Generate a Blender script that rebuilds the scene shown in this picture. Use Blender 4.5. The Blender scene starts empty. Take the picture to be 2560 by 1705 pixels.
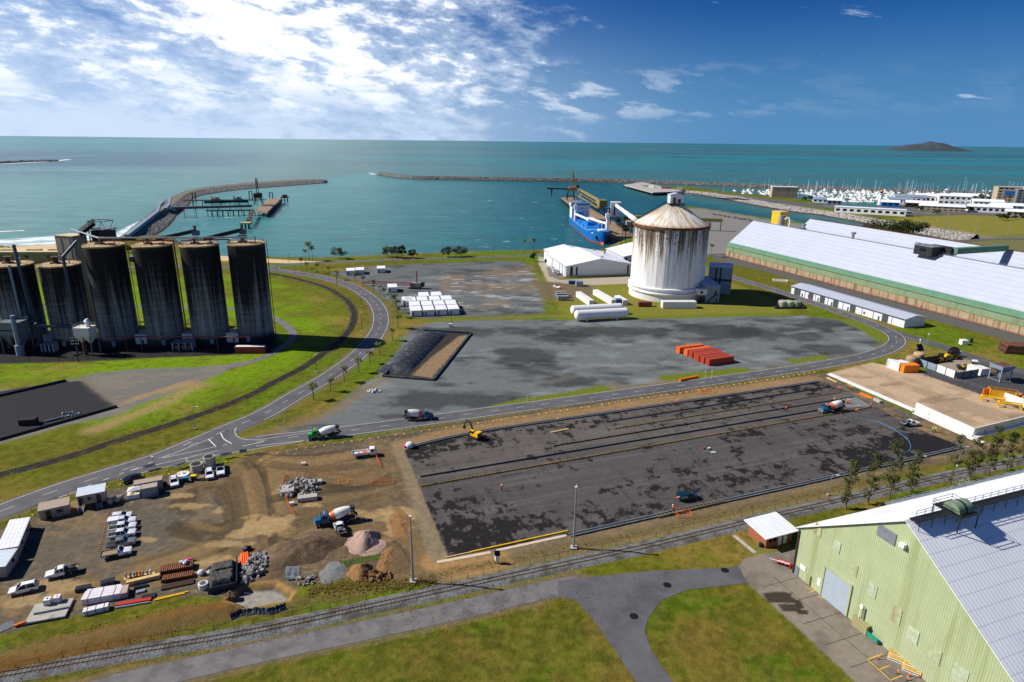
import bpy,bmesh,math,random
import numpy as np
from mathutils import Matrix,Vector
R=math.radians
random.seed(7)
SC=bpy.context.scene
COL=SC.collection
# camera
CAM_H,F_PX,PITCH,ROLL=86.0,1620.0,R(17.45),R(0.63)
cam=bpy.data.cameras.new('camera');cam_o=bpy.data.objects.new('camera',cam);COL.objects.link(cam_o)
cam.sensor_width=36.0;cam.lens=F_PX/2560*36.0;cam.clip_start=1.0;cam.clip_end=60000
cam_o.location=(0,0,CAM_H)
cam_o.rotation_euler=(Matrix.Rotation(R(90)-PITCH,3,'X')@Matrix.Rotation(ROLL,3,'Z')).to_euler()
SC.camera=cam_o
# sun, sky, exposure
SUN_EL,SHADOW_AZ=R(40),R(-7)
sd=Vector((math.cos(SHADOW_AZ)*math.cos(SUN_EL),math.sin(SHADOW_AZ)*math.cos(SUN_EL),-math.sin(SUN_EL)))
sun=bpy.data.lights.new('sun','SUN');sun.energy=5.0;sun.angle=R(0.5);sun.color=(1,.95,.87)
sun_o=bpy.data.objects.new('sun',sun);COL.objects.link(sun_o)
sun_o.rotation_euler=sd.to_track_quat('-Z','Y').to_euler();sun_o.location=(-200,30,200)
SC.view_settings.view_transform='Standard';SC.view_settings.look='None'
SC.view_settings.exposure=0.25;SC.view_settings.gamma=1.0;SC.view_settings.use_curve_mapping=False
SC.cycles.max_bounces=5;SC.cycles.diffuse_bounces=2;SC.cycles.glossy_bounces=2;SC.cycles.transparent_max_bounces=6
SC.cycles.caustics_reflective=False;SC.cycles.caustics_refractive=False
W=bpy.data.worlds.new('World');SC.world=W;W.use_nodes=True
class NT:
 """tiny node-graph writer"""
 def __init__(s,tree):s.t=tree;s.n=tree.nodes;s.l=tree.links
 def node(s,typ,ins=None,**kw):
  n=s.n.new(typ)
  for k,v in kw.items():setattr(n,k,v)
  for k,v in(ins or{}).items():
   if isinstance(v,bpy.types.NodeSocket):s.l.new(v,n.inputs[k])
   else:n.inputs[k].default_value=v
  return n
 def math(s,op,a,b=0.0,c=None,clamp=False):
  n=s.node('ShaderNodeMath',{0:a,1:b},operation=op,use_clamp=clamp)
  if c is not None:
   if isinstance(c,bpy.types.NodeSocket):s.l.new(c,n.inputs[2])
   else:n.inputs[2].default_value=c
  return n.outputs[0]
 def ramp(s,f,lo,hi,a=0.0,b=1.0):
  n=s.node('ShaderNodeMapRange',{0:f,1:lo,2:hi,3:a,4:b},interpolation_type='SMOOTHSTEP');n.clamp=True
  return n.outputs[0]
 def mix(s,f,a,b,blend='MIX'):
  n=s.node('ShaderNodeMix',data_type='RGBA',blend_type=blend)
  for i,v in((0,f),(6,a),(7,b)):
   if isinstance(v,bpy.types.NodeSocket):s.l.new(v,n.inputs[i])
   else:n.inputs[i].default_value=v if i==0 else(*v,1)[:4]
  return n.outputs[2]
 def noise(s,vec,scale,detail=4,rough=.55,dist=0.0,col=False):
  n=s.node('ShaderNodeTexNoise',{'Scale':scale,'Detail':detail,'Roughness':rough,'Distortion':dist})
  if vec is not None:s.l.new(vec,n.inputs['Vector'])
  return n.outputs[1 if col else 0]
 def mapping(s,vec,scale=(1,1,1),rot=(0,0,0),loc=(0,0,0)):
  n=s.node('ShaderNodeMapping',{'Scale':scale,'Rotation':rot,'Location':loc});s.l.new(vec,n.inputs['Vector'])
  return n.outputs[0]
def build_world():
 t=NT(W.node_tree);W.node_tree.nodes.clear()
 sky=t.node('ShaderNodeTexSky',sky_type='NISHITA',sun_disc=False,sun_elevation=SUN_EL,sun_rotation=math.atan2(-sd.x,-sd.y),altitude=60,air_density=1.0,dust_density=0.2,ozone_density=1.5)
 tc=t.node('ShaderNodeTexCoord');d=tc.outputs['Generated']
 sx=t.node('ShaderNodeSeparateXYZ',{0:d});X,Y,Z=sx.outputs
 skyc=t.mix(1.0,sky.outputs[0],(.05,.235,.60),'MULTIPLY')
 sunw=t.ramp(X,.34,-.62)
 hcol=t.mix(sunw,(1.0,2.75,5.3),(7.6,8.7,10.0))
 skyc=t.mix(t.ramp(Z,.19,.0,0,.95),skyc,hcol)
 skyc=t.mix(t.math('MULTIPLY',t.ramp(Z,.5,.05),t.math('MULTIPLY',sunw,.5)),skyc,(2.2,4.3,8.2))
 wv=t.node('ShaderNodeVectorMath',{0:t.noise(t.mapping(d,(14,14,30)),1.0,3,.5,0,True),1:(.016,.016,.010)},operation='MULTIPLY').outputs[0]
 dw=t.mapping(t.node('ShaderNodeVectorMath',{0:d,1:wv},operation='ADD').outputs[0],rot=(0,R(-7),0))
 grp=t.noise(t.mapping(dw,(6.5,6.5,21),loc=(1.7,.4,2.2)),1.0,4,.55)
 puf=t.noise(t.mapping(dw,(22,22,58),loc=(.3,1.9,.8)),1.0,10,.66)
 edge=t.math('ADD',X,t.math('MULTIPLY',t.math('SUBTRACT',grp,.5),1.1))
 bank=t.math('MULTIPLY',t.ramp(edge,.20,-.12),t.ramp(Z,.40,.22))
 cov=t.math('ADD',t.math('MULTIPLY',grp,.50),t.math('MULTIPLY',puf,.52))
 cov=t.math('ADD',cov,t.math('MULTIPLY',t.math('SUBTRACT',bank,1.0),.30))
 dens=t.math('MULTIPLY',t.ramp(cov,.485,.565),t.ramp(Z,.028,.085))
 veil=t.math('MULTIPLY',t.math('MULTIPLY',t.ramp(cov,.36,.54),bank),.5)
 fw=t.noise(t.mapping(dw,(10,10,70),loc=(5.2,3.3,1.1)),1.0,8,.62)
 few=t.math('MULTIPLY',t.ramp(fw,.66,.73),t.math('MULTIPLY',t.ramp(Z,.01,.05),t.ramp(Z,.20,.12)))
 low=t.math('MULTIPLY',t.math('MULTIPLY',t.ramp(t.noise(t.mapping(dw,(13,13,46),loc=(2,7,0)),1.0,7,.6),.50,.64),t.ramp(Z,.12,.06)),t.ramp(Z,.010,.045))
 shade=t.ramp(t.math('ADD',t.math('MULTIPLY',puf,.7),t.math('MULTIPLY',grp,.5)),.52,.78)
 ccol=t.mix(shade,(8.6,9.4,10.6),(11.0,11.2,11.5))
 c=t.mix(veil,skyc,(7.8,9.0,10.6))
 c=t.mix(t.math('MULTIPLY',low,t.ramp(X,.45,-.2,.03,.8)),c,(9.4,10.2,11.2))
 c=t.mix(t.math('MULTIPLY',few,.42),c,(7.6,8.8,10.4))
 c=t.mix(dens,c,ccol)
 bg=t.node('ShaderNodeBackground',{'Strength':0.085});t.l.new(c,bg.inputs[0])
 out=t.node('ShaderNodeOutputWorld');t.l.new(bg.outputs[0],out.inputs[0])
build_world()
# helpers
def C(r,g,b):
 f=lambda c:c/12.92 if c<=.04045 else((c+.055)/1.055)**2.4
 return(f(r/255),f(g/255),f(b/255))
_c,_s=math.cos(ROLL),math.sin(ROLL);_cp,_sp=math.cos(PITCH),math.sin(PITCH)
def gp(px,py,z=0.0):
 """survey: the point at height z that the photograph shows at pixel px, py"""
 x,y=(px-1280)/F_PX,(py-852.5)/F_PX
 a,b=_c*x+_s*y,-_s*x+_c*y
 t=(CAM_H-z)/(_sp+_cp*b)
 return(a*t,(_cp-_sp*b)*t)
def gpl(pts,z=0.0):return[gp(p[0],p[1],z)for p in pts]
def ang(p,q,z=0.0):
 a,b=gp(*p,z),gp(*q,z);return math.atan2(b[1]-a[1],b[0]-a[0])
def height_at(base,top_y,tx=None,z=0.0):
 """height over z of a point straight above ground pixel base, seen at row top_y"""
 x,y=((tx or base[0])-1280)/F_PX,(top_y-852.5)/F_PX
 a,b=_c*x+_s*y,-_s*x+_c*y
 d=(a,_cp-_sp*b,-_sp-_cp*b);g=gp(*base,z)
 return CAM_H+d[2]/math.hypot(d[0],d[1])*math.hypot(*g)-z
class B:
 """collects vertices and faces of one mesh"""
 def __init__(s):s.v=[];s.f=[];s.m=[]
 def add(s,vs,fs,mi=0):
  o=len(s.v);s.v+=[tuple(p)for p in vs];s.f+=[tuple(i+o for i in f)for f in fs];s.m+=[mi]*len(fs);return s
 def box(s,x,y,z,sx,sy,sz,rz=0.0,mi=0,top=None):
  """centre x, y; bottom z; top=(tx,ty) scales the top face"""
  tx,ty=top or(1,1);c,n=math.cos(rz),math.sin(rz);vs=[]
  for k,(kx,ky)in((0,(1,1)),(1,(tx,ty))):
   for ax,ay in((-1,-1),(1,-1),(1,1),(-1,1)):
    dx,dy=ax*sx/2*kx,ay*sy/2*ky
    vs.append((x+dx*c-dy*n,y+dx*n+dy*c,z+k*sz))
  return s.add(vs,[(3,2,1,0),(4,5,6,7),(0,1,5,4),(1,2,6,5),(2,3,7,6),(3,0,4,7)],mi)
 def cyl(s,p,q,r0,r1=None,n=12,cap=True,mi=0):
  r1=r0 if r1 is None else r1;p,q=Vector(p),Vector(q);d=(q-p)
  if d.length<1e-6:return s
  d.normalize();u=d.orthogonal().normalized();w=d.cross(u);o=len(s.v)
  for c,r in((p,r0),(q,r1)):
   for i in range(n):
    a=2*math.pi*i/n;s.v.append(tuple(c+u*(r*math.cos(a))+w*(r*math.sin(a))))
  s.f+=[(o+i,o+(i+1)%n,o+n+(i+1)%n,o+n+i)for i in range(n)];s.m+=[mi]*n
  if cap:s.f+=[tuple(o+i for i in reversed(range(n))),tuple(o+n+i for i in range(n))];s.m+=[mi]*2
  return s
 def bar(s,p,q,w,h=None,mi=0):return s.cyl(p,q,w*.7071,None,4,True,mi)
 def tube(s,pts,r,n=8,mi=0):
  for a,b in zip(pts[:-1],pts[1:]):s.cyl(a,b,r,r,n,True,mi)
  return s
 def lathe(s,prof,n=32,x=0.0,y=0.0,mi=0,close=True,a0=0.0,a1=2*math.pi):
  o=len(s.v);m=len(prof)
  full=abs(a1-a0-2*math.pi)<1e-6;nn=n if full else n+1
  for i in range(nn):
   a=a0+(a1-a0)*i/n
   for r,z in prof:s.v.append((x+r*math.cos(a),y+r*math.sin(a),z))
  for i in range(n):
   j=(i+1)%nn
   for k in range(m-1):
    s.f.append((o+i*m+k,o+j*m+k,o+j*m+k+1,o+i*m+k+1));s.m.append(mi)
  return s
 def prism(s,poly,z0,z1,mi=0):
  n=len(poly);vs=[(p[0],p[1],z0)for p in poly]+[(p[0],p[1],z1)for p in poly]
  return s.add(vs,[tuple(reversed(range(n))),tuple(range(n,2*n))]+[(i,(i+1)%n,n+(i+1)%n,n+i)for i in range(n)],mi)
 def xprism(s,prof,x0,x1,mi=0):
  """profile in y, z swept along x"""
  n=len(prof);vs=[(x0,p[0],p[1])for p in prof]+[(x1,p[0],p[1])for p in prof]
  return s.add(vs,[tuple(reversed(range(n))),tuple(range(n,2*n))]+[(i,(i+1)%n,n+(i+1)%n,n+i)for i in range(n)],mi)
 def yprism(s,prof,y0,y1,mi=0):
  """profile in x, z swept along y"""
  n=len(prof);vs=[(p[0],y0,p[1])for p in prof]+[(p[0],y1,p[1])for p in prof]
  return s.add(vs,[tuple(range(n)),tuple(reversed(range(n,2*n)))]+[(n+i,n+(i+1)%n,(i+1)%n,i)for i in range(n)],mi)
 def quad(s,a,b,c,d,mi=0):return s.add([a,b,c,d],[(0,1,2,3)],mi)
 def ball(s,x,y,z,rx,ry=None,rz=None,n=10,m=6,mi=0,half=False,jit=0.0,rnd=None):
  ry=ry or rx;rz=rz or rx;prof=[]
  o=len(s.v);lo=0.0 if half else-math.pi/2
  for k in range(m+1):
   t=lo+(math.pi/2-lo)*k/m
   for i in range(n):
    a=2*math.pi*i/n;j=1+(rnd.uniform(-jit,jit)if rnd else 0)
    s.v.append((x+rx*j*math.cos(t)*math.cos(a),y+ry*j*math.cos(t)*math.sin(a),z+rz*j*math.sin(t)))
  for k in range(m):
   for i in range(n):
    s.f.append((o+k*n+i,o+k*n+(i+1)%n,o+(k+1)*n+(i+1)%n,o+(k+1)*n+i));s.m.append(mi)
  return s
 def mesh(s,name,mats,smooth=False):
  me=bpy.data.meshes.new(name);me.from_pydata(s.v,[],s.f)
  for m in mats:me.materials.append(m)
  if len(mats)>1:me.polygons.foreach_set('material_index',s.m)
  if smooth:
   me.polygons.foreach_set('use_smooth',[True]*len(me.polygons));me.set_sharp_from_angle(angle=R(38))
  me.update();return me
def mesh_obj(name,me,parent=None,loc=None,rz=0.0):
 o=bpy.data.objects.new(name,me);COL.objects.link(o)
 if parent is not None:o.parent=parent
 if loc is not None:o.location=(loc[0],loc[1],loc[2]if len(loc)>2 else 0)
 if rz:o.rotation_euler=(0,0,rz)
 return o
def part(name,b,mats,parent=None,smooth=False,label=None,loc=None,rz=0.0):
 if not isinstance(mats,(list,tuple)):mats=[mats]
 o=mesh_obj(name,b.mesh(name,[M(m)if isinstance(m,str)else m for m in mats],smooth),parent,loc,rz)
 if label:o['label']=label
 return o
def tag(o,label,cat,group=None):
 o['label']=label;o['category']=cat;o['kind']='thing'
 if group:o['group']=group
 return o
def thing(name,label,cat,loc=(0,0),rz=0.0,group=None):
 o=bpy.data.objects.new(name,None);COL.objects.link(o);o.empty_display_size=.5
 o.location=(loc[0],loc[1],loc[2]if len(loc)>2 else 0);o.rotation_euler=(0,0,rz)
 return tag(o,label,cat,group)
def one(name,b,mats,label,cat,loc=None,rz=0.0,group=None,smooth=False):
 return tag(part(name,b,mats,None,smooth,None,loc,rz),label,cat,group)
def struct(name,b,mats,smooth=False):
 o=part(name,b,mats,None,smooth);o['kind']='structure';return o
def kids(o):return KIDS.get(o.name,[])
def copy_tree(o,loc=None,rz=None,label=None,group=None,parent=None,swap=None):
 """the thing and each of its parts copied; swap maps material name -> material for re-coloured copies"""
 c=o.copy();COL.objects.link(c)
 if parent is not None:c.parent=parent
 if c.type=='MESH' and swap and any(m and m.name in swap for m in c.data.materials):
  key=(o.data.name,tuple(sorted(swap.items())))
  if key not in _SW:
   d=o.data.copy()
   for i,m in enumerate(d.materials):
    if m and m.name in swap:d.materials[i]=M(swap[m.name])
   _SW[key]=d
  c.data=_SW[key]
 if loc is not None:c.location=(loc[0],loc[1],loc[2]if len(loc)>2 else 0)
 if rz is not None:c.rotation_euler=(0,0,rz)
 if label:c['label']=label
 if group:c['group']=group
 for ch in list(o.children):copy_tree(ch,parent=c,swap=swap)
 return c
_SW={}
ORD=['first','second','third','fourth','fifth','sixth','seventh','eighth','ninth','tenth','eleventh','twelfth','thirteenth','fourteenth','fifteenth','sixteenth','seventeenth','eighteenth','nineteenth','twentieth']
def ordw(i):
 if i<20:return ORD[i]
 tens=['','','twenty','thirty','forty','fifty','sixty','seventy','eighty','ninety']
 n=i+1;t,u=divmod(n,10)
 if t>=10:return 'hundred and '+(ordw(n-101)if n>100 else '')
 return(tens[t][:-1]+'ieth')if u==0 else tens[t]+'-'+ORD[u-1]
# materials
_M={}
def M(name):return _M[name]
def mat(name,col,rough=.6,metal=0.0,var=.18,scale=1.2,bump=0.0,bscale=8.0,dirt=None,dirt_amt=.5,dirt_scale=.5,streak=False,spec=.4,rib=None,attr=None,emit=None,coat=0.0,line=None):
 """procedural paint, metal, concrete: base colour broken up by noise, optional dirt or vertical streaks and ribs"""
 m=bpy.data.materials.new(name);m.use_nodes=True;_M[name]=m
 t=NT(m.node_tree);m.node_tree.nodes.clear()
 tc=t.node('ShaderNodeTexCoord');ob=tc.outputs['Object']
 if attr:
  a=t.node('ShaderNodeAttribute',attribute_name=attr);base=a.outputs['Color']
 else:base=None
 n=t.noise(ob,scale,5,.6)
 k=t.ramp(n,.25,.75,1-var,1+var)
 kc=t.node('ShaderNodeCombineXYZ',{0:k,1:k,2:k}).outputs[0]
 c=t.mix(1.0,base if base is not None else col,kc,'MULTIPLY')
 if dirt is not None:
  v=t.mapping(ob,(1,1,.06))if streak else ob
  dn=t.noise(v,dirt_scale,7,.65,.2)
  lo=.62-.28*dirt_amt
  c=t.mix(t.ramp(dn,lo,lo+.2),c,dirt)
 if line:
  ax,pit,wd,lc,la=line;q=t.node('ShaderNodeSeparateXYZ',{0:ob}).outputs[ax]
  w=t.math('ABSOLUTE',t.math('SUBTRACT',t.math('FRACT',t.math('DIVIDE',q,pit)),.5));c=t.mix(t.math('MULTIPLY',t.ramp(w,.5-wd/pit,.5-wd/pit*.3),la),c,lc)
 bs=t.node('ShaderNodeBsdfPrincipled',{'Roughness':rough,'Metallic':metal,'Specular IOR Level':spec})
 if coat:bs.inputs['Coat Weight'].default_value=coat;bs.inputs['Coat Roughness'].default_value=.08
 t.l.new(c,bs.inputs['Base Color'])
 if emit:bs.inputs['Emission Color'].default_value=(*emit,1);bs.inputs['Emission Strength'].default_value=1
 h=None
 if bump:h=t.math('MULTIPLY',t.noise(ob,bscale,4,.6),bump)
 if rib:
  axis,pitch,amp=rib
  sx=t.node('ShaderNodeSeparateXYZ',{0:ob})
  w=t.math('MULTIPLY',t.math('SINE',t.math('MULTIPLY',sx.outputs[axis],2*math.pi/pitch)),amp)
  h=w if h is None else t.math('ADD',h,w)
 if h is not None:
  bn=t.node('ShaderNodeBump',{'Height':h,'Distance':1.0,'Strength':1.0});t.l.new(bn.outputs[0],bs.inputs['Normal'])
 out=t.node('ShaderNodeOutputMaterial');t.l.new(bs.outputs[0],out.inputs[0]);return m
# noise and distance on arrays
_rng=np.random.RandomState(11)
_T=_rng.rand(8,256,256).astype(np.float32)
def vnoise(x,y,seed=0):
 T=_T[seed%8];x=x+seed*17.3;y=y+seed*9.1
 xi,yi=np.floor(x).astype(int),np.floor(y).astype(int);fx,fy=x-xi,y-yi
 fx,fy=fx*fx*(3-2*fx),fy*fy*(3-2*fy);a,b,c,d=xi&255,(xi+1)&255,yi&255,(yi+1)&255
 return(T[a,c]*(1-fx)+T[b,c]*fx)*(1-fy)+(T[a,d]*(1-fx)+T[b,d]*fx)*fy
def fbm(x,y,s,o=4,seed=0,gain=.55):
 v=0;a=1.0;t=0
 for i in range(o):v=v+a*vnoise(x/s,y/s,seed+i);t+=a;a*=gain;s*=.48
 return v/t
def sstep(lo,hi,v):
 t=np.clip((v-lo)/(hi-lo),0,1);return t*t*(3-2*t)
def sdist(X,Y,poly,pad=25.0):
 """signed distance to a polygon, positive inside; -pad far away"""
 P=np.array(poly,float);out=np.full(X.shape,-pad)
 m=(X>P[:,0].min()-pad)&(X<P[:,0].max()+pad)&(Y>P[:,1].min()-pad)&(Y<P[:,1].max()+pad)
 if not m.any():return out
 x,y=X[m],Y[m];d=np.full(x.shape,1e18);ins=np.zeros(x.shape,bool)
 for(ax,ay),(bx,by)in zip(P,np.roll(P,-1,0)):
  ex,ey=bx-ax,by-ay;t=np.clip(((x-ax)*ex+(y-ay)*ey)/(ex*ex+ey*ey+1e-12),0,1)
  d=np.minimum(d,(x-ax-t*ex)**2+(y-ay-t*ey)**2)
  if ay!=by:
   c=((ay>y)!=(by>y))&(x<(bx-ax)*(y-ay)/(by-ay)+ax);ins^=c
 out[m]=np.where(ins,np.sqrt(d),-np.sqrt(d));return out
def ldist(X,Y,line,pad=12.0):
 P=np.array(line,float);out=np.full(X.shape,pad)
 m=(X>P[:,0].min()-pad)&(X<P[:,0].max()+pad)&(Y>P[:,1].min()-pad)&(Y<P[:,1].max()+pad)
 if not m.any():return out
 x,y=X[m],Y[m];d=np.full(x.shape,pad*pad)
 for(ax,ay),(bx,by)in zip(P[:-1],P[1:]):
  ex,ey=bx-ax,by-ay;t=np.clip(((x-ax)*ex+(y-ay)*ey)/(ex*ex+ey*ey+1e-12),0,1)
  d=np.minimum(d,(x-ax-t*ex)**2+(y-ay-t*ey)**2)
 out[m]=np.sqrt(d);return out
def catmull(pts,step=3.0,closed=False):
 """smooth curve through world points, sampled about every step metres"""
 P=[Vector(p[:2])for p in pts];n=len(P);out=[]
 for i in range(n-1):
  a,b,c,d=P[max(i-1,0)],P[i],P[i+1],P[min(i+2,n-1)]
  k=max(1,int((c-b).length/step))
  for j in range(k):
   t=j/k
   out.append(tuple(.5*((2*b)+(c-a)*t+(2*a-5*b+4*c-d)*t*t+(3*b-a-3*c+d)*t**3)))
 out.append(tuple(P[-1]));return out
def offset(line,d):
 """polyline shifted d metres to the left of its direction"""
 out=[]
 for i,p in enumerate(line):
  a,b=line[max(i-1,0)],line[min(i+1,len(line)-1)]
  t=Vector((b[0]-a[0],b[1]-a[1]));t.normalize();out.append((p[0]-t.y*d,p[1]+t.x*d))
 return out
def ribbon(b,L,Rr,z,mi=0):
 o=len(b.v);n=len(L)
 b.v+=[(*p,z)for p in Rr]+[(*p,z)for p in L]
 b.f+=[(o+i,o+i+1,o+n+i+1,o+n+i)for i in range(n-1)];b.m+=[mi]*(n-1);return b
def resample(line,n):
 P=np.array(line,float);s=np.r_[0,np.cumsum(np.hypot(*np.diff(P,axis=0).T))];u=np.linspace(0,s[-1],n)
 return[(np.interp(k,s,P[:,0]),np.interp(k,s,P[:,1]))for k in u]
def length(line):return sum(math.dist(a,b)for a,b in zip(line[:-1],line[1:]))
def along(line,s):
 """point and heading at arc length s"""
 for a,b in zip(line[:-1],line[1:]):
  d=math.dist(a,b)
  if s<=d or b is line[-1]:
   t=s/max(d,1e-9);return(a[0]+(b[0]-a[0])*t,a[1]+(b[1]-a[1])*t),math.atan2(b[1]-a[1],b[0]-a[0])
  s-=d
# materials for the setting
SEA=-4.0
def ground_mat(name,scale,var,bump,rough=.9,fine=6.0,blades=False):
 """terrain: surveyed albedo in attribute 'alb', broken up at two scales"""
 m=bpy.data.materials.new(name);m.use_nodes=True;_M[name]=m
 t=NT(m.node_tree);m.node_tree.nodes.clear()
 a=t.node('ShaderNodeAttribute',attribute_name='alb').outputs['Color']
 ob=t.node('ShaderNodeTexCoord').outputs['Object']
 n=t.noise(ob,scale,6,.68);f=t.noise(ob,fine,3,.6)
 k=t.math('MULTIPLY',t.ramp(n,.25,.75,1-var,1+var),t.ramp(f,.25,.75,1-var*.6,1+var*.6))
 kc=t.node('ShaderNodeCombineXYZ',{0:k,1:k,2:t.math('MULTIPLY',k,.98)}).outputs[0]
 c=t.mix(1.0,a,kc,'MULTIPLY')
 bs=t.node('ShaderNodeBsdfPrincipled',{'Roughness':rough,'Specular IOR Level':.06,'Base Color':c})
 h=t.math('ADD',t.math('MULTIPLY',n,bump),t.math('MULTIPLY',f,bump*.4))
 bn=t.node('ShaderNodeBump',{'Height':h,'Distance':1.0,'Strength':1.0});t.l.new(bn.outputs[0],bs.inputs['Normal'])
 out=t.node('ShaderNodeOutputMaterial');t.l.new(bs.outputs[0],out.inputs[0])
ground_mat('g_grass',.8,.2,.22,.95,3.0)
ground_mat('g_gravel',.5,.13,.06,.9,5.0)
ground_mat('g_dirt',.7,.2,.14,.95,4.0)
ground_mat('g_paved',.9,.14,.03,.8,6.0)
ground_mat('g_sand',.6,.1,.05,.9,4.0)
# outlines surveyed from the photograph
LAND=gpl([(-900,690),(-300,650),(0,622),(150,618),(240,606),(300,600)],SEA)+gpl([(325,596),(440,596),(500,640),(600,648),(660,646)],SEA)+gpl([(700,650),(790,653),(880,650),(1000,643),(1100,641),(1200,636),(1300,634),(1400,632),(1480,634),(1560,600),(1600,560),(1700,520),(1760,524),(1900,548),(2000,560),(2120,585),(2300,606),(2460,606)],SEA)+gpl([(2440,588),(2330,570),(2261,559),(2150,541),(2059,527),(1915,505),(1836,491),(1761,481),(1690,475)])+gpl([(1640,477),(1650,474),(1720,470),(1850,487),(1950,497),(2030,505),(2060,518),(2180,524),(2210,505),(2330,499),(2560,502),(3300,520)],SEA)+[(2600,500),(1500,-300),(-900,-300),(-1300,250)]
POLY={k:gpl(v)for k,v in dict(yard=[(690,1078),(770,1050),(850,1010),(905,965),(955,935),(985,890),(1010,850),(1035,815),(1100,803),(1250,800),(1400,800),(1800,790),(2000,790),(2100,800),(2180,835),(2200,858),(2170,880),(2060,902),(1900,922),(1700,950),(1475,980),(1200,1022),(1000,1052),(800,1078)],upper=[(822,684),(900,668),(1050,660),(1250,652),(1310,655),(1335,700),(1365,780),(1340,785),(1200,790),(1060,796),(1010,785),(960,742),(905,705)],pad=[(-60,985),(60,968),(190,945),(240,933),(330,925),(480,918),(560,912),(600,905),(560,930),(500,955),(430,985),(340,1015),(290,1040),(180,1060),(80,1090),(-60,1125)],darkpad=[(-60,990),(60,968),(160,955),(205,952),(290,1015),(180,1048),(60,1082),(-60,1115)],siloyard=[(-120,830),(100,830),(690,830),(705,856),(680,880),(560,888),(400,894),(200,905),(-120,912)],dirt=[(-60,1345),(100,1283),(170,1255),(330,1212),(440,1185),(560,1172),(640,1135),(780,1113),(900,1098),(1200,1050),(1500,1004),(1900,952),(2040,935),(2075,934),(2105,955),(2250,1020),(2420,1090),(2440,1110),(2560,1090),(2560,1130),(2403,1145),(2100,1215),(1840,1282),(1640,1330),(1430,1380),(1250,1420),(1110,1450),(1000,1452),(870,1450),(760,1462),(660,1500),(600,1510),(560,1490),(480,1482),(290,1514),(200,1534),(60,1572),(-60,1605)],slab=[(1011,1124),(1200,1081),(1560,1028),(1920,975),(2051,954),(2146,991),(2268,1062),(2406,1117),(2146,1178),(1920,1229),(1641,1290),(1420,1339),(1260,1368),(1121,1391)],tan=[(2072,933),(2180,906),(2213,913),(2308,936),(2467,991),(2620,1050),(2560,1056),(2431,1083),(2287,1022)],asph=[(2308,936),(2325,912),(2440,905),(2560,925),(2800,960),(2800,1090),(2620,1050),(2467,991)],loader=[(2330,915),(2390,893),(2440,905),(2480,930),(2450,942),(2390,950)],cone=[(1846,1415),(1862,1395),(1886,1387),(1990,1372),(2060,1380),(2420,1800),(2200,1760),(2137,1705),(2024,1598),(1947,1528),(1871,1461),(1843,1430)],shedstrip=[(1790,630),(1840,636),(2560,826),(2900,920),(2900,960),(2560,862),(2330,800),(2100,735),(1900,675),(1780,648)],silog=[(1345,690),(1385,740),(1400,800),(1800,792),(1960,785),(1990,770),(1860,720),(1780,690),(1700,640),(1450,700)],wroad=[(1346,640),(1380,650),(1372,690),(1400,700),(1600,690),(1650,700),(1600,708),(1400,716),(1370,706),(1347,660)],carpark=[(1366,668),(1400,662),(1420,690),(1400,698),(1372,690)],drylot=[(1330,700),(1375,705),(1480,712),(1480,740),(1420,752),(1360,745)],wharfland=[(1590,575),(1690,520),(1760,522),(1900,546),(2010,560),(2130,590),(1990,618),(1860,622),(1800,640),(1640,630)],field=[(2230,545),(2400,535),(2560,545),(2900,560),(2900,600),(2560,590),(2440,590),(2330,580)],rround=[(2250,585),(2440,590),(2560,585),(2900,600),(2900,660),(2560,640),(2460,620),(2300,605)],marina=[(1570,482),(1700,474),(1850,488),(2050,512),(2200,510),(2560,505),(3200,520),(3200,560),(2560,545),(2400,535),(2230,540),(2100,522),(1850,505),(1640,490)],beach1=[(-900,690),(-300,652),(0,618),(220,604),(245,606),(225,616),(130,628),(0,636),(-300,670),(-900,720)],beach2=[(480,635),(560,640),(640,645),(720,650),(800,654),(780,660),(680,657),(560,652),(480,645)],tarp=[(955,940),(1062,826),(1175,834),(1082,952)],hutlawn=[(1870,1395),(1862,1370),(1885,1340),(1960,1350),(1985,1370),(1900,1384)],).items()}
RAIL2=catmull(gpl([(-120,1709),(0,1690),(306,1636),(640,1579),(1007,1500),(1360,1423),(1640,1362),(1920,1294),(2103,1252),(2299,1206),(2560,1148),(2700,1117)]),4)
RAIL1=catmull(gpl([(-80,1206),(0,1187),(153,1147),(306,1098),(459,1050),(597,1000),(701,947),(762,916),(824,871),(854,846),(876,821),(885,791),(879,767),(854,742),(811,718),(741,697),(674,684),(600,678)]),4)
WORKS_PX=[(560,1122),(640,1104),(779,1088),(1000,1060),(1200,1032),(1475,995),(1700,964),(1840,944),(2000,921),(2110,902),(2175,888),(2220,872),(2241,856),(2238,840),(2212,824),(2170,806),(2110,784),(2030,756),(1940,726),(1840,696),(1760,672),(1700,655)]
MAIN_PX=[(-120,1322),(0,1279),(147,1225),(300,1177),(395,1147),(480,1112),(560,1078),(660,1035),(737,990),(822,941),(890,892),(932,848),(952,806),(945,768),(917,738),(870,712),(806,694),(740,682),(680,674),(560,668),(300,668),(-100,672)]
VERGE=[(catmull(gpl(WORKS_PX),5),3.6),(catmull(gpl(MAIN_PX),5),3.8),(catmull(gpl([(-60,1800),(180,1745),(290,1712),(459,1675),(640,1633),(1007,1556),(1360,1476),(1450,1458)]),5),2.5)]
def mixc(c,a,col):
 for i in range(3):c[i]=c[i]*(1-a)+(col[i])*a
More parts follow.
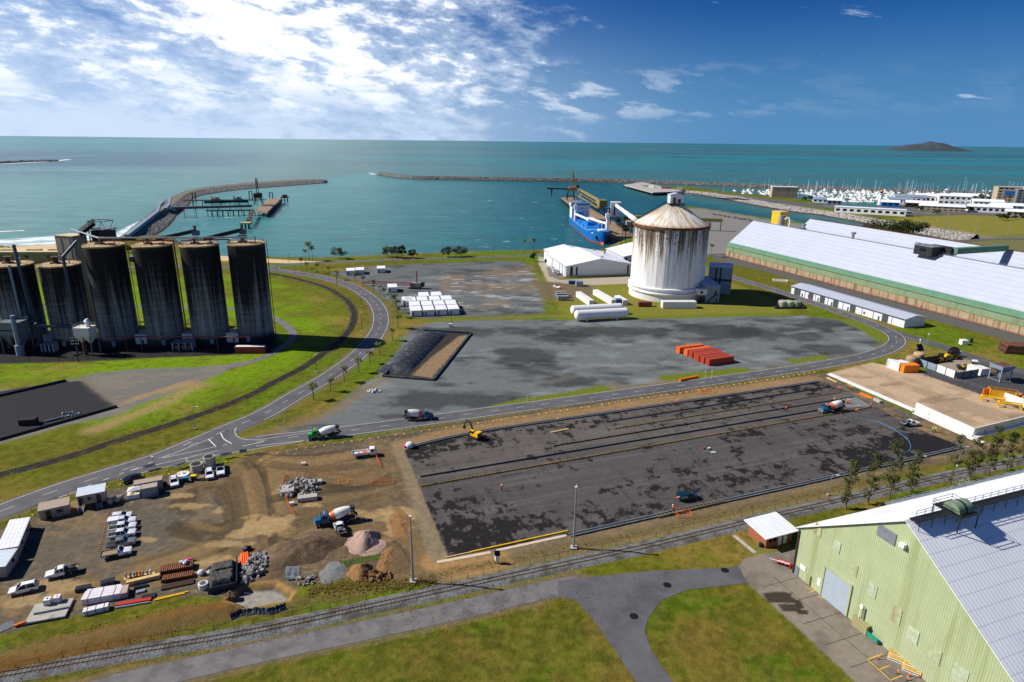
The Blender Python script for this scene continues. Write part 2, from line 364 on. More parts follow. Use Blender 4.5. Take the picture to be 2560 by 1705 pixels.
def ground_fields(X,Y):
 """albedo, height and region for ground points"""
 n1,n2,n3=fbm(X,Y,40,4,0),fbm(X,Y,9,4,1),fbm(X,Y,2.2,3,2)
 edge=(n2-.5)*6+(n3-.5)*2
 g_hi,g_ol,g_dry,g_dk=C(92,116,20),C(98,98,28),C(140,116,60),C(66,76,16)
 fine=fbm(X,Y,1.3,3,4)
 c=[np.full(X.shape,v)for v in g_ol]
 mixc(c,sstep(.42,.62,n1*.6+n2*.4),g_hi);mixc(c,sstep(.52,.75,fbm(X,Y,22,5,3))*.8,g_dry);mixc(c,sstep(.5,.8,n3)*.45,g_dk)
 lush=sstep(-10,10,sdist(X,Y,gpl([(-200,690),(640,690),(800,730),(860,800),(700,940),(300,1060),(-200,1150)]),30))
 mixc(c,lush*(.2+.6*sstep(.35,.6,n1*.5+n2*.5)),C(112,146,10))
 near=sstep(-6,6,sdist(X,Y,gpl([(-300,1640),(1100,1500),(1400,1480),(1750,1440),(1830,1470),(2200,1760),(-300,2600)]),40))
 mixc(c,near*.8,C(92,90,30));mixc(c,near*sstep(.5,.66,fbm(X*.35+Y*.1,Y*1.3-X*.35,9,5,5,.62))*.7,C(72,100,12));mixc(c,near*sstep(.48,.66,fbm(X,Y,15,5,6,.62))*.75,C(116,98,44));mixc(c,near*sstep(.56,.7,fbm(X,Y,3.5,4,2,.65))*.5,C(74,72,30))
 mixc(c,sstep(.5,.72,fine)*.35,C(126,114,50));mixc(c,sstep(.5,.3,fine)*.35,C(52,60,12))
 for poly,col,wt in((POLY['field'],C(132,126,58),.8),(POLY['silog'],C(126,124,52),.7)):
  mixc(c,sstep(-4,4,sdist(X,Y,poly)+edge)*wt,col)
 reg=np.zeros(X.shape,int)
 for ln,hw in VERGE:
  dd=ldist(X,Y,ln,9)-hw;mixc(c,sstep(1.5,.1,dd+(n3-.5)*1.6+(n2-.5)*1.8)*.7,C(122,106,70));mixc(c,sstep(.55,.1,dd+(n3-.5)*.6)*.6,C(104,98,86))
 def layer(name,col,soft=1.0,warp=.5,wt=1.0,region=None,v=None):
  d=sdist(X,Y,POLY[name])+edge*warp;a=sstep(-soft,soft,d)*wt
  mixc(c,a if v is None else a*v,col)
  if region is not None:reg[d>0]=region
  return a
 gy=np.maximum(layer('yard',C(104,109,110),1.5,.6,region=1),layer('upper',C(98,101,102),2,.6,region=1))
 p1=fbm(X*.8+Y*.3,Y*1.5,17,4,4);p2=fbm(X*.7,Y*1.8,8,4,7)
 mixc(c,gy*sstep(.48,.66,fbm(X*.7+Y*.2,Y*1.2,16,7,4,.62)*.7+p2*.3)*.8,C(60,61,62));mixc(c,gy*sstep(.5,.7,fbm(X*.25,Y*1.6,3,4,6))*.3,C(120,126,128));mixc(c,gy*sstep(.54,.72,fbm(X*.7,Y*1.5,14,6,5,.62))*.7,C(130,138,140))
 up=sstep(-3,5,sdist(X,Y,gpl([(1085,690),(1330,660),(1365,775),(1130,775)]))+edge)
 mixc(c,up*sstep(.38,.62,fbm(X,Y*.7,15,5,2))*.8,C(124,110,92));mixc(c,up*sstep(.6,.68,fbm(X*.7,Y*2,7,4,1))*.8,C(158,160,160))
 for px,py,rx,ry in((1950,835,22,14),(2110,815,22,12),(1790,830,20,13),(1420,950,18,10),(1090,1000,26,9),(1300,890,15,13),(1150,830,20,10),(2060,880,26,10),(1530,830,30,10),(1420,840,14,12)):
  g=gp(px,py);d=np.hypot((X-g[0])/rx,(Y-g[1])/ry);mixc(c,gy*sstep(1.1,.55,d+(n2-.5)*1.6)*.75,C(54,55,57))
 tr=random.Random(17)
 for k in range(26):
  x0,y0=tr.uniform(1000,2000),tr.uniform(800,1000);L=catmull(gpl([(x0,y0),(x0+tr.uniform(60,240),y0+tr.uniform(-40,25)),(x0+tr.uniform(260,520),y0+tr.uniform(-70,45))]),4);col,wt=tr.choice(((C(134,140,142),.4),(C(70,71,72),.4),(C(120,116,108),.35)))
  for o in(-1.0,1.0):mixc(c,gy*sstep(.75,.2,ldist(X,Y,offset(L,o),5)+(n3-.5)*.6)*wt*sstep(.35,.6,n2),col)
 for pts,w in((((690,1075),(790,1045),(880,1000),(960,945)),5),(((1230,1025),(1560,975),(1680,958),(2060,905)),3),(((1040,818),(1100,800),(1390,790)),4),(((1640,960),(1760,935)),4),(((1500,975),(1540,965)),4)):
  mixc(c,sstep(w,0,ldist(X,Y,gpl(pts))+edge*.6)*.7,C(126,108,76))
 for pts,w in((((1255,1022),(1330,1006),(1420,992),(1500,975)),4.2),(((1665,945),(1770,935),(1860,925)),2.8),(((1985,903),(2060,892)),2.5),(((2120,803),(2170,822),(2200,845)),4.0),(((1060,802),(1180,798)),2.5),(((1400,797),(1700,792),(1960,785)),3.0)):
  a=sstep(w+.8,w-.8,ldist(X,Y,gpl(pts))+edge*.35);mixc(c,a,C(104,114,36));reg[a>.5]=0
 layer('siloyard',C(46,45,46),1.2,.3,region=4);pa=layer('pad',C(112,110,106),1.5,.5,region=1)
 mixc(c,pa*sstep(.45,.65,p2)*.5,C(134,124,108));layer('darkpad',C(52,52,55),.4,.03,region=4)
 for pts,w in((((230,1075),(330,1040),(430,1000),(500,960)),5),(((300,1010),(420,970),(520,940)),3)):
  mixc(c,sstep(w,0,ldist(X,Y,gpl(pts))+edge*.8)*.75,C(158,132,92))
 mixc(c,sstep(3,0,ldist(X,Y,gpl([(210,948),(300,1012)]))+edge*.2)*.7,C(120,110,98))
 da=layer('dirt',C(102,92,76),.8,.45,region=2)
 mixc(c,da*sstep(.42,.62,fbm(X,Y,18,4,6))*.75,C(88,82,72));mixc(c,da*sstep(.53,.68,fbm(X*.6,Y*1.4,8,5,3))*.55,C(150,122,82))
 site=sdist(X,Y,gpl([(620,1140),(1010,1110),(1110,1400),(850,1450),(640,1420),(600,1250)]))
 mixc(c,sstep(-8,6,site+edge)*.55,C(114,92,66));mixc(c,da*sstep(.52,.66,fbm(X,Y,3.0,5,7,.65))*.4,C(78,70,58));mixc(c,da*sstep(.6,.7,fbm(X,Y,1.0,3,1))*.35,C(150,134,108))
 grav=sdist(X,Y,gpl([(90,1330),(260,1290),(400,1240),(560,1200),(640,1160),(640,1300),(560,1380),(330,1420),(60,1500)]));mixc(c,sstep(-6,8,grav+edge*1.3)*.6,C(98,92,82))
 rnd=random.Random(3)
 def track(pts,w,col,wt):
  L=catmull(gpl(pts),1.5)
  for o in(-.95,.95):
   mixc(c,da*sstep(w,w*.3,ldist(X,Y,offset(L,o),4)+(fine-.5)*.25)*wt*sstep(.3,.5,n2),col)
 base=[[(650,1140),(640,1200),(650,1300),(690,1440)],[(660,1140),(655,1230),(672,1330),(655,1440)],[(0,1510),(120,1480),(330,1430),(600,1350),(760,1300),(950,1240)],[(560,1180),(600,1250),(640,1320),(700,1340)],[(470,1270),(480,1220),(540,1200),(620,1180)],[(640,1300),(560,1340),(470,1320)],[(1000,1330),(1020,1390),(1000,1430),(940,1440)],[(700,1250),(800,1230),(900,1220),(1010,1190)],[(800,1180),(900,1200),(960,1180),(1000,1150)],[(640,1150),(760,1160),(900,1140),(1000,1130)],[(20,1540),(180,1490),(420,1420),(560,1370)],[(850,1330),(940,1330),(1010,1370),(1030,1430)],[(620,1420),(640,1300),(620,1200),(600,1170)]]
 for b0 in base:
  for k in range(10):
   dx,dy=rnd.uniform(-38,38),rnd.uniform(-17,17)
   track([(p[0]+dx+rnd.uniform(-9,9),p[1]+dy+rnd.uniform(-6,6))for p in b0],rnd.uniform(.15,.3),rnd.choice((C(70,60,48),C(140,116,80),C(78,68,54),C(126,104,72))),rnd.uniform(.3,.6))
 for px,py,rx,ry in((480,1265,7,1.6),(660,1315,5,3),(690,1300,6,2.5),(540,1280,2,2),(620,1330,4,2),(560,1360,5,1.2),(120,1465,7,2),(60,1500,8,1.6),(450,1240,4,1.2),(790,1262,3,1.2),(370,1350,3,1),(550,1270,1.5,1.5),(930,1290,6,2.5),(470,1410,6,1),(600,1400,8,1.5),(1000,1290,5,4),(1000,1320,3,6)):
  g=gp(px,py);mixc(c,da*sstep(1.2,.5,np.hypot((X-g[0])/rx,(Y-g[1])/ry)+(n3-.5)*1.8+(n2-.5)*1.6)*.75,C(166,140,100))
 for pts,w,col in(([(1011,1108),(1200,1066),(1560,1012),(1920,962),(2040,946)],3.2,C(158,126,86)),([(1120,1425),(1260,1402),(1420,1365),(1640,1316),(1840,1270),(2146,1195)],6.0,C(126,108,82)),([(1085,1405),(1130,1425),(1250,1400)],3.5,C(176,136,84))):
  mixc(c,sstep(w+1,w-1.5,ldist(X,Y,catmull(gpl(pts),4))+edge*.45)*.62,col)
 mixc(c,sstep(2.6,1.2,ldist(X,Y,gpl([(1095,1395),(1040,1230),(1000,1120)]))+edge*.25)*.8,C(134,120,96))
 bank=ldist(X,Y,catmull(gpl([(-100,1690),(120,1632),(330,1580),(450,1545),(570,1525)]),3))
 mixc(c,sstep(4.2,2.2,bank+edge*.5),C(112,84,44))
 mixc(c,sstep(2.2,.8,ldist(X,Y,offset(RAIL2,5.4))+edge*.3)*.6,C(104,92,56))
 sa=layer('slab',C(83,79,78),.25,.03,region=3)
 u,v=X*math.cos(R(20))+Y*math.sin(R(20)),-X*math.sin(R(20))+Y*math.cos(R(20))
 wet=fbm(u*.8,v*1.3,9,2,1,.6)*.26+fbm(u*.95,v*1.05,2.6,5,5,.7)*.5+fbm(u*1.3,v*.55,1.1,3,3,.7)*.24
 u0,v0=gp(1121,1391);uu=u-(u0*math.cos(R(20))+v0*math.sin(R(20)));vv=v-(-u0*math.sin(R(20))+v0*math.cos(R(20)))
 bias=.12*sstep(34,6,uu)*sstep(26,4,vv)+.05*sstep(20,3,vv)+.08*sstep(95,125,uu)*sstep(40,18,vv)+.07*sstep(44,50,vv)*sstep(60,20,uu)+.05*sstep(44,52,vv)+.03*sstep(70,95,uu)*sstep(20,8,vv)-.035
 lane=np.abs(((vv-.8)/4.3)%1-.5)
 mixc(c,sa*sstep(30,36,vv)*.35*(.4+sstep(.35,.65,fbm(u*.1,v,3,3,2))),C(112,104,96));mixc(c,sa*sstep(.5,.44,lane)*0,C(60,58,58));mixc(c,sa*sstep(.46,.5,lane)*.35,C(50,49,50))
 mixc(c,sa*sstep(.48,.72,fbm(u*.08,v*2.4,2.2,5,6,.65))*.45,C(108,104,101));mixc(c,sa*sstep(.5,.7,fbm(u*1.6,v*.3,3,4,3))*.25,C(58,56,57))
 mixc(c,sa*sstep(.553,.59,wet+bias*1.1)*.9,C(25,24,26));mixc(c,sa*sstep(.52,.58,wet+bias)*.3,C(46,44,45))
 ta=layer('tan',C(184,160,132),.4,.05,region=5);mixc(c,ta*sstep(.5,.72,fbm(u*.8,v*.3,6,4,2))*.6,C(142,122,100));mixc(c,ta*sstep(.6,.72,fbm(u*.3,v,5,4,5))*.6,C(120,100,84))
 layer('asph',C(74,74,77),.6,.2,region=4);layer('loader',C(152,138,122),.6,.1,region=5)
 ca=layer('cone',C(132,122,112),.35,.04,region=5);mixc(c,ca*sstep(.45,.68,fbm(X,Y,6,5,3))*.65,C(98,90,82))
 for px,py,rx,ry in((1950,1494,3.0,1.5),(1975,1520,2.0,1.0),(2005,1530,1.2,.7),(1998,1510,.6,1.2)):
  g=gp(px,py);mixc(c,ca*sstep(1.1,.85,np.maximum(abs(X-g[0])/rx,abs(Y-g[1])/ry)+(n3-.5)*.7)*.9,C(48,42,36))
 layer('hutlawn',C(118,110,52),.3,.05,region=0)
 layer('shedstrip',C(94,93,92),.5,.08,region=4);layer('wroad',C(168,158,142),.4,.05,region=5);layer('carpark',C(120,112,104),.5,.1,region=1);dl=layer('drylot',C(112,98,74),2,.8)
 layer('wharfland',C(128,126,122),1.5,.4,region=4);ma=layer('marina',C(98,98,98),3,.4,region=4)
 mixc(c,ma*sstep(.5,.7,n1),C(122,112,94));layer('rround',C(112,110,72),4,1.5)
 layer('tarp',C(60,56,52),.3,.1,region=2);mixc(c,sstep(-.5,.5,sdist(X,Y,gpl([(1030,938),(1082,890),(1150,840),(1172,838),(1080,945)]))+edge*.2),C(138,116,90))
 b1=np.maximum(layer('beach1',C(208,184,146),2,.3,region=6),layer('beach2',C(206,180,140),1.5,.2,region=6))
 sh=sdist(X,Y,LAND,60.0);bw=np.maximum(sdist(X,Y,POLY['beach1'],40),sdist(X,Y,POLY['beach2'],40))
 steep=np.where(bw>-12,.22,.75)
 z=np.minimum(0,(sh-5.0)*steep+SEA*0-1.2)
 z=np.where(sh>9+(bw>-12)*14,0,z);z=np.maximum(z,-9)
 rocky=sstep(9,4,sh)*(bw<-12)
 mixc(c,rocky,C(104,102,102));z=z+rocky*(n3-.5)*1.2
 z=z+.75*sstep(4,0,bank+edge*.2)*(.6+.8*n2)
 pit=sdist(X,Y,gpl([(565,1500),(600,1462),(690,1455),(735,1480),(720,1500),(610,1520)]));z=z-1.1*sstep(-.4,1.2,pit+edge*.1)
 mixc(c,sstep(-1.2,-.2,pit)*sstep(1,.2,pit),C(150,118,74));mixc(c,sstep(.6,1.4,pit+edge*.15),C(150,144,134))
 tl=np.minimum(np.minimum(sdist(X,Y,POLY['dirt']),2.0)*1.0,2.0)
 z=z+np.where(tl>0,(n3-.5)*.12,0)*(sa<.5)
 return np.stack(c,-1),z,reg,sh
GRIDS=[(-116.0,8.0,84.0,176.0,.25),(-116.0,148.0,72.0,204.0,.4),(-270.0,350.0,72.0,528.0,1.0),(-1306.0,1806.0,-296.0,2000.0,8.0)]
def build_ground():
 names=['ground','gravel_yard','dirt_yard','paved_slab','asphalt_yard','concrete_yard','beach']
 mats=['g_grass','g_gravel','g_dirt','g_paved','g_paved','g_paved','g_sand']
 VS=[[]for _ in names];FS=[[]for _ in names];CS=[[]for _ in names];OFF=[0]*len(names)
 for gi,(x0,x1,y0,y1,h)in enumerate(GRIDS):
  nx,ny=int(round((x1-x0)/h)),int(round((y1-y0)/h))
  xs,ys=x0+h*np.arange(nx+1),y0+h*np.arange(ny+1)
  X,Y=np.meshgrid(xs,ys);col,z,reg,sh=ground_fields(X,Y)
  cx,cy=(X[:-1,:-1]+h/2),(Y[:-1,:-1]+h/2)
  keep=np.maximum.reduce([sh[:-1,:-1],sh[1:,:-1],sh[:-1,1:],sh[1:,1:]])>-8
  if gi:
   a=GRIDS[gi-1];keep&=~((cx>a[0]+h)&(cx<a[1]-h)&(cy>a[2]+h)&(cy<a[3]-h))
   z=z-(.35 if gi==3 else .03)*((X>a[0]+.1)&(X<a[1]-.1)&(Y>a[2]+.1)&(Y<a[3]-.1))
  idx=np.arange((nx+1)*(ny+1)).reshape(ny+1,nx+1)
  F=np.stack([idx[:-1,:-1],idx[:-1,1:],idx[1:,1:],idx[1:,:-1]],-1)
  P=np.stack([X,Y,z],-1).reshape(-1,3);CC=col.reshape(-1,3);rf=reg[:-1,:-1]
  for r in range(len(names)):
   f=F[keep&(rf==r)]
   if not len(f):continue
   u,inv=np.unique(f.ravel(),return_inverse=True)
   VS[r].append(P[u]);CS[r].append(CC[u]);FS[r].append(inv.reshape(-1,4)+OFF[r]);OFF[r]+=len(u)
 for r,nm in enumerate(names):
  v,f,c=np.concatenate(VS[r]),np.concatenate(FS[r]),np.concatenate(CS[r])
  me=bpy.data.meshes.new(nm);me.vertices.add(len(v));me.vertices.foreach_set('co',v.astype(np.float32).ravel())
  me.loops.add(len(f)*4);me.loops.foreach_set('vertex_index',f.astype(np.int32).ravel())
  me.polygons.add(len(f));me.polygons.foreach_set('loop_start',np.arange(0,len(f)*4,4,dtype=np.int32))
  me.polygons.foreach_set('use_smooth',np.ones(len(f),bool))
  me.update(calc_edges=True);me.validate()
  at=me.color_attributes.new('alb','FLOAT_COLOR','POINT');at.data.foreach_set('color',np.c_[np.clip(c,.004,1),np.ones(len(c))].astype(np.float32).ravel())
  me.materials.append(M(mats[r]));o=mesh_obj(nm,me);o['kind']='structure'
build_ground()
# sea
def sea_mat():
 m=bpy.data.materials.new('sea_water');m.use_nodes=True;_M['sea_water']=m
 t=NT(m.node_tree);m.node_tree.nodes.clear()
 ob=t.node('ShaderNodeTexCoord').outputs['Object']
 a=t.node('ShaderNodeAttribute',attribute_name='alb').outputs['Color']
 fo=t.node('ShaderNodeAttribute',attribute_name='foam').outputs['Fac']
 n=t.noise(t.mapping(ob,(.9,1.6,1)),.02,6,.6);k=t.ramp(n,.3,.7,.86,1.14)
 st=t.noise(t.mapping(ob,(.012,.09,1),rot=(0,0,.15)),1.0,5,.6);k=t.math('MULTIPLY',k,t.ramp(st,.3,.7,.9,1.1))
 kc=t.node('ShaderNodeCombineXYZ',{0:k,1:k,2:k}).outputs[0]
 c=t.mix(1.0,a,kc,'MULTIPLY')
 caps=t.math('MULTIPLY',t.ramp(t.noise(t.mapping(ob,(.055,.16,1),rot=(0,0,.1)),1.0,4,.62),.64,.70),t.ramp(t.noise(ob,.004,3,.5),.36,.6))
 brk=t.ramp(t.noise(t.mapping(ob,(.06,.2,1),rot=(0,0,.35)),1.0,7,.65),.3,.6)
 cap2=t.math('MULTIPLY',t.ramp(t.noise(t.mapping(ob,(.016,.045,1),rot=(0,0,.12)),1.0,5,.66),.655,.71),t.ramp(t.noise(ob,.0022,3,.5),.42,.6))
 foam=t.math('MAXIMUM',t.math('MULTIPLY',t.math('MAXIMUM',caps,t.math('MULTIPLY',cap2,.7)),.8),t.math('MULTIPLY',fo,brk),clamp=True)
 c=t.mix(foam,c,C(232,238,240))
 bs=t.node('ShaderNodeBsdfPrincipled',{'Base Color':c,'IOR':1.33,'Specular IOR Level':.14})
 t.l.new(t.math('ADD',t.math('MULTIPLY',foam,.5),.28),bs.inputs['Roughness'])
 w=t.math('ADD',t.math('MULTIPLY',t.noise(t.mapping(ob,(.25,.6,1),rot=(0,0,.25)),1.0,5,.6),.9),t.math('MULTIPLY',t.noise(t.mapping(ob,(.05,.12,1)),1.0,3,.5),2.0))
 bn=t.node('ShaderNodeBump',{'Height':w,'Distance':1.0,'Strength':.55});t.l.new(bn.outputs[0],bs.inputs['Normal'])
 out=t.node('ShaderNodeOutputMaterial');t.l.new(bs.outputs[0],out.inputs[0])
sea_mat()
def build_sea():
 b=[];fc=[];ys=[350*1.028**i for i in range(135)];ys=[y for y in ys if y<15500]+[15500]
 xs=np.sinh(np.linspace(-3.6,3.6,241))/math.sinh(3.6)*16000
 X,Y=np.meshgrid(xs,np.array(ys));n1,n2=fbm(X*.35,Y,900,4,0),fbm(X*.3,Y*1.5,260,4,1)
 deep,teal,grey,pale,turq=C(38,92,100),C(26,96,104),C(70,100,118),C(112,152,152),C(58,150,152)
 c=[np.full(X.shape,v)for v in C(62,110,104)]
 mixc(c,sstep(900,2600,Y)*sstep(.42,.6,n1)*.8,C(44,128,128));mixc(c,sstep(.5,.66,n2)*sstep(1500,2600,Y)*.6,C(52,82,90))  # turquoise bands; the darker ones put cloud shadow into the water colour
 side=sstep(100,-500,X+Y*.25)
 mixc(c,side*.8,C(112,156,148));mixc(c,side*sstep(1100,1900,Y)*sstep(.36,.5,n1*.6+n2*.4)*.9,C(78,106,116))  # paler shallows with sky glare put into the colour, cloud-shadow bands over it
 mixc(c,side*sstep(2600,4200,Y)*.6,C(84,148,146))
 hb=gpl([(430,620),(420,560),(560,470),(790,448),(960,425),(1100,440),(1560,450),(1600,480),(2300,600),(1900,600),(1560,640),(900,660),(600,655)],SEA)
 d=sdist(X,Y,hb,300);h=sstep(-60,60,d)
 mixc(c,h,C(22,86,92));mixc(c,h*sstep(140,-240,X)*.75,C(46,124,124));mixc(c,h*sstep(-150,-420,X)*.6,C(74,142,142));mixc(c,h*sstep(.5,.7,n2)*.25,C(20,76,84))
 fo=np.zeros(X.shape);N=X.size;nx=X.shape[1]
 idx=np.arange(N).reshape(X.shape);F=np.stack([idx[:-1,:-1],idx[:-1,1:],idx[1:,1:],idx[1:,:-1]],-1).reshape(-1,4)
 V=np.c_[X.ravel(),Y.ravel(),np.full(N,SEA)]
 me=bpy.data.meshes.new('sea');me.from_pydata(V.tolist(),[],F.tolist())
 me.color_attributes.new('alb','FLOAT_COLOR','POINT').data.foreach_set('color',np.c_[np.stack(c,-1).reshape(-1,3),np.ones(N)].astype(np.float32).ravel())
 me.materials.append(M('sea_water'));o=mesh_obj('sea',me);o['kind']='structure'
 sb=B();fv=[]
 def surf(pts,w0,w1,zz=.06):
  L=catmull(gpl(pts,SEA),3);n=len(L);k=9;o=len(sb.v)
  for j in range(k+1):
   row=offset(L,w0+(w1-w0)*j/k)
   sb.v.extend([(p[0],p[1],SEA+zz)for p in row]);fv.extend([math.sin(math.pi*j/k)**.6*1.25]*n)
  for j in range(k):
   for i in range(n-1):sb.f.append((o+j*n+i,o+j*n+i+1,o+(j+1)*n+i+1,o+(j+1)*n+i));sb.m.append(0)
 surf([(-300,660),(0,628),(120,617),(245,606),(300,596)],-10,62);surf([(-300,640),(0,610),(120,601),(230,592),(290,584)],-10,30,.08);surf([(-200,596),(0,580),(60,577)],-3,6,.08)
 surf([(300,592),(330,572),(390,540),(430,505),(450,495)],-4,9);surf([(560,645),(680,650),(790,654)],-2,6)
 surf([(-100,412),(0,410),(130,403),(175,398)],-12,14);surf([(20,396),(150,392),(240,388)],-5,5);surf([(925,433),(940,436),(960,434)],-8,8)
 me=sb.mesh('surf',[M('sea_water')]);N=len(me.vertices)
 me.color_attributes.new('alb','FLOAT_COLOR','POINT').data.foreach_set('color',np.tile(np.array([*C(120,160,160),1],np.float32),N))
 me.attributes.new('foam','FLOAT','POINT').data.foreach_set('value',np.array(fv,np.float32))
 o=mesh_obj('surf',me);o['kind']='stuff';o['label']='white surf breaking on the beach and along the breakwater';o['category']='surf'
build_sea()
# roads, paint, rails
mat('asphalt',C(92,92,95),.85,var=.12,scale=.35,bump=.01,bscale=20,dirt=C(78,78,81),dirt_amt=.6,dirt_scale=.12)
mat('asphalt_dark',C(82,82,85),.85,var=.14,scale=.4,bump=.01,bscale=20,dirt=C(104,101,98),dirt_amt=.5,dirt_scale=.2)
mat('asphalt_pale',C(112,109,108),.88,var=.14,scale=.5,bump=.012,bscale=14,dirt=C(92,90,88),dirt_amt=.6,dirt_scale=.3)
mat('road_paint',C(222,222,220),.7,var=.14,scale=1.5,dirt=C(150,150,148),dirt_amt=.35,dirt_scale=.8)
mat('ballast',C(116,118,118),.95,var=.45,scale=2.5,bump=.2,bscale=5,dirt=C(84,78,70),dirt_amt=.7,dirt_scale=.25)
mat('ballast_dark',C(50,44,38),.95,var=.4,scale=2,bump=.2,bscale=5,dirt=C(84,84,40),dirt_amt=.6,dirt_scale=.3)
mat('rail_steel',C(88,62,52),.55,.4,var=.2,scale=3)
mat('sleeper',C(120,112,102),.9,var=.35,scale=.8,dirt=C(80,66,56),dirt_amt=.6)
mat('sleeper_dark',C(52,44,40),.9,var=.4,scale=.7,dirt=C(196,190,176),dirt_amt=-.05,dirt_scale=.35)
ROADS={}
def road(name,pts,w,z,m='asphalt',px=True):
 L=catmull(gpl(pts)if px else pts,2.5);ROADS[name]=L
 b=ribbon(B(),offset(L,w/2),offset(L,-w/2),z);return struct(name if False else 'road',b,m)
road('works_road',WORKS_PX,7.2,.035)
road('main_road',MAIN_PX,7.6,.05)
road('shore_road',[(655,676),(700,663),(800,657),(977,650),(1130,645),(1283,640),(1420,636),(1560,634)],6.4,.065)
road('silo_path',[(-100,772),(150,769),(355,766),(582,773),(650,783),(690,798),(720,817),(733,838),(720,860),(680,884),(620,907),(560,922)],3.6,.05,'asphalt_pale')
road('side_road',[(2225,828),(2300,850),(2360,868),(2420,890),(2500,915),(2620,945)],7.5,.02,'asphalt_dark')
road('rail_path',[(-60,1800),(180,1745),(290,1712),(459,1675),(640,1633),(1007,1556),(1200,1513),(1360,1476),(1450,1458)],5.0,.04,'asphalt_pale')
road('marina_road',[(2240,600),(2350,610),(2440,600),(2560,598),(2800,600)],9,.05,'asphalt_dark');road('marina_road',[(1720,482),(1850,496),(2000,512),(2180,532),(2300,538),(2440,536),(2600,545)],9,.05,'asphalt_dark')
road('wharf_road',[(1700,655),(1760,640),(1820,636),(1900,640)],7,.045,'asphalt_dark')
b=B();b.add([(*p,.045)for p in gpl([(1395,1453),(1440,1446),(1620,1428),(1820,1419),(1846,1415),(1858,1440),(1868,1458),(1800,1465),(1720,1474),(1655,1500),(1620,1545),(1612,1580),(1628,1625),(1665,1680),(1740,1790),(1660,1790),(1590,1705),(1530,1615),(1480,1545),(1440,1502),(1395,1489)])],[tuple(reversed(range(21)))]);struct('road',b,'asphalt')
b=B();b.add([(*p,.043)for p in gpl([(480,1108),(560,1072),(600,1062),(588,1078),(592,1092),(612,1099),(660,1100),(780,1084),(780,1096),(640,1123),(540,1140),(440,1162),(353,1184),(300,1192),(380,1150)])],[tuple(reversed(range(15)))]);struct('road',b,'asphalt')
PAINT=B()
def stripe(L,w=.14,z=.075):ribbon(PAINT,offset(L,w/2),offset(L,-w/2),z)
def dashes(L,on=3.0,off=5.5,w=.14,z=.075,s0=0.0,s1=None):
 T=length(L);s=s0
 while s<(s1 or T)-on:
  a,h=along(L,s);c,h2=along(L,s+on);stripe([a,c],w,z);s+=on+off
wr,mr,sr=ROADS['works_road'],ROADS['main_road'],ROADS['shore_road']
def cut(L,a,b):return[p for p in L if a(p)and b(p)]
XJ=gp(640,1100)[0];wr2=[p for p in wr if not(p[0]<XJ and p[1]<200)]
for o in(-3.3,3.3):stripe(offset(wr2,o),.16)
dashes(wr2,3,6)
i0=min(range(len(mr)),key=lambda i:math.dist(mr[i],gp(395,1147)));i1=min(range(len(mr)),key=lambda i:math.dist(mr[i],gp(640,1046)));i2=min(range(len(mr)),key=lambda i:math.dist(mr[i],gp(690,675)))
stripe(offset(mr,3.5)[:i2-6],.16);stripe(offset(mr,-3.5)[:i0-12],.16);stripe(offset(mr,-3.5)[i1:i2-4],.16);dashes(mr[:i2+10],3,6)
for o in(-2.8,2.8):stripe(offset(sr,o)[12:],.12)
stripe(catmull(gpl([(592,1069),(587,1078),(592,1090),(608,1098),(640,1100),(700,1092),(779,1081)]),1.5),.16)
stripe(catmull(gpl([(353,1183),(471,1155),(540,1139),(644,1122),(779,1099)]),2),.16)
stripe(gpl([(406,1146),(533,1094)]),.16);stripe(gpl([(406,1146),(540,1117)]),.16);stripe(gpl([(522,1099),(540,1117)]),.3)
stripe(gpl([(325,1177),(545,1127)]),.16);stripe(catmull(gpl([(552,1083),(560,1098),(580,1110)]),1),.3)
for a,c in(((148,1244),(190,1230)),((118,1262),(140,1256)),((218,1216),(232,1210)),((258,1201),(272,1196)),((298,1186),(310,1182)),((370,1160),(384,1155)),((328,1176),(346,1169)),((606,1116),(660,1104)),((557,1114),(567,1112)),((585,1075),(592,1071)),((458,1114),(478,1105))):stripe(gpl([a,c]),.22)
for c in((466,1147),(466,1152)):stripe([gp(c[0]-2.5,c[1]),gp(c[0]+2.5,c[1])],.35)
for x0,y0,x1,y1 in((2250,846,2262,858),(2262,858,2262,868)):pass
stripe(catmull(gpl([(660,668),(676,666),(690,663)]),2),.16);stripe(catmull(gpl([(740,680),(705,674),(697,669),(706,665),(740,661)]),2),.16)
for k in range(5):
 p=gp(2264+k*7,842+k*2.4);PAINT.box(p[0],p[1],.06,.8,.25,.012,.4)
struct('road_markings',PAINT,'road_paint')
def railway(name,L,mb,ms,label,bw=3.2,g=1.067,sl=2.1,step=.7,h=.22):
 t=thing(name,label,'railway',L[0]);ox,oy=L[0];L=[(p[0]-ox,p[1]-oy)for p in L]
 b=B();n=len(L);prof=[(-bw*.5-.6,.0),(-bw*.5+.2,h),(bw*.5-.2,h),(bw*.5+.6,.0)]
 for d,z in prof:b.v.extend([(p[0],p[1],z)for p in offset(L,-d)])
 for j in range(3):
  for i in range(n-1):b.f.append((j*n+i,j*n+i+1,(j+1)*n+i+1,(j+1)*n+i)[::-1]);b.m.append(0)
 part('ballast_bed',b,mb,t)
 for s in(-1,1):
  b=B();C0=offset(L,s*g/2)
  for p,q in zip(C0[:-1],C0[1:]):
   b.bar((p[0],p[1],h+.13),(q[0],q[1],h+.13),.085)
  part('rail',b,'rail_steel',t)
 b=B();s=0.0;T=length(L)
 while s<T-.5:
  (x,y),a=along(L,s);b.box(x,y,h-.06,.24,sl,.11,a);s+=step
 o=part('sleepers',b,ms,t);o['kind']='stuff'
 return t
railway('railway_track',[p for p in RAIL2 if p[0]>-110],'ballast','sleeper','grey ballasted railway track passing between the construction slab and the green shed')
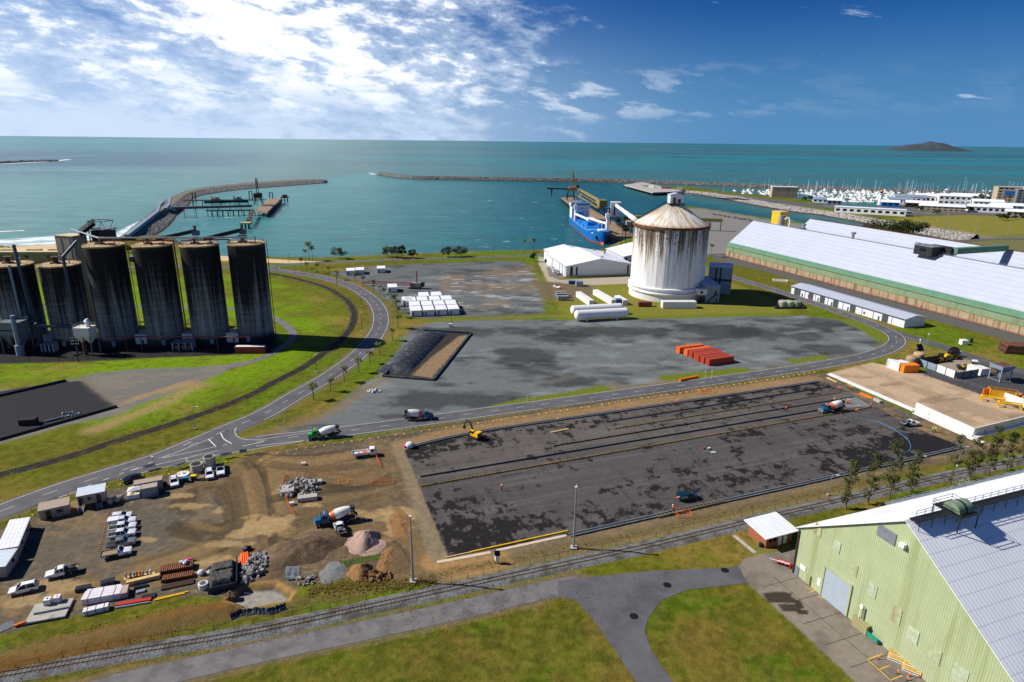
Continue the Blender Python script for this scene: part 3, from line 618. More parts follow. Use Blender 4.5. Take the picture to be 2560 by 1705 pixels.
railway('railway_track',[p for p in RAIL1 if p[0]>-160],'ballast_dark','sleeper_dark','dark overgrown railway track curving round the lawn beside the tall silos',2.8)
# rock walls, island, reef
def rock_mat(name,a,bcol,wet):
 m=bpy.data.materials.new(name);m.use_nodes=True;_M[name]=m
 t=NT(m.node_tree);m.node_tree.nodes.clear();tc=t.node('ShaderNodeTexCoord');ob=tc.outputs['Object']
 v=t.node('ShaderNodeTexVoronoi',{'Vector':ob,'Scale':.5});rndc=v.outputs['Color']
 sx=t.node('ShaderNodeSeparateXYZ',{0:rndc});c=t.mix(sx.outputs[0],a,bcol)
 c=t.mix(t.ramp(v.outputs['Distance'],.55,.95),c,(.012,.012,.014))
 z=t.node('ShaderNodeSeparateXYZ',{0:t.node('ShaderNodeNewGeometry').outputs['Position']}).outputs[2]
 c=t.mix(t.ramp(z,SEA+1.3,SEA+.5),c,wet)
 bs=t.node('ShaderNodeBsdfPrincipled',{'Base Color':c,'Roughness':.9})
 bn=t.node('ShaderNodeBump',{'Height':t.math('MULTIPLY',v.outputs['Distance'],-1.2),'Distance':1.0,'Strength':1.0});t.l.new(bn.outputs[0],bs.inputs['Normal'])
 out=t.node('ShaderNodeOutputMaterial');t.l.new(bs.outputs[0],out.inputs[0])
rock_mat('rock_dark',C(62,62,66),C(128,126,124),C(34,30,26));rock_mat('rock_pale',C(120,114,108),C(196,188,178),C(58,48,38))
mat('crest_track',C(110,104,92),.9,var=.25,scale=.1,dirt=C(104,106,50),dirt_amt=.3,dirt_scale=.04)
def rock_wall(outer,inner,prof,n,jit,mats,crest=(),cols=None):
 """mound between two toe lines; prof: (fraction across, height)"""
 O,I=resample(outer,n),resample(inner,n);b=B();rn=random.Random(5);m=len(prof)
 for i in range(n):
  for k,(f,z)in enumerate(prof):
   j=0 if k in crest else jit
   b.v.append((O[i][0]*(1-f)+I[i][0]*f+rn.uniform(-j,j),O[i][1]*(1-f)+I[i][1]*f+rn.uniform(-j,j),z+rn.uniform(-j,j)*.7))
 for i in range(n-1):
  for k in range(m-1):
   b.f.append((i*m+k,i*m+k+1,(i+1)*m+k+1,(i+1)*m+k)[::-1]);b.m.append(1 if(k in crest and k+1 in crest)else 0)
 return b
outer=gpl([(262,612),(300,586),(330,561),(376,526),(410,499),(438,488),(472,477),(529,468),(621,459),(735,452),(804,451),(818,455)],SEA)
inner=gpl([(380,610),(398,590),(428,572),(460,533),(484,512),(490,497),(529,487),(585,479),(658,472),(735,466),(800,460),(818,457)],SEA)
outer,inner=catmull(outer,4),catmull(inner,4)
pf=[(0,-6),(.06,-4.4),(.12,-3),(.18,-1.6),(.24,-.2),(.30,1.0),(.36,1.1),(.50,1.1),(.58,.9),(.66,-.6),(.75,-2),(.84,-3.2),(.93,-4.6),(1,-6)]
t=thing('breakwater','curved rock breakwater reaching out beside the old rusty loading jetty','breakwater');part('rock_mound',rock_wall(outer,inner,pf,260,.55,None,(6,7,8)),['rock_dark','crest_track'],t)
lo=gpl([(938,437),(960,441),(1011,447),(1100,449.5),(1360,454),(1481,455.5),(1600,459),(1900,470),(2200,481),(2560,493),(2900,505)],SEA);lo=catmull(lo,10);hi=offset(lo,30)
t=thing('breakwater','long straight rock breakwater shielding the harbour and marina from the open sea','breakwater');part('rock_mound',rock_wall(hi,lo,[(0,-6),(.1,-3),(.2,0),(.3,2.4),(.4,3.0),(.55,3.0),(.65,2.2),(.75,.4),(.85,-2),(.93,-4),(1,-6)],420,.9,None,(4,5)),['rock_dark','crest_track'],t)
top=catmull(gpl([(1690,475),(1761,481),(1836,491),(1915,505),(2059,527),(2150,541),(2261,559),(2330,570),(2440,588)]),6);wl=catmull(gpl([(1690,480),(1783,494),(1871,512),(1981,532),(2040,538),(2128,554),(2195,569),(2290,590),(2400,612)],SEA),6)
t=thing('rock_revetment','pale boulder revetment sloping to the harbour below the marina road','revetment');part('rock_slope',rock_wall(top,wl,[(-.2,-.3),(-.05,.5),(.05,.5),(.2,-.2),(.35,-1),(.5,-1.9),(.65,-2.8),(.8,-3.5),(1,-4.3),(1.2,-6)],260,.5,None),'rock_pale',t)
def far_hill(name,label,px0,px1,py,h_px,cat):
 a,c=gp(px0,py,SEA),gp(px1,py,SEA);mx,my=(a[0]+c[0])/2,(a[1]+c[1])/2;w=math.dist(a,c);dist=math.hypot(mx,my);H=h_px/F_PX*dist*1.02
 b=B();n=40;rows=12;rn=random.Random(2)
 for j in range(rows+1):
  for i in range(n+1):
   u=i/n*2-1;v=j/rows*2-1;r=min(1,math.hypot(u,v));z=H*max(0,(1-r**1.3))*(1+.12*math.sin(u*7)+rn.uniform(-.07,.07))
   b.v.append((u*w/2,v*w/3,z-(2 if r>=1 else 0)))
 for j in range(rows):
  for i in range(n):b.f.append((j*(n+1)+i,j*(n+1)+i+1,(j+1)*(n+1)+i+1,(j+1)*(n+1)+i));b.m.append(0)
 o=part(name,b,'island_scrub',None,True,None,(mx,my,SEA));o['kind']='structure';return o
mat('island_scrub',C(58,70,78),.95,var=.3,scale=.02)
far_hill('island','',2252,2378,377,17,'island')
b=B();rn=random.Random(9)
for i in range(60):
 p=gp(-40+i*3.0,409-i*.11+rn.uniform(-.6,.6),SEA);b.ball(p[0],p[1],SEA,rn.uniform(8,16),rn.uniform(4,7),rn.uniform(2,5),7,3,0,True,.3,rn)
one('rock_reef',b,'rock_dark','low dark rock reef awash in white water out at sea','reef')
# building materials
mat('roof_white',C(234,236,240),.55,var=.04,scale=.15,rib=(1,.76,.008),dirt=C(216,221,229),dirt_amt=.4,dirt_scale=.08,line=(0,1.9,.07,C(166,174,188),.6))
mat('roof_white_x',C(176,182,195),.6,var=.04,scale=.2,rib=(0,.76,.008),dirt=C(172,179,193),dirt_amt=.5,dirt_scale=.05,line=(1,2.6,.12,C(136,144,162),.8))
mat('wall_white',C(214,218,224),.6,var=.05,scale=.3,rib=(0,.3,.01),dirt=C(190,190,188),dirt_amt=.2,dirt_scale=.3)
mat('wall_white_y',C(214,218,224),.6,var=.05,scale=.3,rib=(1,.3,.01),dirt=C(190,190,188),dirt_amt=.2,dirt_scale=.3)
mat('wall_green',C(168,178,138),.6,var=.06,scale=.25,rib=(0,.42,.02),dirt=C(150,160,112),dirt_amt=.45,dirt_scale=.35,streak=True,line=(2,5.0,.06,C(140,150,104),.5))
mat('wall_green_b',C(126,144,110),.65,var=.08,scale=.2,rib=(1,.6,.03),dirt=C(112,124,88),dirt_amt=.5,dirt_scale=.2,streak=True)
mat('roof_green',C(84,126,98),.6,var=.1,scale=.3,rib=(1,.6,.02),dirt=C(70,112,84),dirt_amt=.4,dirt_scale=.2)
mat('concrete_tan',C(166,146,116),.9,var=.15,scale=.3,dirt=C(112,88,62),dirt_amt=.55,dirt_scale=.35,streak=True)
mat('concrete',C(172,168,160),.9,var=.1,scale=.5,bump=.01,dirt=C(140,134,126),dirt_amt=.4,dirt_scale=.4)
mat('concrete_white',C(222,220,214),.85,var=.06,scale=.4,dirt=C(176,170,160),dirt_amt=.25,dirt_scale=.3)
mat('dark_steel',C(44,46,48),.6,.3,var=.25,scale=1.0)
mat('black',C(18,18,20),.6,var=.2,scale=1.0)
mat('glass_dark',C(16,20,24),.12,var=.1,scale=1.0,spec=.6)
mat('galv',C(158,164,168),.45,.5,var=.12,scale=1.5)
mat('grey_paint',C(120,126,132),.6,var=.12,scale=.8,dirt=C(92,92,92),dirt_amt=.4)
mat('blue_grey',C(132,150,166),.6,var=.08,scale=.4,dirt=C(100,112,122),dirt_amt=.4,dirt_scale=.4)
mat('duct_blue',C(66,84,104),.5,.2,var=.12,scale=1.0)
mat('rust',C(118,72,42),.85,var=.35,scale=.9,dirt=C(70,46,34),dirt_amt=.7,dirt_scale=.7)
mat('rust_dark',C(76,56,44),.85,var=.35,scale=.8,dirt=C(46,38,34),dirt_amt=.6,dirt_scale=.5)
mat('rust_red',C(142,70,62),.7,var=.2,scale=.8,dirt=C(90,52,44),dirt_amt=.4)
mat('beige',C(178,162,138),.8,var=.07,scale=.3,dirt=C(140,126,108),dirt_amt=.4,dirt_scale=.3,streak=True)
mat('khaki',C(152,148,104),.7,var=.08,scale=.3,rib=(0,.6,.02));mat('khaki_roof',C(206,192,148),.7,var=.08,scale=.2)
mat('brick_red',C(156,92,66),.9,var=.2,scale=6,dirt=C(126,74,54),dirt_amt=.5,dirt_scale=3)
mat('shade_door',C(66,70,76),.6,var=.08,scale=1,rib=(2,.3,.02));mat('door_grey',C(168,180,192),.5,.1,var=.05,scale=.5,rib=(2,.2,.01))
mat('yellow',C(236,184,22),.5,var=.08,scale=1.5,dirt=C(180,140,30),dirt_amt=.25);mat('red',C(196,42,36),.5,var=.1,scale=1.5);mat('orange',C(240,116,22),.5,var=.08,scale=1.5)
mat('white',C(232,232,230),.5,var=.05,scale=1.0,dirt=C(196,194,190),dirt_amt=.15);mat('tan_top',C(196,168,126),.9,var=.14,scale=.4,dirt=C(150,120,84),dirt_amt=.5)
def silo_mat():
 m=bpy.data.materials.new('silo_concrete');m.use_nodes=True;_M['silo_concrete']=m
 t=NT(m.node_tree);m.node_tree.nodes.clear();ob=t.node('ShaderNodeTexCoord').outputs['Object'];oi=t.node('ShaderNodeObjectInfo').outputs['Random']
 off=t.node('ShaderNodeCombineXYZ',{0:t.math('MULTIPLY',oi,60),1:t.math('MULTIPLY',oi,33),2:0.0}).outputs[0]
 p=t.node('ShaderNodeVectorMath',{0:ob,1:off},operation='ADD').outputs[0];z=t.node('ShaderNodeSeparateXYZ',{0:ob}).outputs[2]
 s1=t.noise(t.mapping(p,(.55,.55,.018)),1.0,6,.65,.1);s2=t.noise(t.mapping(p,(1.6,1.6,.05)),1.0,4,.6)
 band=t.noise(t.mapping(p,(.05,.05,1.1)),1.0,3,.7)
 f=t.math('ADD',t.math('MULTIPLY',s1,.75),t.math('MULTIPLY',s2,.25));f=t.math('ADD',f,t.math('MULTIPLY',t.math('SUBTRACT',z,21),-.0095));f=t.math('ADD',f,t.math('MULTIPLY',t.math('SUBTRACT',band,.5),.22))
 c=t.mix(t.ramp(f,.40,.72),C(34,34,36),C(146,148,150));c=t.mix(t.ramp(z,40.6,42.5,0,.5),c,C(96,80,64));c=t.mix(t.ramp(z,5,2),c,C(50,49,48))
 line=t.ramp(t.math('ABSOLUTE',t.math('SUBTRACT',t.math('FRACT',t.math('MULTIPLY',z,.8)),.5)),.43,.49)
 c=t.mix(t.math('MULTIPLY',line,.13),c,C(110,108,106))
 bs=t.node('ShaderNodeBsdfPrincipled',{'Base Color':c,'Roughness':.92,'Specular IOR Level':.2});out=t.node('ShaderNodeOutputMaterial');t.l.new(bs.outputs[0],out.inputs[0])
 m=bpy.data.materials.new('silo_white');m.use_nodes=True;_M['silo_white']=m
 t=NT(m.node_tree);m.node_tree.nodes.clear();ob=t.node('ShaderNodeTexCoord').outputs['Object'];z=t.node('ShaderNodeSeparateXYZ',{0:ob}).outputs[2]
 st=t.noise(t.mapping(ob,(.55,.55,.02)),1.0,7,.68,.15);fine=t.noise(t.mapping(ob,(2.2,2.2,.05)),1.0,5,.65);sp=t.noise(t.mapping(ob,(1.1,1.1,.7)),1.0,6,.75)
 hz=t.ramp(z,8,41,-.025,.14)
 c=t.mix(t.ramp(t.math('ADD',st,hz),.53,.68),C(228,228,228),C(178,156,122));c=t.mix(t.ramp(t.math('ADD',t.math('ADD',t.math('MULTIPLY',st,.5),t.math('MULTIPLY',fine,.5)),hz),.58,.66),c,C(96,78,60))
 c=t.mix(t.ramp(t.math('ADD',sp,t.math('MULTIPLY',hz,.6)),.63,.67),c,C(62,52,46));c=t.mix(t.ramp(t.math('ADD',t.noise(t.mapping(ob,(3,3,.16)),1.0,5,.7),t.math('MULTIPLY',hz,.9)),.66,.70),c,C(54,44,38))
 bs=t.node('ShaderNodeBsdfPrincipled',{'Base Color':c,'Roughness':.75});out=t.node('ShaderNodeOutputMaterial');t.l.new(bs.outputs[0],out.inputs[0])
 m=bpy.data.materials.new('silo_roof');m.use_nodes=True;_M['silo_roof']=m
 t=NT(m.node_tree);m.node_tree.nodes.clear();ob=t.node('ShaderNodeTexCoord').outputs['Object'];sx=t.node('ShaderNodeSeparateXYZ',{0:ob})
 an=t.math('ARCTAN2',sx.outputs[1],sx.outputs[0]);rr=t.node('ShaderNodeVectorMath',{0:ob},operation='LENGTH').outputs[1]
 v=t.node('ShaderNodeCombineXYZ',{0:t.math('MULTIPLY',an,7.0),1:t.math('MULTIPLY',sx.outputs[2],.12),2:0.0}).outputs[0]
 n=t.noise(v,1.0,6,.65,.2);c=t.mix(t.ramp(n,.42,.60),C(222,218,210),C(190,164,122));c=t.mix(t.ramp(t.noise(t.mapping(v,(2,1,1)),1.0,6,.7),.6,.68),c,C(104,76,50));c=t.mix(t.ramp(sx.outputs[2],41.6,40.4),c,C(190,140,86))
 bs=t.node('ShaderNodeBsdfPrincipled',{'Base Color':c,'Roughness':.75});out=t.node('ShaderNodeOutputMaterial');t.l.new(bs.outputs[0],out.inputs[0])
silo_mat()
def behind(p,d):
 L=math.hypot(*p);return(p[0]*(1+d/L),p[1]*(1+d/L))
def pt(px,py,d):
 """3-D point on the sight line of a pixel at horizontal distance d"""
 x,y=(px-1280)/F_PX,(py-852.5)/F_PX;a,b=_c*x+_s*y,-_s*x+_c*y
 v=(a,_cp-_sp*b,-_sp-_cp*b);k=d/math.hypot(v[0],v[1]);return(v[0]*k,v[1]*k,CAM_H+v[2]*k)
def rel(P,o):return[(p[0]-o[0],p[1]-o[1],p[2]-(o[2]if len(o)>2 else 0))for p in P]
def railing(b,loop,z,h=1.1,n_posts=None,r=.05,mid=True):
 for k in((1,.5)if mid else(1,)):b.tube([(x,y,z+h*k)for x,y in loop],r,4)
 for x,y in loop[::1]:b.cyl((x,y,z),(x,y,z+h),r,r,4)
# tall dark silos
SILO_R=7.5
def tall_silo(h,extra):
 t=thing('silo','','silo')
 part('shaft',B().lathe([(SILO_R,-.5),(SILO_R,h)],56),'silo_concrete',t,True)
 part('plinth',B().lathe([(SILO_R+.3,0),(SILO_R+.3,.6),(SILO_R,.7)],48),'silo_concrete',t,True)
 part('roof_deck',B().lathe([(SILO_R+.02,h),(SILO_R-.5,h+.04),(.02,h+.3)],48),'tan_top',t)
 part('rim',B().lathe([(SILO_R,h-.45),(SILO_R+.22,h-.45),(SILO_R+.22,h+.1),(SILO_R,h+.1)],56),'tan_top',t,True)
 part('rim',B().lathe([(SILO_R,h-1.6),(SILO_R+.1,h-1.6),(SILO_R+.1,h-1.42),(SILO_R,h-1.42)],56),'rust_dark',t,True)
 b=B();lp=[(SILO_R*.98*math.cos(i*math.pi/12),SILO_R*.98*math.sin(i*math.pi/12))for i in range(25)];railing(b,lp,h,1.1);part('railing',b,'rust',t)
 part('access_door',B().box(-1.2,-SILO_R+.02,.8,1.4,.5,2.2),'blue_grey',t)
 b=B().cyl((SILO_R*.55,-1,h),(SILO_R*.55,-1,h+2.2),.28).box(SILO_R*.55,-1,h+2.2,.9,.9,.5);part('roof_vent',b,'galv',t)
 b=B().box(-1.5,.5,h+.2,3.2,2.6,.4);[b.bar((-3+x,-.7+y,h),(-3+x,-.7+y,h+2.8),.12)for x in(0,3)for y in(0,2.6)];b.box(-1.5,.6,h+2.7,3.4,3.0,.25).bar((-3,-.7,h),(0,-.7,h+2.8),.1).bar((-3,1.9,h+2.8),(0,1.9,h),.1).box(-1.4,.6,h+.6,1.2,1.2,2.0);part('roof_platform',b,'rust_dark',t)
 if extra:part('roof_hatch',B().box(3.6,-3.2,h+.1,2.4,1.2,.9),'tan_top',t);part('ladder',B().bar((SILO_R+.3,2,.5),(SILO_R+.3,2,h),.12).bar((SILO_R+.3,2.6,.5),(SILO_R+.3,2.6,h),.12),'rust',t)
 return t
SF={-2:(-276,870),-1:(-158,868),0:(-42,866),1:(75,868),2:(190,868),3:(305,868),4:(420,866),5:(532,864),6:(643,857)}
SC_={k:behind(gp(*p),SILO_R)for k,p in SF.items()}
lab=['short dark concrete silo farthest along the row, outside the view beyond the dust hoppers','short dark concrete silo just outside the view, shading the dust hoppers','short dark concrete silo cut off by the picture edge behind the dust hoppers','short dark concrete silo with two blue ducts running up its face','short dark concrete silo standing in front of the beige lift tower','tall dark concrete silo nearest the beige lift tower','tall dark concrete silo behind the small lean-to shelter, second from the lift tower','tall dark concrete silo with a red pipe running down beside it','tall dark concrete silo at the end of the row, beside the rusty red container']
s1=tall_silo(34.2,False);s3=tall_silo(42.3,True);u1=u3=False
for k in range(-2,7):
 src=s1 if k<3 else s3
 first=(src is s1 and not u1)or(src is s3 and not u3)
 o=src if first else copy_tree(src)
 if src is s1:u1=True
 else:u3=True
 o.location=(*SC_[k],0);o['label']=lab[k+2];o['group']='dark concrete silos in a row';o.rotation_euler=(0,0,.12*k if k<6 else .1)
q=pt(176,588,352);tb=q[:2];h=q[2]
t=thing('lift_tower','beige windowless lift tower rising behind the short silos','tower',tb,R(-14))
part('wall',B().box(0,0,0,9.6,7.4,h),'beige',t);part('roof',B().box(0,0,h,9.9,7.7,.3),'khaki_roof',t)
for x in(-1.6,3.0):part('pilaster',B().box(x,-3.75,0,.5,.12,h-.5),'grey_paint',t)
for i in range(4):part('louvre',B().box(-3.2,-3.74,h-8-i*3.0,1.6,.1,.25),'dark_steel',t)
q=pt(254,572,350);tf=q[:2]
t=thing('head_frame','open dark steel head frame with pale roof above the silo conveyors','tower',tf,R(-14));b=B();H2=q[2]
for x in(-4,0,4):
 for y in(-3.2,3.2):b.bar((x,y,0),(x,y,H2),.35)
for z in range(6,50,6):
 for y in(-3.2,3.2):b.bar((-4,y,z),(4,y,z),.25).bar((-4,y,z),(0,y,z-6),.15).bar((4,y,z),(0,y,z-6),.15)
 for x in(-4,4):b.bar((x,-3.2,z),(x,3.2,z),.25)
part('steel_frame',b,'dark_steel',t);part('roof',B().box(0,0,H2,9.6,7.6,.35),'grey_paint',t);part('machine_house',B().box(.3,0,H2-5.6,7.4,5.8,5.0),'dark_steel',t)
def truss(b,p,q,w=2.0,h=2.0,n=10,r=.09):
 p,q=Vector(p),Vector(q);d=(q-p);side=Vector((-d.y,d.x,0)).normalized()*w/2;up=Vector((0,0,h));prev=None
 for i in range(n+1):
  c=p+d*i/n;P4=[c-side,c+side,c+side+up,c-side+up]
  if prev:
   for a,k in zip(prev,P4):b.bar(a,k,r*1.4)
   b.bar(prev[0],P4[3],r).bar(prev[1],P4[2],r)
  for a,k in zip(P4,P4[1:]+P4[:1]):b.bar(a,k,r)
  prev=P4
 return b
d3=math.hypot(*SC_[3]);zt=42.6
t=thing('conveyor_gantry','inclined dark conveyor truss between the lift tower and the tall silo tops','conveyor',SC_[3]);o=(*SC_[3],0)
b=truss(B(),rel([(tb[0]+4,tb[1],42)],o)[0],rel([(tf[0]-3,tf[1],46.5)],o)[0],2.2,2.2,8,.14);part('truss',b,'dark_steel',t)
b=B().bar(rel([(tb[0]+4,tb[1],42.4)],o)[0],rel([(tf[0]-3,tf[1],46.9)],o)[0],1.6);part('belt_housing',b,'black',t)
for k in(4,5):
 a,c=SC_[k],SC_[k+1];t=thing('roof_conveyor',f'dark inclined conveyor crossing from the {ORD[k - 2]} tall silo roof to the next','conveyor',a,group='conveyors between silo tops')
 v=(c[0]-a[0],c[1]-a[1]);b=truss(B(),(2,.5,zt+1.0),(v[0]-1,v[1]+.5,zt+4.4),1.6,1.3,8,.12);part('truss',b,'dark_steel',t)
 part('belt_cover',B().bar((2,.5,zt+1.5),(v[0]-1,v[1]+.5,zt+5.0),1.15),'black',t);part('drive_house',B().box(v[0]-1.0,v[1]+.5,zt+3.2,2.4,2.0,2.0).cyl((v[0]-1.2,v[1]+.5,zt+5),(v[0]-1.2,v[1]+.5,zt+7.2),.5,.7,8),'duct_blue',t)
def pipe(name,label,P,r,m,legs=(),cat='pipe',n=8):
 o=P[0];t=thing(name,label,cat,(o[0],o[1],0));b=B().tube([(p[0]-o[0],p[1]-o[1],p[2])for p in P],r,n)
 for p in P[1:-1]:b.ball(p[0]-o[0],p[1]-o[1],p[2],r*1.02,n=8,m=5)
 part('pipe_run',b,m,t,True)
 for p in legs:part('support',B().bar((p[0]-o[0],p[1]-o[1],p[3]if len(p)>3 else 0),(p[0]-o[0],p[1]-o[1],p[2]),.22),m,t)
 return t
fr=lambda k,dx=0:(SC_[k][0]+dx,SC_[k][1]-2.5)
pipe('overhead_pipe','long grey pipe carried across the tops of the tall silos',[(tb[0]+3,tb[1]-3,45.2),(*fr(3),45.3),(*fr(4),45.3),(*fr(5),45.3),(*fr(6,2),45.0)],.34,'galv',[(*fr(k),45.2,42.3)for k in(3,4,5,6)])
pipe('overhead_pipe','red pipe dropping between two tall silos from their roofs',[(*fr(3,3),44.4),(*fr(4,3),44.2),(*fr(5,-9.2),44.0),(*fr(5,-9.2),5.5),(*fr(5,-5),4.8)],.28,'rust_red')
pipe('overhead_pipe','dull red pipe running from the third tall silo roof to the last',[(*fr(5,-6),44.1),(*fr(6,-6),44.0),(*fr(6,-6),42.4)],.26,'rust_red')
bl=[behind(gp(x,872),-3.5)for x in(300,380,500,600)]
pipe('ground_pipe','red pipe on posts running along the foot of the tall silos',[(*p,6.2)for p in[behind(gp(x,874),-2)for x in(270,330,440,560,630)]],.26,'rust_red',[(*behind(gp(x,874),-2),6.2)for x in(318,356,470,545,590)])
dd=math.hypot(*SC_[1])-SILO_R-.8;dd2=math.hypot(*SC_[2])-SILO_R-.8
pipe('dust_duct','blue steel duct climbing the short silo and rising above its roof',[pt(34,612,dd),pt(46,660,dd),pt(82,805,dd),pt(90,812,dd-1)],.62,'duct_blue')
pipe('dust_duct','paler blue duct on the face of the short silo beside the tall duct',[pt(22,663,dd),pt(52,792,dd),pt(56,800,dd-3)],.5,'blue_grey')
pipe('dust_duct','blue duct bending from the lift tower down the front of the second short silo',[pt(193,602,dd2),pt(157,642,dd2),pt(161,662,dd2),pt(191,806,dd2),pt(186,817,dd2),pt(95,815,dd2-2),pt(88,808,dd2-2)],.62,'duct_blue')
pipe('dust_duct','blue duct looping down to the two-hopper dust collector',[pt(62,808,dd-4),pt(84,803,dd-4),pt(93,815,dd-4),pt(100,850,dd-4),pt(92,868,dd-4)],.7,'duct_blue')
def hopper_unit(name,label,px,py,w,dpt,body_h,leg_h,top_h,m='white',hop=2):
 t=thing(name,label,'hopper',behind(gp(px,py),dpt/2),R(-2))
 part('bin',B().box(0,0,leg_h+body_h,w,dpt,top_h),m,t)
 for k in range(hop):
  x=(k-(hop-1)/2)*w/hop;part('cone',B().box(x,0,leg_h,w/hop*.2,dpt*.2,body_h,0,0,(5,5)),m,t)
 for x in(-w/2,w/2):
  for y in(-dpt/2,dpt/2):part('leg',B().bar((x*.96,y*.96,0),(x*.96,y*.96,leg_h+body_h),.3),'grey_paint',t)
 b=B();lp=[(-w/2,-dpt/2),(0,-dpt/2),(w/2,-dpt/2),(w/2,dpt/2),(-w/2,dpt/2),(-w/2,-dpt/2)];railing(b,lp,leg_h+body_h+top_h,1.1);part('railing',b,'galv',t)
 return t
t=hopper_unit('dust_collector','white dust collector greyed for shade, with two hoppers at the foot of the short silo',50,884,8.5,6,5.0,3.0,5.2,'grey_paint');part('stack',B().cyl((3.6,-3.8,0),(3.6,-3.8,16.5),.9,.8,14).cyl((3.6,-3.8,0),(3.6,-3.8,4.2),1.5,1.5,14),'blue_grey',t,True);part('band',B().box(0,-3.05,9.6,8.6,.12,.5),'dark_steel',t)  # both collectors are white; their grey stands in for the silos' shade
hopper_unit('dust_collector','white dust collector greyed for shade at the picture edge, smaller and partly cut off',-8,882,7,6,3.6,2.8,5.0,'grey_paint',1)
t=hopper_unit('bin_hopper','weathered white bin hopper on blue steel legs before the short silo',225,890,6.4,5,3.4,5.0,3.4,'concrete_white',2);part('cyclone',B().cyl((1.6,0,11.8),(1.6,0,14.0),.9,.9,12).cyl((1.6,0,14),(1.6,0,15),1.3,.5,12),'white',t,True);part('spout',B().cyl((-1.0,-.6,0),(-1.0,-.6,5.4),.7,.9,10),'rust',t)
def hut(name,label,px,py,w,d,h,rz=0.0,wall='blue_grey',roof='grey_paint',slope=.4,cat='shed',door=True,push=True,openf=False):
 c=behind(gp(px,py),d/2)if push else gp(px,py)
 t=thing(name,label,cat,c,rz)
 if openf:
  part('back_wall',B().box(0,d/2-.1,0,w,.15,h),wall,t);part('side_wall',B().box(-w/2+.08,0,0,.15,d-.3,h),wall,t);part('side_wall',B().box(w/2-.08,0,0,.15,d-.3,h),wall,t)
  for x in(-w/2+.1,-w/6,w/6,w/2-.1):part('post',B().bar((x,-d/2+.1,0),(x,-d/2+.1,h),.16),'white',t)
  for x in(-w/3,0,w/3):part('machine',B().box(x,.2,0,w*.2,d*.4,h*.55).cyl((x,.2,h*.55),(x,.2,h*.75),.35),'grey_paint',t)
 else:
  part('wall',B().box(0,0,0,w,d,h),wall,t)
  if door:part('door',B().box(-w*.3,-d/2-.03,0,.9,.06,min(2,h*.8)),'shade_door',t);part('window',B().box(w*.2,-d/2-.03,h*.45,w*.22,.06,h*.28),'glass_dark',t)
 part('roof',B().add([(-w/2-.2,-d/2-.3,h),(w/2+.2,-d/2-.3,h),(w/2+.2,d/2+.2,h+slope),(-w/2-.2,d/2+.2,h+slope),(-w/2-.2,-d/2-.3,h+.14),(w/2+.2,-d/2-.3,h+.14),(w/2+.2,d/2+.2,h+slope+.14),(-w/2-.2,d/2+.2,h+slope+.14)],[(3,2,1,0),(4,5,6,7),(0,1,5,4),(1,2,6,5),(2,3,7,6),(3,0,4,7)]),roof,t)
 return t
hut('pump_shelter','small dark pump shelter under a pale lean-to roof by the short silos',127,880,5.0,3.6,3.2,0,openf=True)
hut('switch_shelter','open-fronted shelter with a grey pitched roof before the tall silos',462,876,8.0,4.4,3.2,R(6),openf=True)
for px,py,w,lb in((142,862,7,'white annex wall between the two short silos'),(363,862,5,'white annex room between the third and fourth silos'),(478,861,4.5,'pale annex room beside the falling red pipe'),(588,858,5,'pale annex room with a small blue door between the last two silos')):
 t=thing('silo_annex',lb,'annex',behind(gp(px,py),4),R(3));part('wall',B().box(0,0,0,w,5,4.4),'concrete_white',t);part('roof',B().box(0,0,4.4,w+.3,5.3,.25),'grey_paint',t);part('door',B().box(.6,-2.53,0,.9,.06,2.0),'duct_blue',t)
A=gp(-260,660);rz=R(5);t=thing('long_building','long low khaki building with pale flat roof near the beach','building',A,rz)
part('wall',B().box(55,8,0,104,15,7.4),'khaki',t);part('roof',B().box(55,8,7.4,105,16,.5),'khaki_roof',t)
for x in(30,54,69,86,100):part('roof_vent',B().box(x,7,7.9,9,3,.8),'tan_top',t)
for x in(43,68,84,98.4):part('window',B().box(x,.46,3.4,2.2,.1,2.0),'glass_dark',t)
hut('kiosk','small dark green kiosk on the lawn behind the tall silos',338,655,5,4,3.6,0,'dark_steel','grey_paint')
# big white silo
mat('sheet_clear',C(178,188,160),.5,var=.2,scale=1.0,dirt=C(150,152,122),dirt_amt=.5,dirt_scale=.8,streak=True);mat('sheet_worn',C(170,178,142),.5,var=.2,scale=1.0,dirt=C(152,138,100),dirt_amt=.55,dirt_scale=.8,streak=True)
mat('vent_green',C(112,138,112),.8,var=.2,scale=1,dirt=C(132,130,112),dirt_amt=.6,dirt_scale=.9)
WS_R=20.6;wc=behind(gp(1662,757),WS_R+.6)
t=thing('white_silo','huge rust-streaked white silo with conical roof and rooftop house','silo',wc);zE=40.4
b=B();n=96;prof=[]
for i in range(n):
 a=2*math.pi*i/n;r=WS_R+(.16 if i%4==0 else 0)
 b.v+=[(r*math.cos(a),r*math.sin(a),7.4),(r*math.cos(a),r*math.sin(a),zE)]
b.f+=[(2*i,2*((i+1)%n),2*((i+1)%n)+1,2*i+1)for i in range(n)];b.m+=[0]*n;part('shaft',b,'silo_white',t)
part('base_wall',B().lathe([(WS_R+.5,0),(WS_R+.5,5.0)],72),'concrete_white',t,True)
part('base_ring',B().lathe([(WS_R+.5,3.9),(WS_R+1.3,4.2),(WS_R+1.3,4.9),(WS_R+.3,5.2)],72),'silo_white',t,True)
part('base_ring',B().lathe([(WS_R,6.2),(WS_R+1.1,6.5),(WS_R+1.1,7.3),(WS_R,7.7)],72),'silo_white',t,True);part('base_band',B().lathe([(WS_R+.2,5.0),(WS_R+.2,6.4)],72),'silo_white',t,True)
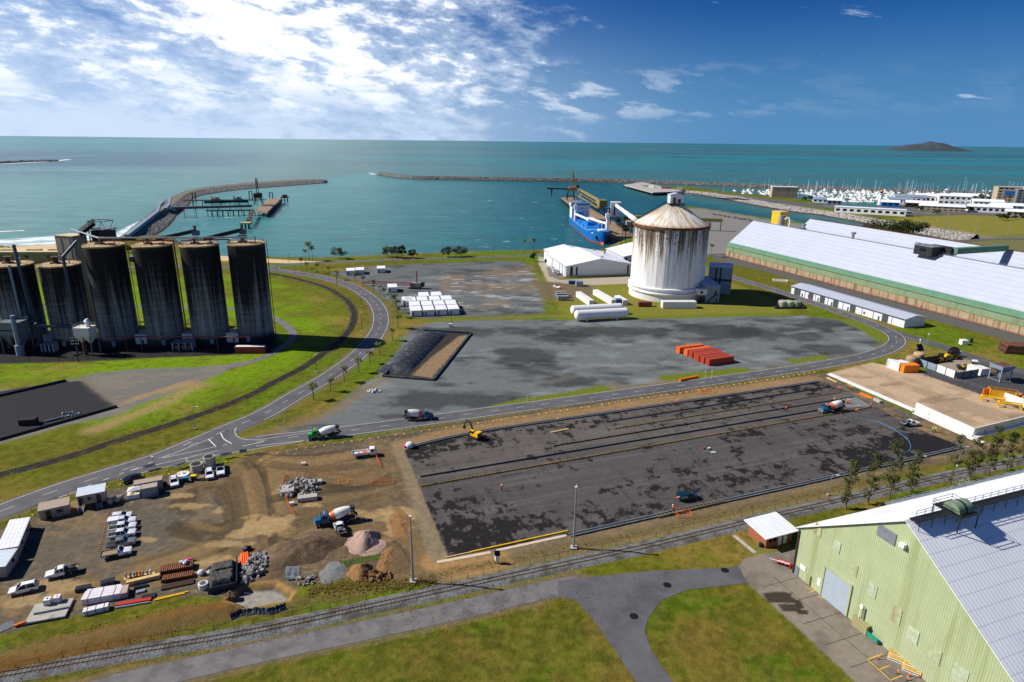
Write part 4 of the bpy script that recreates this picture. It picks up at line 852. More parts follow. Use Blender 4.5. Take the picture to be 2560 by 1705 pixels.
rf=part('roof',B().lathe([(WS_R+.45,zE-.3),(WS_R+.45,zE+.3),(3.0,51.4),(.05,52.4)],96),'silo_roof',t,True)
b=B()
for i in range(48):
 a=2*math.pi*i/48;b.bar((WS_R*math.cos(a),WS_R*math.sin(a),zE+.45),(3.2*math.cos(a),3.2*math.sin(a),51.5),.12)
part('roof_ribs',b,'silo_roof',rf)
part('eave_ring',B().lathe([(WS_R+.3,zE-.9),(WS_R+.8,zE-.9),(WS_R+.8,zE+.5),(WS_R+.3,zE+.5)],96),'rust',t,True)
b=B();lp=[((WS_R+.6)*math.cos(i*math.pi/20),(WS_R+.6)*math.sin(i*math.pi/20))for i in range(41)];railing(b,lp,zE+.4,1.1,r=.05);part('eave_railing',b,'rust',t)
hh=part('roof_house',B().box(0,0,52.2,7.6,5.4,4.4).yprism([(-3.8,56.6),(3.8,56.6),(0,57.5)],-2.7,2.7),'wall_white',t,loc=(1.0,-1.0,0),rz=R(4))
part('roof_house_roof',B().yprism([(-4.1,56.55),(0,57.6),(4.1,56.55),(4.1,56.75),(0,57.85),(-4.1,56.75)],-3.0,3.0),'roof_white_x',hh);part('door',B().box(-1.5,-2.74,52.3,1.5,.08,3.0),'rust',hh);part('window',B().box(1.2,-2.74,52.5,1.7,.08,2.0),'shade_door',hh);part('platform',B().box(0,0,51.6,8.4,6.4,.5),'dark_steel',hh)
for s in(-1,1):
 b=B();a0=R(150 if s<0 else 22)
 for k in(0,.9):b.bar(((WS_R+.4)*math.cos(a0),(WS_R+.4)*math.sin(a0)+k,zE+.8),(4*math.cos(a0),4*math.sin(a0)+k,52.6),.2)
 for i in range(14):
  f=i/13;x,y,z=(WS_R+.4)*(1-f)*math.cos(a0)+4*f*math.cos(a0),(WS_R+.4)*(1-f)*math.sin(a0)+4*f*math.sin(a0),(zE+.8)*(1-f)+52.6*f;b.bar((x,y,z),(x,y,z+1.1),.08);b.bar((x,y,z),(x,y+.9,z),.5)
 part('roof_stair',b,'dark_steel',t)
b=B()
for a in(R(-80),R(-110),R(-60)):b.bar(((WS_R+.3)*math.cos(a),(WS_R+.3)*math.sin(a),7.5),((WS_R+.3)*math.cos(a),(WS_R+.3)*math.sin(a),zE-1),.22)
part('downpipe',b,'white',t)
A=gp(1752,758);t=thing('silo_annex','white annex with outside stair at the foot of the white silo','annex',A,R(14))
part('wall',B().xprism([(0,0),(15,0),(15,11.5),(0,9.2)],2.5,11.0),'blue_grey',t);part('roof',B().add([(2.2,-.4,9.25),(11.3,-.4,9.25),(11.3,15.2,11.6),(2.2,15.2,11.6),(2.2,-.4,9.5),(11.3,-.4,9.5),(11.3,15.2,11.85),(2.2,15.2,11.85)],[(3,2,1,0),(4,5,6,7),(0,1,5,4),(1,2,6,5),(2,3,7,6),(3,0,4,7)]),'roof_white_x',t)
bx=part('bay',B().box(.6,2.0,4.6,5.0,4.2,3.2),'concrete_white',t);part('window',B().box(-.2,-.14,5.4,1.6,.08,1.4),'rust_dark',bx);part('door',B().box(8.6,-.04,4.4,1.1,.08,2.2),'rust_dark',t);part('door',B().box(1.0,.3,0,2.6,.3,3.2),'dark_steel',t);part('door',B().box(9.4,-.04,.2,1.0,.08,2.1),'shade_door',t)
b=B().bar((3.6,-.9,.3),(8.2,-.9,4.4),.22).bar((3.6,-.1,.3),(8.2,-.1,4.4),.22).box(8.8,-.5,4.2,1.8,1.0,.15);railing(b,[(8.0,-.95),(9.7,-.95)],4.35,1.0)
for i in range(10):b.box(3.7+.46*i,-.5,.3+.41*i,.4,.8,.06)
part('stair',b,'rust_dark',t)
A=gp(1768,745);t=thing('conveyor_house','blue-grey clad box building with dark vertical strips behind the white silo','building',behind(A,14),R(-16))
part('wall',B().box(6,5,0,13,12,16.0),'blue_grey',t);part('roof',B().box(6,5,16,13.3,12.3,.3),'roof_white',t);part('belt_course',B().box(6,5,7.6,13.1,12.1,1.3),'shade_door',t)
for x in(3.6,6.0):part('strip_window',B().box(x,-1.04,1.2,.9,.1,14.2),'dark_steel',t)
part('strip_window',B().box(12.52,3,1.5,.1,3.4,5.4),'shade_door',t);part('strip_window',B().box(12.52,7,9.5,.1,1.2,5),'dark_steel',t)
# sheds
def gable_shed(name,label,A,rz,w,d,he,hr,wall='wall_white',roof='roof_white',over=.5,cat='shed',ridge=True,side='wall_white_y'):
 """front gable along local x, ridge along local y"""
 t=thing(name,label,cat,A,rz);m=w/2
 part('wall',B().add([(0,0,0),(w,0,0),(w,0,he),(m,0,hr),(0,0,he)],[(0,1,2,3,4)]),wall,t);part('wall',B().add([(0,d,0),(w,d,0),(w,d,he),(m,d,hr),(0,d,he)],[(4,3,2,1,0)]),wall,t)
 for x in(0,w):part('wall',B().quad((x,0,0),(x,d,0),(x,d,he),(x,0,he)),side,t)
 k=(hr-he)/m;th=.16
 for s in(-1,1):
  e=m-s*(m+over);ze=he-over*k
  P=[(e,-over,ze),(m,-over,hr),(m,d+over,hr),(e,d+over,ze)]
  if s<0:P=[P[1],P[0],P[3],P[2]]
  part('roof',B().add(P+[(p[0],p[1],p[2]+th)for p in P],[(3,2,1,0),(4,5,6,7),(0,1,5,4),(1,2,6,5),(2,3,7,6),(3,0,4,7)]),roof,t)
 if ridge:part('ridge_cap',B().yprism([(m-.35,hr+th-.35*k+.02),(m+.35,hr+th-.35*k+.02),(m,hr+th+.06)],-over,d+over),roof,t)
 for x,s in((-over,-1),(w+over,1)):part('gutter',B().box(x,d/2,he-over*k-.12,.22,d+2*over,.2),'galv',t)
 return t
A=gp(1414.8,693);t=gable_shed('storage_shed','broad white gabled shed with green corner strips before the ship',A,R(13),46,46,7.2,11.4)
for x in(3.6,7.2,42.6,45.0):part('strip_window',B().box(x,-.06,.1,1.1 if x!=3.6 else 1.8,.1,6.6),'dark_steel',t)
part('plinth',B().box(23,-.1,0,46.2,.3,1.0),'concrete',t)
for y in(2,8,14,32):part('strip_window',B().box(-.05,y,.1,.1,.8,6.8),'dark_steel',t)
for x,y in((27,8),(36,27),(33,40)):part('roof_vent',B().cyl((x,y,9.5),(x,y,11.4 if x<33 else 10.6),.5,.5,8).ball(x,y,11.2 if x<33 else 10.7,.9,.9,.5),'grey_paint',t)
A2=gp(1396,655);ca,sa_=math.cos(R(13)),math.sin(R(13))
gable_shed('storage_shed','smaller white wing adjoining the back of the broad white shed',(A[0]-46*sa_+3*ca,A[1]+46.6*ca+3*sa_),R(13),30,18,7.6,10.6)
t=gable_shed('storage_shed','white shed with grey gable partly hidden behind the white silo',(A[0]+50*ca-26*sa_,A[1]+50*sa_+26*ca),R(13),40,34,7.4,11.6)
for x in(2,6,34):part('strip_window',B().box(x,-.06,.1,1.4,.1,6.6),'dark_steel',t)
def bulk_shed(label,A,rz,half,he,hr,Lg,detail):
 t=thing('bulk_shed',label,'shed',A,rz);w=2*half;k=(hr-he)/half
 for y,s in((0,1),(w,-1)):
  part('lower_wall',B().box(Lg/2,y,0,Lg,.5,4.3),'concrete_tan',t);part('upper_wall',B().box(Lg/2,y-s*.35,4.3,Lg,.3,he-4.3),'wall_green_b',t)
 part('gable_wall',B().add([(0,0,0),(0,w,0),(0,w,he),(0,half,hr),(0,0,he)],[(0,1,2,3,4)]),'wall_green_b',t);part('gable_wall',B().add([(Lg,0,0),(Lg,w,0),(Lg,w,he),(Lg,half,hr),(Lg,0,he)],[(4,3,2,1,0)]),'wall_green_b',t)
 for s in(0,1):
  y0,y1=(-.9,half)if s==0 else(w+.9,half)
  z0=he-.9*k
  for a,c,m in((0.0,.13,'roof_green'),(.13,1.0,'roof_white_x'))if s==0 else((0,1,'roof_white_x'),):
   ya,yb=y0+(y1-y0)*a,y0+(y1-y0)*c;za,zb=z0+(hr-z0)*a,z0+(hr-z0)*c
   P=[(-.6,ya,za),(Lg+.6,ya,za),(Lg+.6,yb,zb),(-.6,yb,zb)];P=P if s==0 else P[::-1]
   part('roof',B().add(P+[(p[0],p[1],p[2]+.18)for p in P],[(3,2,1,0),(4,5,6,7),(0,1,5,4),(1,2,6,5),(2,3,7,6),(3,0,4,7)]),m,t)
 b=B().box(Lg/2,half,hr+.1,Lg,.9,.25);railing(b,[(x,half-.5)for x in range(0,int(Lg),5)],hr+.3,1.0,r=.035);part('ridge_walkway',b,'grey_paint' if detail else 'rust',t)
 if detail:
  for x in range(3,int(Lg),6):part('buttress',B().box(x,-.3,0,.4,.35,4.2),'concrete_tan',t)
  b=B().tube([(0,-2.4,.9),(Lg,-2.4,.9)],.22,8);[b.box(x,-2.4,0,.25,.25,.9)for x in range(2,int(Lg),8)];part('fire_main',b,'rust_red',t)
  for x in(42,105,170):part('hydrant',B().cyl((x,-2.6,.9),(x,-2.6,1.9),.3).ball(x,-2.6,1.9,.36),'red',t)
 return t
g0=(165.1,499.3);ry=R(-70.5);un=(math.cos(R(19.5)),math.sin(R(19.5)))
bs=bulk_shed('nearer of two long white-roofed bulk sheds, with green eaves and rust-stained wall',g0,ry,22.4,8.6,26.3,300,True)
g1=(g0[0]+un[0]*46.5+math.cos(ry)*9-un[0]*22.4*0,g0[1]+un[1]*46.5+math.sin(ry)*9)
bs2=bulk_shed('farther long white-roofed bulk shed with an orange walkway along its ridge',(g1[0]-un[0]*0,g1[1]),ry,22.4,8.6,27.4,290,False)
dh=part('drive_house',B().box(150,19.5,25.2,11,7.5,5.0),'dark_steel',bs);part('roof',B().box(150,19.5,30.2,11.6,8.2,.4),'grey_paint',dh);part('window',B().box(150,15.7,27.4,3.5,.1,1.8),'glass_dark',dh)
part('drive_house',B().box(153,27,26.0,14,5,4.2),'dark_steel',bs)
part('conveyor_bridge',B().box(161,46,27.2,3.2,40,3.2),'roof_green',bs);part('roof_duct',B().cyl((146,30,25),(146,30,29),1.2),'white',bs)
dh=part('drive_house',B().box(188,24,26.5,9,8,5.2),'dark_steel',bs2);part('platform',B().box(188,24,26.0,14,13,.5),'yellow',dh)
for x,y in((95,22.4),(52,22.4),(140,24)):part('roof_vent',B().cyl((x,y,26),(x,y,29.5),.8,.8,10).box(x,y,29.3,2.4,2.0,1.0),'grey_paint',bs)
part('roof_vent',B().cyl((38,22.4,26),(38,22.4,30),.5).tube([(38,22.4,30),(37.5,22,32.6),(36.4,21,33),(35.4,20.2,31.6)],.5),'white',bs,True)
yt=thing('transfer_tower','yellow and grey transfer tower between the two long bulk sheds','tower',(g0[0]+un[0]*44+math.cos(ry)*3,g0[1]+un[1]*44+math.sin(ry)*3),ry);part('wall',B().box(0,0,0,9,8,33),'yellow',yt);part('roof',B().box(0,0,33,9.6,8.6,.5),'khaki_roof',yt);part('stair_shaft',B().cyl((5.2,-3,0),(5.2,-3,31),2.6,2.6,20),'beige',yt,True)
A=(189.3,301.5);sL=76.0;t=thing('workshop_shed','long low white workshop with dark roller doors along the road bend','shed',A,R(109.5))
Wd=13.5;part('wall',B().xprism([(0,0),(-Wd,0),(-Wd,4.4),(-Wd/2,5.7),(0,4.4)],0,sL),'wall_white',t)
for s in(0,1):
 y0=.5 if s==0 else-Wd-.5;P=[(-.5,y0,4.3),(-.5,-Wd/2,5.75),(sL+.5,-Wd/2,5.75),(sL+.5,y0,4.3)];P=P if s==0 else P[::-1]
 part('roof',B().add(P+[(p[0],p[1],p[2]+.14)for p in P],[(3,2,1,0),(4,5,6,7),(0,1,5,4),(1,2,6,5),(2,3,7,6),(3,0,4,7)]),'roof_white_x',t)
part('gutter',B().box(sL/2,.55,4.15,sL,.25,.25),'shade_door',t)
for x in(11,31,42.5,52,60.5,71):part('roller_door',B().box(x,.03,0,3.6 if x<70 else 5,.1,3.6),'shade_door',t)
for x in(14.6,34,45.2,55,67):part('door',B().box(x,.03,0,.9,.08,2.1),'shade_door',t)
for x in(7,18,25,37.5,48,57,65):part('downpipe',B().box(x,.1,0,.18,.18,4.2),'grey_paint',t)
for x in(23.5,62.3):part('hose_cabinet',B().box(x,.12,1.0,.9,.25,1.2),'red',t)
A=gp(1990,1436);rz=R(-69.6);gdir=(math.cos(rz),math.sin(rz));A=(A[0]-gdir[0]*1.1,A[1]-gdir[1]*1.1)
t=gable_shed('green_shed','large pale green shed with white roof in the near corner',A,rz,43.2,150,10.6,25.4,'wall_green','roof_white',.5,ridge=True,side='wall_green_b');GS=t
fy=-.08
part('roller_door',B().box(10.9,fy,0,5.9,.12,6.6),'door_grey',t);part('door_frame',B().box(7.7,fy-.05,0,.45,.3,6.9).box(14.05,fy-.05,0,.4,.3,6.9).box(10.9,fy-.05,6.65,6.4,.3,.4),'wall_green',t)
for i,(x,z,w,h)in enumerate(((4.6,11.6,1.6,2.6),(9.4,11.0,1.5,2.4),(13.8,9.0,1.5,2.4),(18.1,7.6,1.7,2.6),(23.2,6.0,2.0,3.2),(26.8,5.0,2.0,2.6),(30.8,4.4,2.2,2.8),(35.2,4.2,2.4,3.0))):
 part('translucent_sheet',B().box(x,fy-.01,z,w,.05,h),('sheet_clear' if i%2 else 'sheet_worn'),t)
part('panel',B().box(18.6,fy-.03,19.6,3.6,.1,2.3),'grey_paint',t);part('flood_light',B().box(22.0,fy-.4,20.6,1.0,.7,.7),'white',t)
part('sign',B().box(2.6,fy-.03,2.2,1.4,.06,1.1),'white',t);part('sign',B().box(6.9,fy-.03,1.6,.7,.06,1.6),'white',t);part('switchboard',B().box(4.4,fy-.1,.3,1.1,.3,2.0),'wall_green',t);part('door',B().box(1.2,fy-.03,0,.9,.08,2.1),'grey_paint',t)
for x in(.35,17.6):part('downpipe',B().box(x,fy-.15,0,.22,.22,10.2 if x<1 else 4.6),'rust_dark' if x<1 else 'galv',t)
part('hose_reel',B().cyl((16.9,fy-.3,4.4),(16.9,fy-.05,4.4),.4,.4,12).bar((16.9,-.4,0),(16.9,-.4,4.2),.12),'white',t)
m=21.6;b=B()
for s in(1.0,):
 b.box(m+.9,20,25.9,1.5,55,.1)
 for x in(m+.2,m+1.6):
  for z in(26.5,27.0):b.tube([(x,-6,z),(x,48,z)],.04,4)
  for y in range(-6,49,2):b.cyl((x,y,25.6),(x,y,27.0),.04,.04,4)
 for y in range(-7,48,3):b.bar((m-.1,y,25.5),(m+1.8,y,25.9),.1).bar((m+1.8,y,25.9),(m+1.8,y,24.2),.08)
wk=part('ridge_walkway',b,'dark_steel',t,loc=(0,7.5,0))
b=B();b.box(m+.9,10,26.0,5.0,4.6,.12);lp=[(m-1.6,7.7),(m+1,7.7),(m+3.4,7.7),(m+3.4,12.3),(m+1,12.3),(m-1.6,12.3),(m-1.6,7.7)];railing(b,lp,26.1,1.1,r=.04);[b.bar((x,y,23.2),(x,y,26),.14)for x in(m-1.5,m+3.3)for y in(7.8,12.2)]
part('vent_platform',b,'dark_steel',t)
b=B();hs=[(1.55*math.cos(a),1.55*math.sin(a)+26.3)for a in[math.pi*i/10 for i in range(11)]];b.yprism([(m+1.2+x,z)for x,z in hs],8.3,11.7);part('vent_housing',b,'vent_green',t,True);part('vent_band',B().yprism([(m+1.2+x*1.03,(z-26.3)*1.03+26.3)for x,z in hs],9.8,10.2),'dark_steel',t)
b=B();railing(b,[(-.4,y)for y in range(26,75,3)],10.5,1.1,r=.04);b.box(-.9,50,10.3,1.2,50,.08);part('eave_walkway',b,'galv',t);b=B();lp=[(-1.6,46),(-.2,46),(-.2,49),(-1.6,49),(-1.6,46)];railing(b,lp,10.6,2.0,r=.05);part('ladder_cage',b,'galv',t)
A=gp(1913,1371);t=thing('brick_hut','small red brick hut with flat white roof beside the green shed','hut',A,R(22))
w,d,h=7.4,5.6,2.9;part('wall',B().box(w/2,d/2,0,w,d,h),'brick_red',t);part('roof',B().add([(-1,-.9,h+.02),(w+.9,-.9,h+.02),(w+.9,d+.7,h+.62),(-1,d+.7,h+.62),(-1,-.9,h+.22),(w+.9,-.9,h+.22),(w+.9,d+.7,h+.82),(-1,d+.7,h+.82)],[(3,2,1,0),(4,5,6,7),(0,1,5,4),(1,2,6,5),(2,3,7,6),(3,0,4,7)]),'roof_white',t)
for x in(1.2,2.4):part('window',B().box(x,-.03,1.3,.8,.08,.9),'glass_dark',t)
for x in(3.9,5.4):part('door',B().box(x,-.03,0,.95,.08,2.1),'white',t)
part('water_tank',B().cyl((-.5,.9,0),(-.5,.9,.9),.42,.42,12),'dark_steel',t);part('path_edge',B().box(-3.2,3,.01,.9,7,.05),'concrete',t)
# ship, wharves, jetty
mat('hull_blue',C(8,106,182),.45,var=.12,scale=.15,dirt=C(14,78,134),dirt_amt=.3,dirt_scale=.2,streak=True);mat('hull_red',C(196,84,66),.6,var=.15,scale=.2,dirt=C(150,66,54),dirt_amt=.4);mat('deck_blue',C(26,120,196),.55,var=.12,scale=.3)
mat('timber_deck',C(150,126,104),.9,var=.2,scale=.3,dirt=C(112,92,76),dirt_amt=.5,dirt_scale=.15);mat('pile_dark',C(46,40,36),.9,var=.3,scale=.8);mat('loader_yellow',C(196,142,62),.6,var=.2,scale=.5,dirt=C(120,84,46),dirt_amt=.5);mat('gallery_khaki',C(128,120,72),.7,var=.12,scale=.3);mat('boot_blue',C(40,84,140),.5)
def ship():
 t=thing('cargo_ship','blue-hulled cargo ship with white wheelhouse moored at the harbour wharf','ship',(75.5,649,SEA),R(-86.2));Lh=75.0
 xs=[-75,-72,-66,-55,-30,0,30,48,58,65,70,73.5,75];hb=[7.5,9.2,10.6,11,11,11,11,10.4,9.0,6.6,4.0,1.8,.25];dk=[8.4,8.4,8.4,8.0,7.4,7.4,7.6,8.2,10.2,10.6,11,11.3,11.5]
 b=B();rows=[]
 for x,h,d in zip(xs,hb,dk):
  rk=0 if x<55 else(x-55)/20*5.0
  rows.append([(x-rk,-h*.7,-3),(x-rk*.8,-h*.93,1.4),(x,-h,d),(x,h,d),(x-rk*.8,h*.93,1.4),(x-rk,h*.7,-3)])
 o=0
 for r in rows:b.v+=r
 for i in range(len(rows)-1):
  a,c=i*6,(i+1)*6
  for k,mi in((0,1),(1,0),(2,2),(3,0),(4,1)):b.f.append((a+k,c+k,c+k+1,a+k+1));b.m.append(mi)
 b.f.append(tuple(range(5,-1,-1)));b.m.append(0);b.f.append(tuple((len(rows)-1)*6+k for k in range(6)));b.m.append(0)
 part('hull',b,['hull_blue','hull_red','deck_blue'],t);part('bulbous_bow',B().ball(70,0,-.4,5.0,2.0,2.2,12,8),'hull_red',t,True)
 sh=part('superstructure',B().box(-61,0,8.2,15,19,12.5),'white',t);part('bridge',B().box(-59,0,20.7,9,22,3.0),'white',sh);part('bridge_window',B().box(-54.45,0,22.0,.1,19,.9),'glass_dark',sh);part('bridge_roof',B().box(-59,0,23.7,9.6,20,.4),'deck_blue',sh)
 b=B().cyl((-59,0,24),(-59,0,34),.5,.3,8).box(-59,0,29,1,6,.4).box(-59,0,31.5,.8,4,.3).cyl((-60.5,2.5,24),(-60.5,2.5,28),.25);part('radar_mast',b,'white',sh);part('funnel',B().box(-69,2,15,5,5,10,0,0,(.85,.85)),'hull_blue',sh)
 for z in(11.0,14.4,17.6):
  for y in range(-7,8,2):part('porthole',B().box(-53.45,y,z,.1,.7,.9),'glass_dark',sh)
 for x,w in((-40,15),(-20,17),(2,18),(24,18),(44,15)):part('hatch_cover',B().box(x,0,7.5,w,16,2.2),'deck_blue',t)
 part('deck_house',B().box(-42,-5,9.7,12,8,6.5),'hull_blue',t);part('hatch_stack',B().box(-14,4,9.7,13,6,3.4),'white',t);part('hatch_stack',B().box(14,-4,9.7,12,7,3.2,.3),'deck_blue',t);part('hatch_stack',B().box(33,5,9.7,10,5,3.5),'hull_blue',t)
 for x,jx in((-33,5),(47,-6)):
  c=part('deck_crane',B().cyl((x,-9 if x<0 else 8,8),(x,-9 if x<0 else 8,21),1.5,1.2,12).box(x,-9 if x<0 else 8,20,3.4,3.4,4.0),'white',t);y=-9 if x<0 else 8
  part('jib',B().bar((x,y,15),(jx,y*.15,13.5),1.7),'white',c);part('crane_post',B().bar((x,y,24),(x+2,y,28),.6),'white',c)
 for s in(-1,1):part('anchor_recess',B().cyl((66.5,s*5.6,5.6),(66.2,s*6.6,5.4),1.5,1.5,10),'rust',t)
 part('bow_letters',B().box(61,-8.1,8.0,3.6,.12,.8,.19),'white',t)
 b=B()
 for s in(-1,1):b.tube([(x,s*(h-.15),d+1.0)for x,h,d in zip(xs,hb,dk)if x>-52 and h>1],.08,4)
 part('railing',b,'white',t);part('forecastle',B().box(62,0,10.2,8,6,1.4).cyl((62,0,11),(62,0,18),.35,.25),'white',t)
ship()
def piled_deck(name,label,poly,z,th,pile_at,m='timber_deck',pr=.5,cat='wharf',edge=None):
 o=poly[0];t=thing(name,label,cat,(o[0],o[1],0));part('deck',B().prism([(p[0]-o[0],p[1]-o[1])for p in poly],z-th,z),m,t)
 for p in pile_at:part('pile',B().cyl((p[0]-o[0],p[1]-o[1],SEA-3),(p[0]-o[0],p[1]-o[1],z-th),pr,pr,8),'pile_dark',t)
 return t
def lerp2(a,b,f):return(a[0]+(b[0]-a[0])*f,a[1]+(b[1]-a[1])*f)
P=[(89,985),(70.5,981),(87,590),(112,590)]
t=piled_deck('wharf','long piled timber wharf alongside the blue cargo ship',[P[1],P[2],P[3],P[0]],1.5,1.2,[lerp2(P[1],P[2],i/30)for i in range(31)]+[lerp2(P[0],P[1],i/3)for i in range(4)],edge=1)
t=thing('conveyor_gallery','raised khaki conveyor gallery running along the wharf behind the ship','conveyor',(100,860));u=R(-87.6)
t.rotation_euler=(0,0,u);part('gallery',B().xprism([(-3.2,11),(3.2,11),(3.2,15.2),(0,16.4),(-3.2,15.2)],-98,95),'gallery_khaki',t);part('side_opening',B().box(-15,-3.25,12.2,150,.12,2.2),'black',t);part('end_house',B().box(88,0,10,16,9,7.4),'gallery_khaki',t);part('walkway',B().box(0,-5,8.0,190,3.4,.7),'gallery_khaki',t)
for x in range(-95,96,9):part('leg',B().bar((x,-5.5,1.4),(x,-2.8,11),.4).bar((x,2.8,1.4),(x,2.8,11),.4).bar((x,-5,5),(x,2.8,9),.2),'dark_steel',t)
t=thing('ship_loader','yellow ship loader with tall mast and boom over the water','loader',(81,945,1.5),R(0));b=B()
for x in(-5,6):
 for y in(-7,7):b.bar((x,y,0),(x*.6,y*.5,14),.9)
b.bar((-5,-7,5),(6,-7,5),.6).bar((-5,7,5),(6,7,5),.6);part('portal',b,'rust_dark',t);part('slew_house',B().box(3,0,13,11,8,5),'loader_yellow',t);part('boom',B().bar((2,0,15),(-34,-3,16),1.9),'rust_dark',t);b=B().bar((2,-2,17),(3,0,40),.8).bar((6,2,17),(3,0,40),.8).bar((3,0,30),(3,0,41),.9).bar((8,0,17),(4,0,33),.5);part('mast',b,'loader_yellow',t)
part('stay_cable',B().bar((3,0,39),(-24,-2,17),.18),'dark_steel',t);part('chute',B().cyl((-27,-2.5,15),(-27,-2.5,4),.9,.7,8).box(-27,-2.5,11,2.4,2.4,4),'rust_dark',t);part('counterweight',B().box(10,2,17,5,4,3.5),'rust',t)
t=thing('transfer_tower','white transfer tower on the wharf feeding the sloping tube conveyor','tower',(104,672,1.0),R(-6));part('wall',B().box(0,0,9,10,8,14),'wall_white',t);part('strip_window',B().box(-1,-4.05,10,1.8,.1,11),'shade_door',t)
for x in(-4,4):
 for y in(-3,3):part('leg',B().bar((x,y,0),(x,y,9),.6),'dark_steel',t)
part('roof',B().box(0,0,23,10.4,8.4,.4),'roof_white',t);part('side_box',B().box(-6.5,0,12,4,6,5),'dark_steel',t);part('aerial',B().bar((3,0,23),(3,0,28),.15),'galv',t)
a,c=Vector((104.5,668,21)),Vector((wc[0]-12,wc[1]+18,37))
t=thing('tube_conveyor','white sloping tube conveyor from the wharf tower to the white silo','conveyor',tuple(a));d=c-a;part('tube',B().cyl((0,0,0),tuple(d),1.7,1.7,16),'white',t,True)
for f in(.22,.42,.62,.82):p=d*f;q=d*(f+.006);part('collar',B().cyl(tuple(p),tuple(q),1.85,1.85,16),'dark_steel',t)
for f in(.45,):p=d*f;part('trestle',B().bar((p.x-2,p.y,-20),(p.x,p.y,p.z-1),.5).bar((p.x+2,p.y,-20),(p.x,p.y,p.z-1),.5),'dark_steel',t)
t=thing('steel_trestle','tangled dark steel hopper frames on the wharf beside the ship','structure',(108,640));b=B();rn=random.Random(4)
for i in range(6):
 for j in range(2):
  x,y=-4+j*9,-40+i*12;b.bar((x,y,0),(x,y,rn.uniform(6,12)),.5);b.bar((x,y,5),(x+4,y+8,9),.35);b.box(x,y,rn.uniform(5,8),5,5,2.5)
part('frame',b,'dark_steel',t);part('hopper',B().box(2,-24,6,6,6,6,0,0,(1.4,1.4)),'concrete',t);part('hopper',B().box(3,-4,4,5,7,7),'rust_dark',t)
t=thing('conveyor_gallery','low dark khaki conveyor gallery leading from the wharf towards the bulk sheds','conveyor',(112,662),R(-12));part('gallery',B().xprism([(-2,9),(2,9),(2,12),(0,12.6),(-2,12)],0,95),'gallery_khaki',t)
for x in range(4,95,10):part('leg',B().bar((x,-1.6,0),(x,-1.6,9),.4).bar((x,1.6,0),(x,1.6,9),.4),'dark_steel',t)
P=gpl([(1560,462),(1632,481),(1708,478),(1606,455)],1.5);t=piled_deck('wharf','concrete cargo wharf on short piles at the mouth of the marina',P,1.5,1.6,[lerp2(P[0],P[1],i/7)for i in range(8)]+[lerp2(P[1],P[2],i/4)for i in range(1,4)],'concrete',1.2)
for i,(px,py,w,m,lb)in enumerate(((1612,467,8,'concrete','grey store hut'),(1630,469,9,'white','small white store hut'),(1665,472,16,'rust_red','row of red pipes and crates'),(1700,474,10,'beige','beige store hut'))):
 p=gp(px,py,1.5);one('wharf_hut',B().box(0,0,0,w,5,3.2).box(0,0,3.2,w+.5,5.5,.3),m,lb+' on the concrete cargo wharf','hut',(p[0],p[1],1.5),R(-30))
P=[(-300,761),(-278.7,742.5),(-320,907.5),(-338,915)]
t=piled_deck('jetty_wharf','old timber loading wharf on dark piles within the curved breakwater',P,2.0,1.4,[lerp2(P[1],P[2],i/16)for i in range(17)]+[lerp2(P[0],P[1],i/3)for i in range(3)])
t=thing('ship_loader','rusty lattice ship loader tower standing on the old jetty','loader',(-318,822,2.0),R(-76));b=B()
for x in(-6,6):
 for y in(-5,5):b.bar((x,y,0),(x*.35,y*.35,13),.7)
for z in(4,8):b.bar((-6,-5,z),(6,-5,z),.4).bar((-6,5,z),(6,5,z),.4).bar((-6,-5,z),(6,5,z),.3)
part('portal',b,'rust_dark',t);b=B()
for x in(-1.6,1.6):
 for y in(-1.4,1.4):b.bar((x,y,12),(x*.5,y*.5,33),.45)
for z in range(14,32,3):b.bar((-1.6,-1.4,z),(1.4,-1.2,z+3),.22).bar((1.6,1.4,z),(-1.4,1.2,z+3),.22).bar((-1.6,1.4,z),(1.5,-1.3,z+2),.2)
part('mast',b,'rust',t);part('machine_house',B().box(0,0,9,12,9,5.5),'rust_dark',t);part('boom',B().bar((5,2,12),(22,4,17),1.5).bar((0,0,30),(20,4,17),.25),'rust_dark',t);part('luffing_arm',B().bar((1,1,20),(5,1,30),1.0),'rust',t)
def trestle(name,label,a,c,z,w,n,m='rust_dark',pz=.45,cat='trestle',belt=None):
 t=thing(name,label,cat,(*a,0),math.atan2(c[1]-a[1],c[0]-a[0]));L=math.dist(a,c);part('deck',B().box(L/2,0,z-.9,L,w,.9),m,t)
 if belt:part('belt_cover',B().cyl((0,0,z+.9),(L,0,z+.9),.9,.9,8),belt,t)
 b=B();railing(b,[(x,w/2)for x in np.arange(0,L,4)],z,1.1,r=.06);railing(b,[(x,-w/2)for x in np.arange(0,L,4)],z,1.1,r=.06);part('railing',b,'rust_dark',t)
 for i in range(1,n):x=L*i/n;part('pier',B().bar((x,-w*.4,SEA-3),(x,-w*.25,z-.9),pz).bar((x,w*.4,SEA-3),(x,w*.25,z-.9),pz),'pile_dark',t)
trestle('conveyor_trestle','grey conveyor trestle on paired piles running out to the old jetty',(-383,736),(-306,770),6,4.5,7,belt='galv');trestle('access_trestle','straight walkway trestle on piles between breakwater and old jetty',(-431,860),(-332,884),3,4,9);trestle('access_trestle','road trestle on close piles leading to the near end of the old jetty',(-352,752),(-302,765),2.4,6,9,pz=.6)
trestle('dolphin_walkway','short rusty walkway from the old jetty to a piled mooring dolphin',(-297,748),(-270,664),2.6,3,4,'rust')
t=thing('mooring_dolphin','tan-topped mooring dolphin on thick piles off the old jetty','dolphin',(-268,655));part('cap',B().box(0,0,.6,10,9,1.2),'tan_top',t)
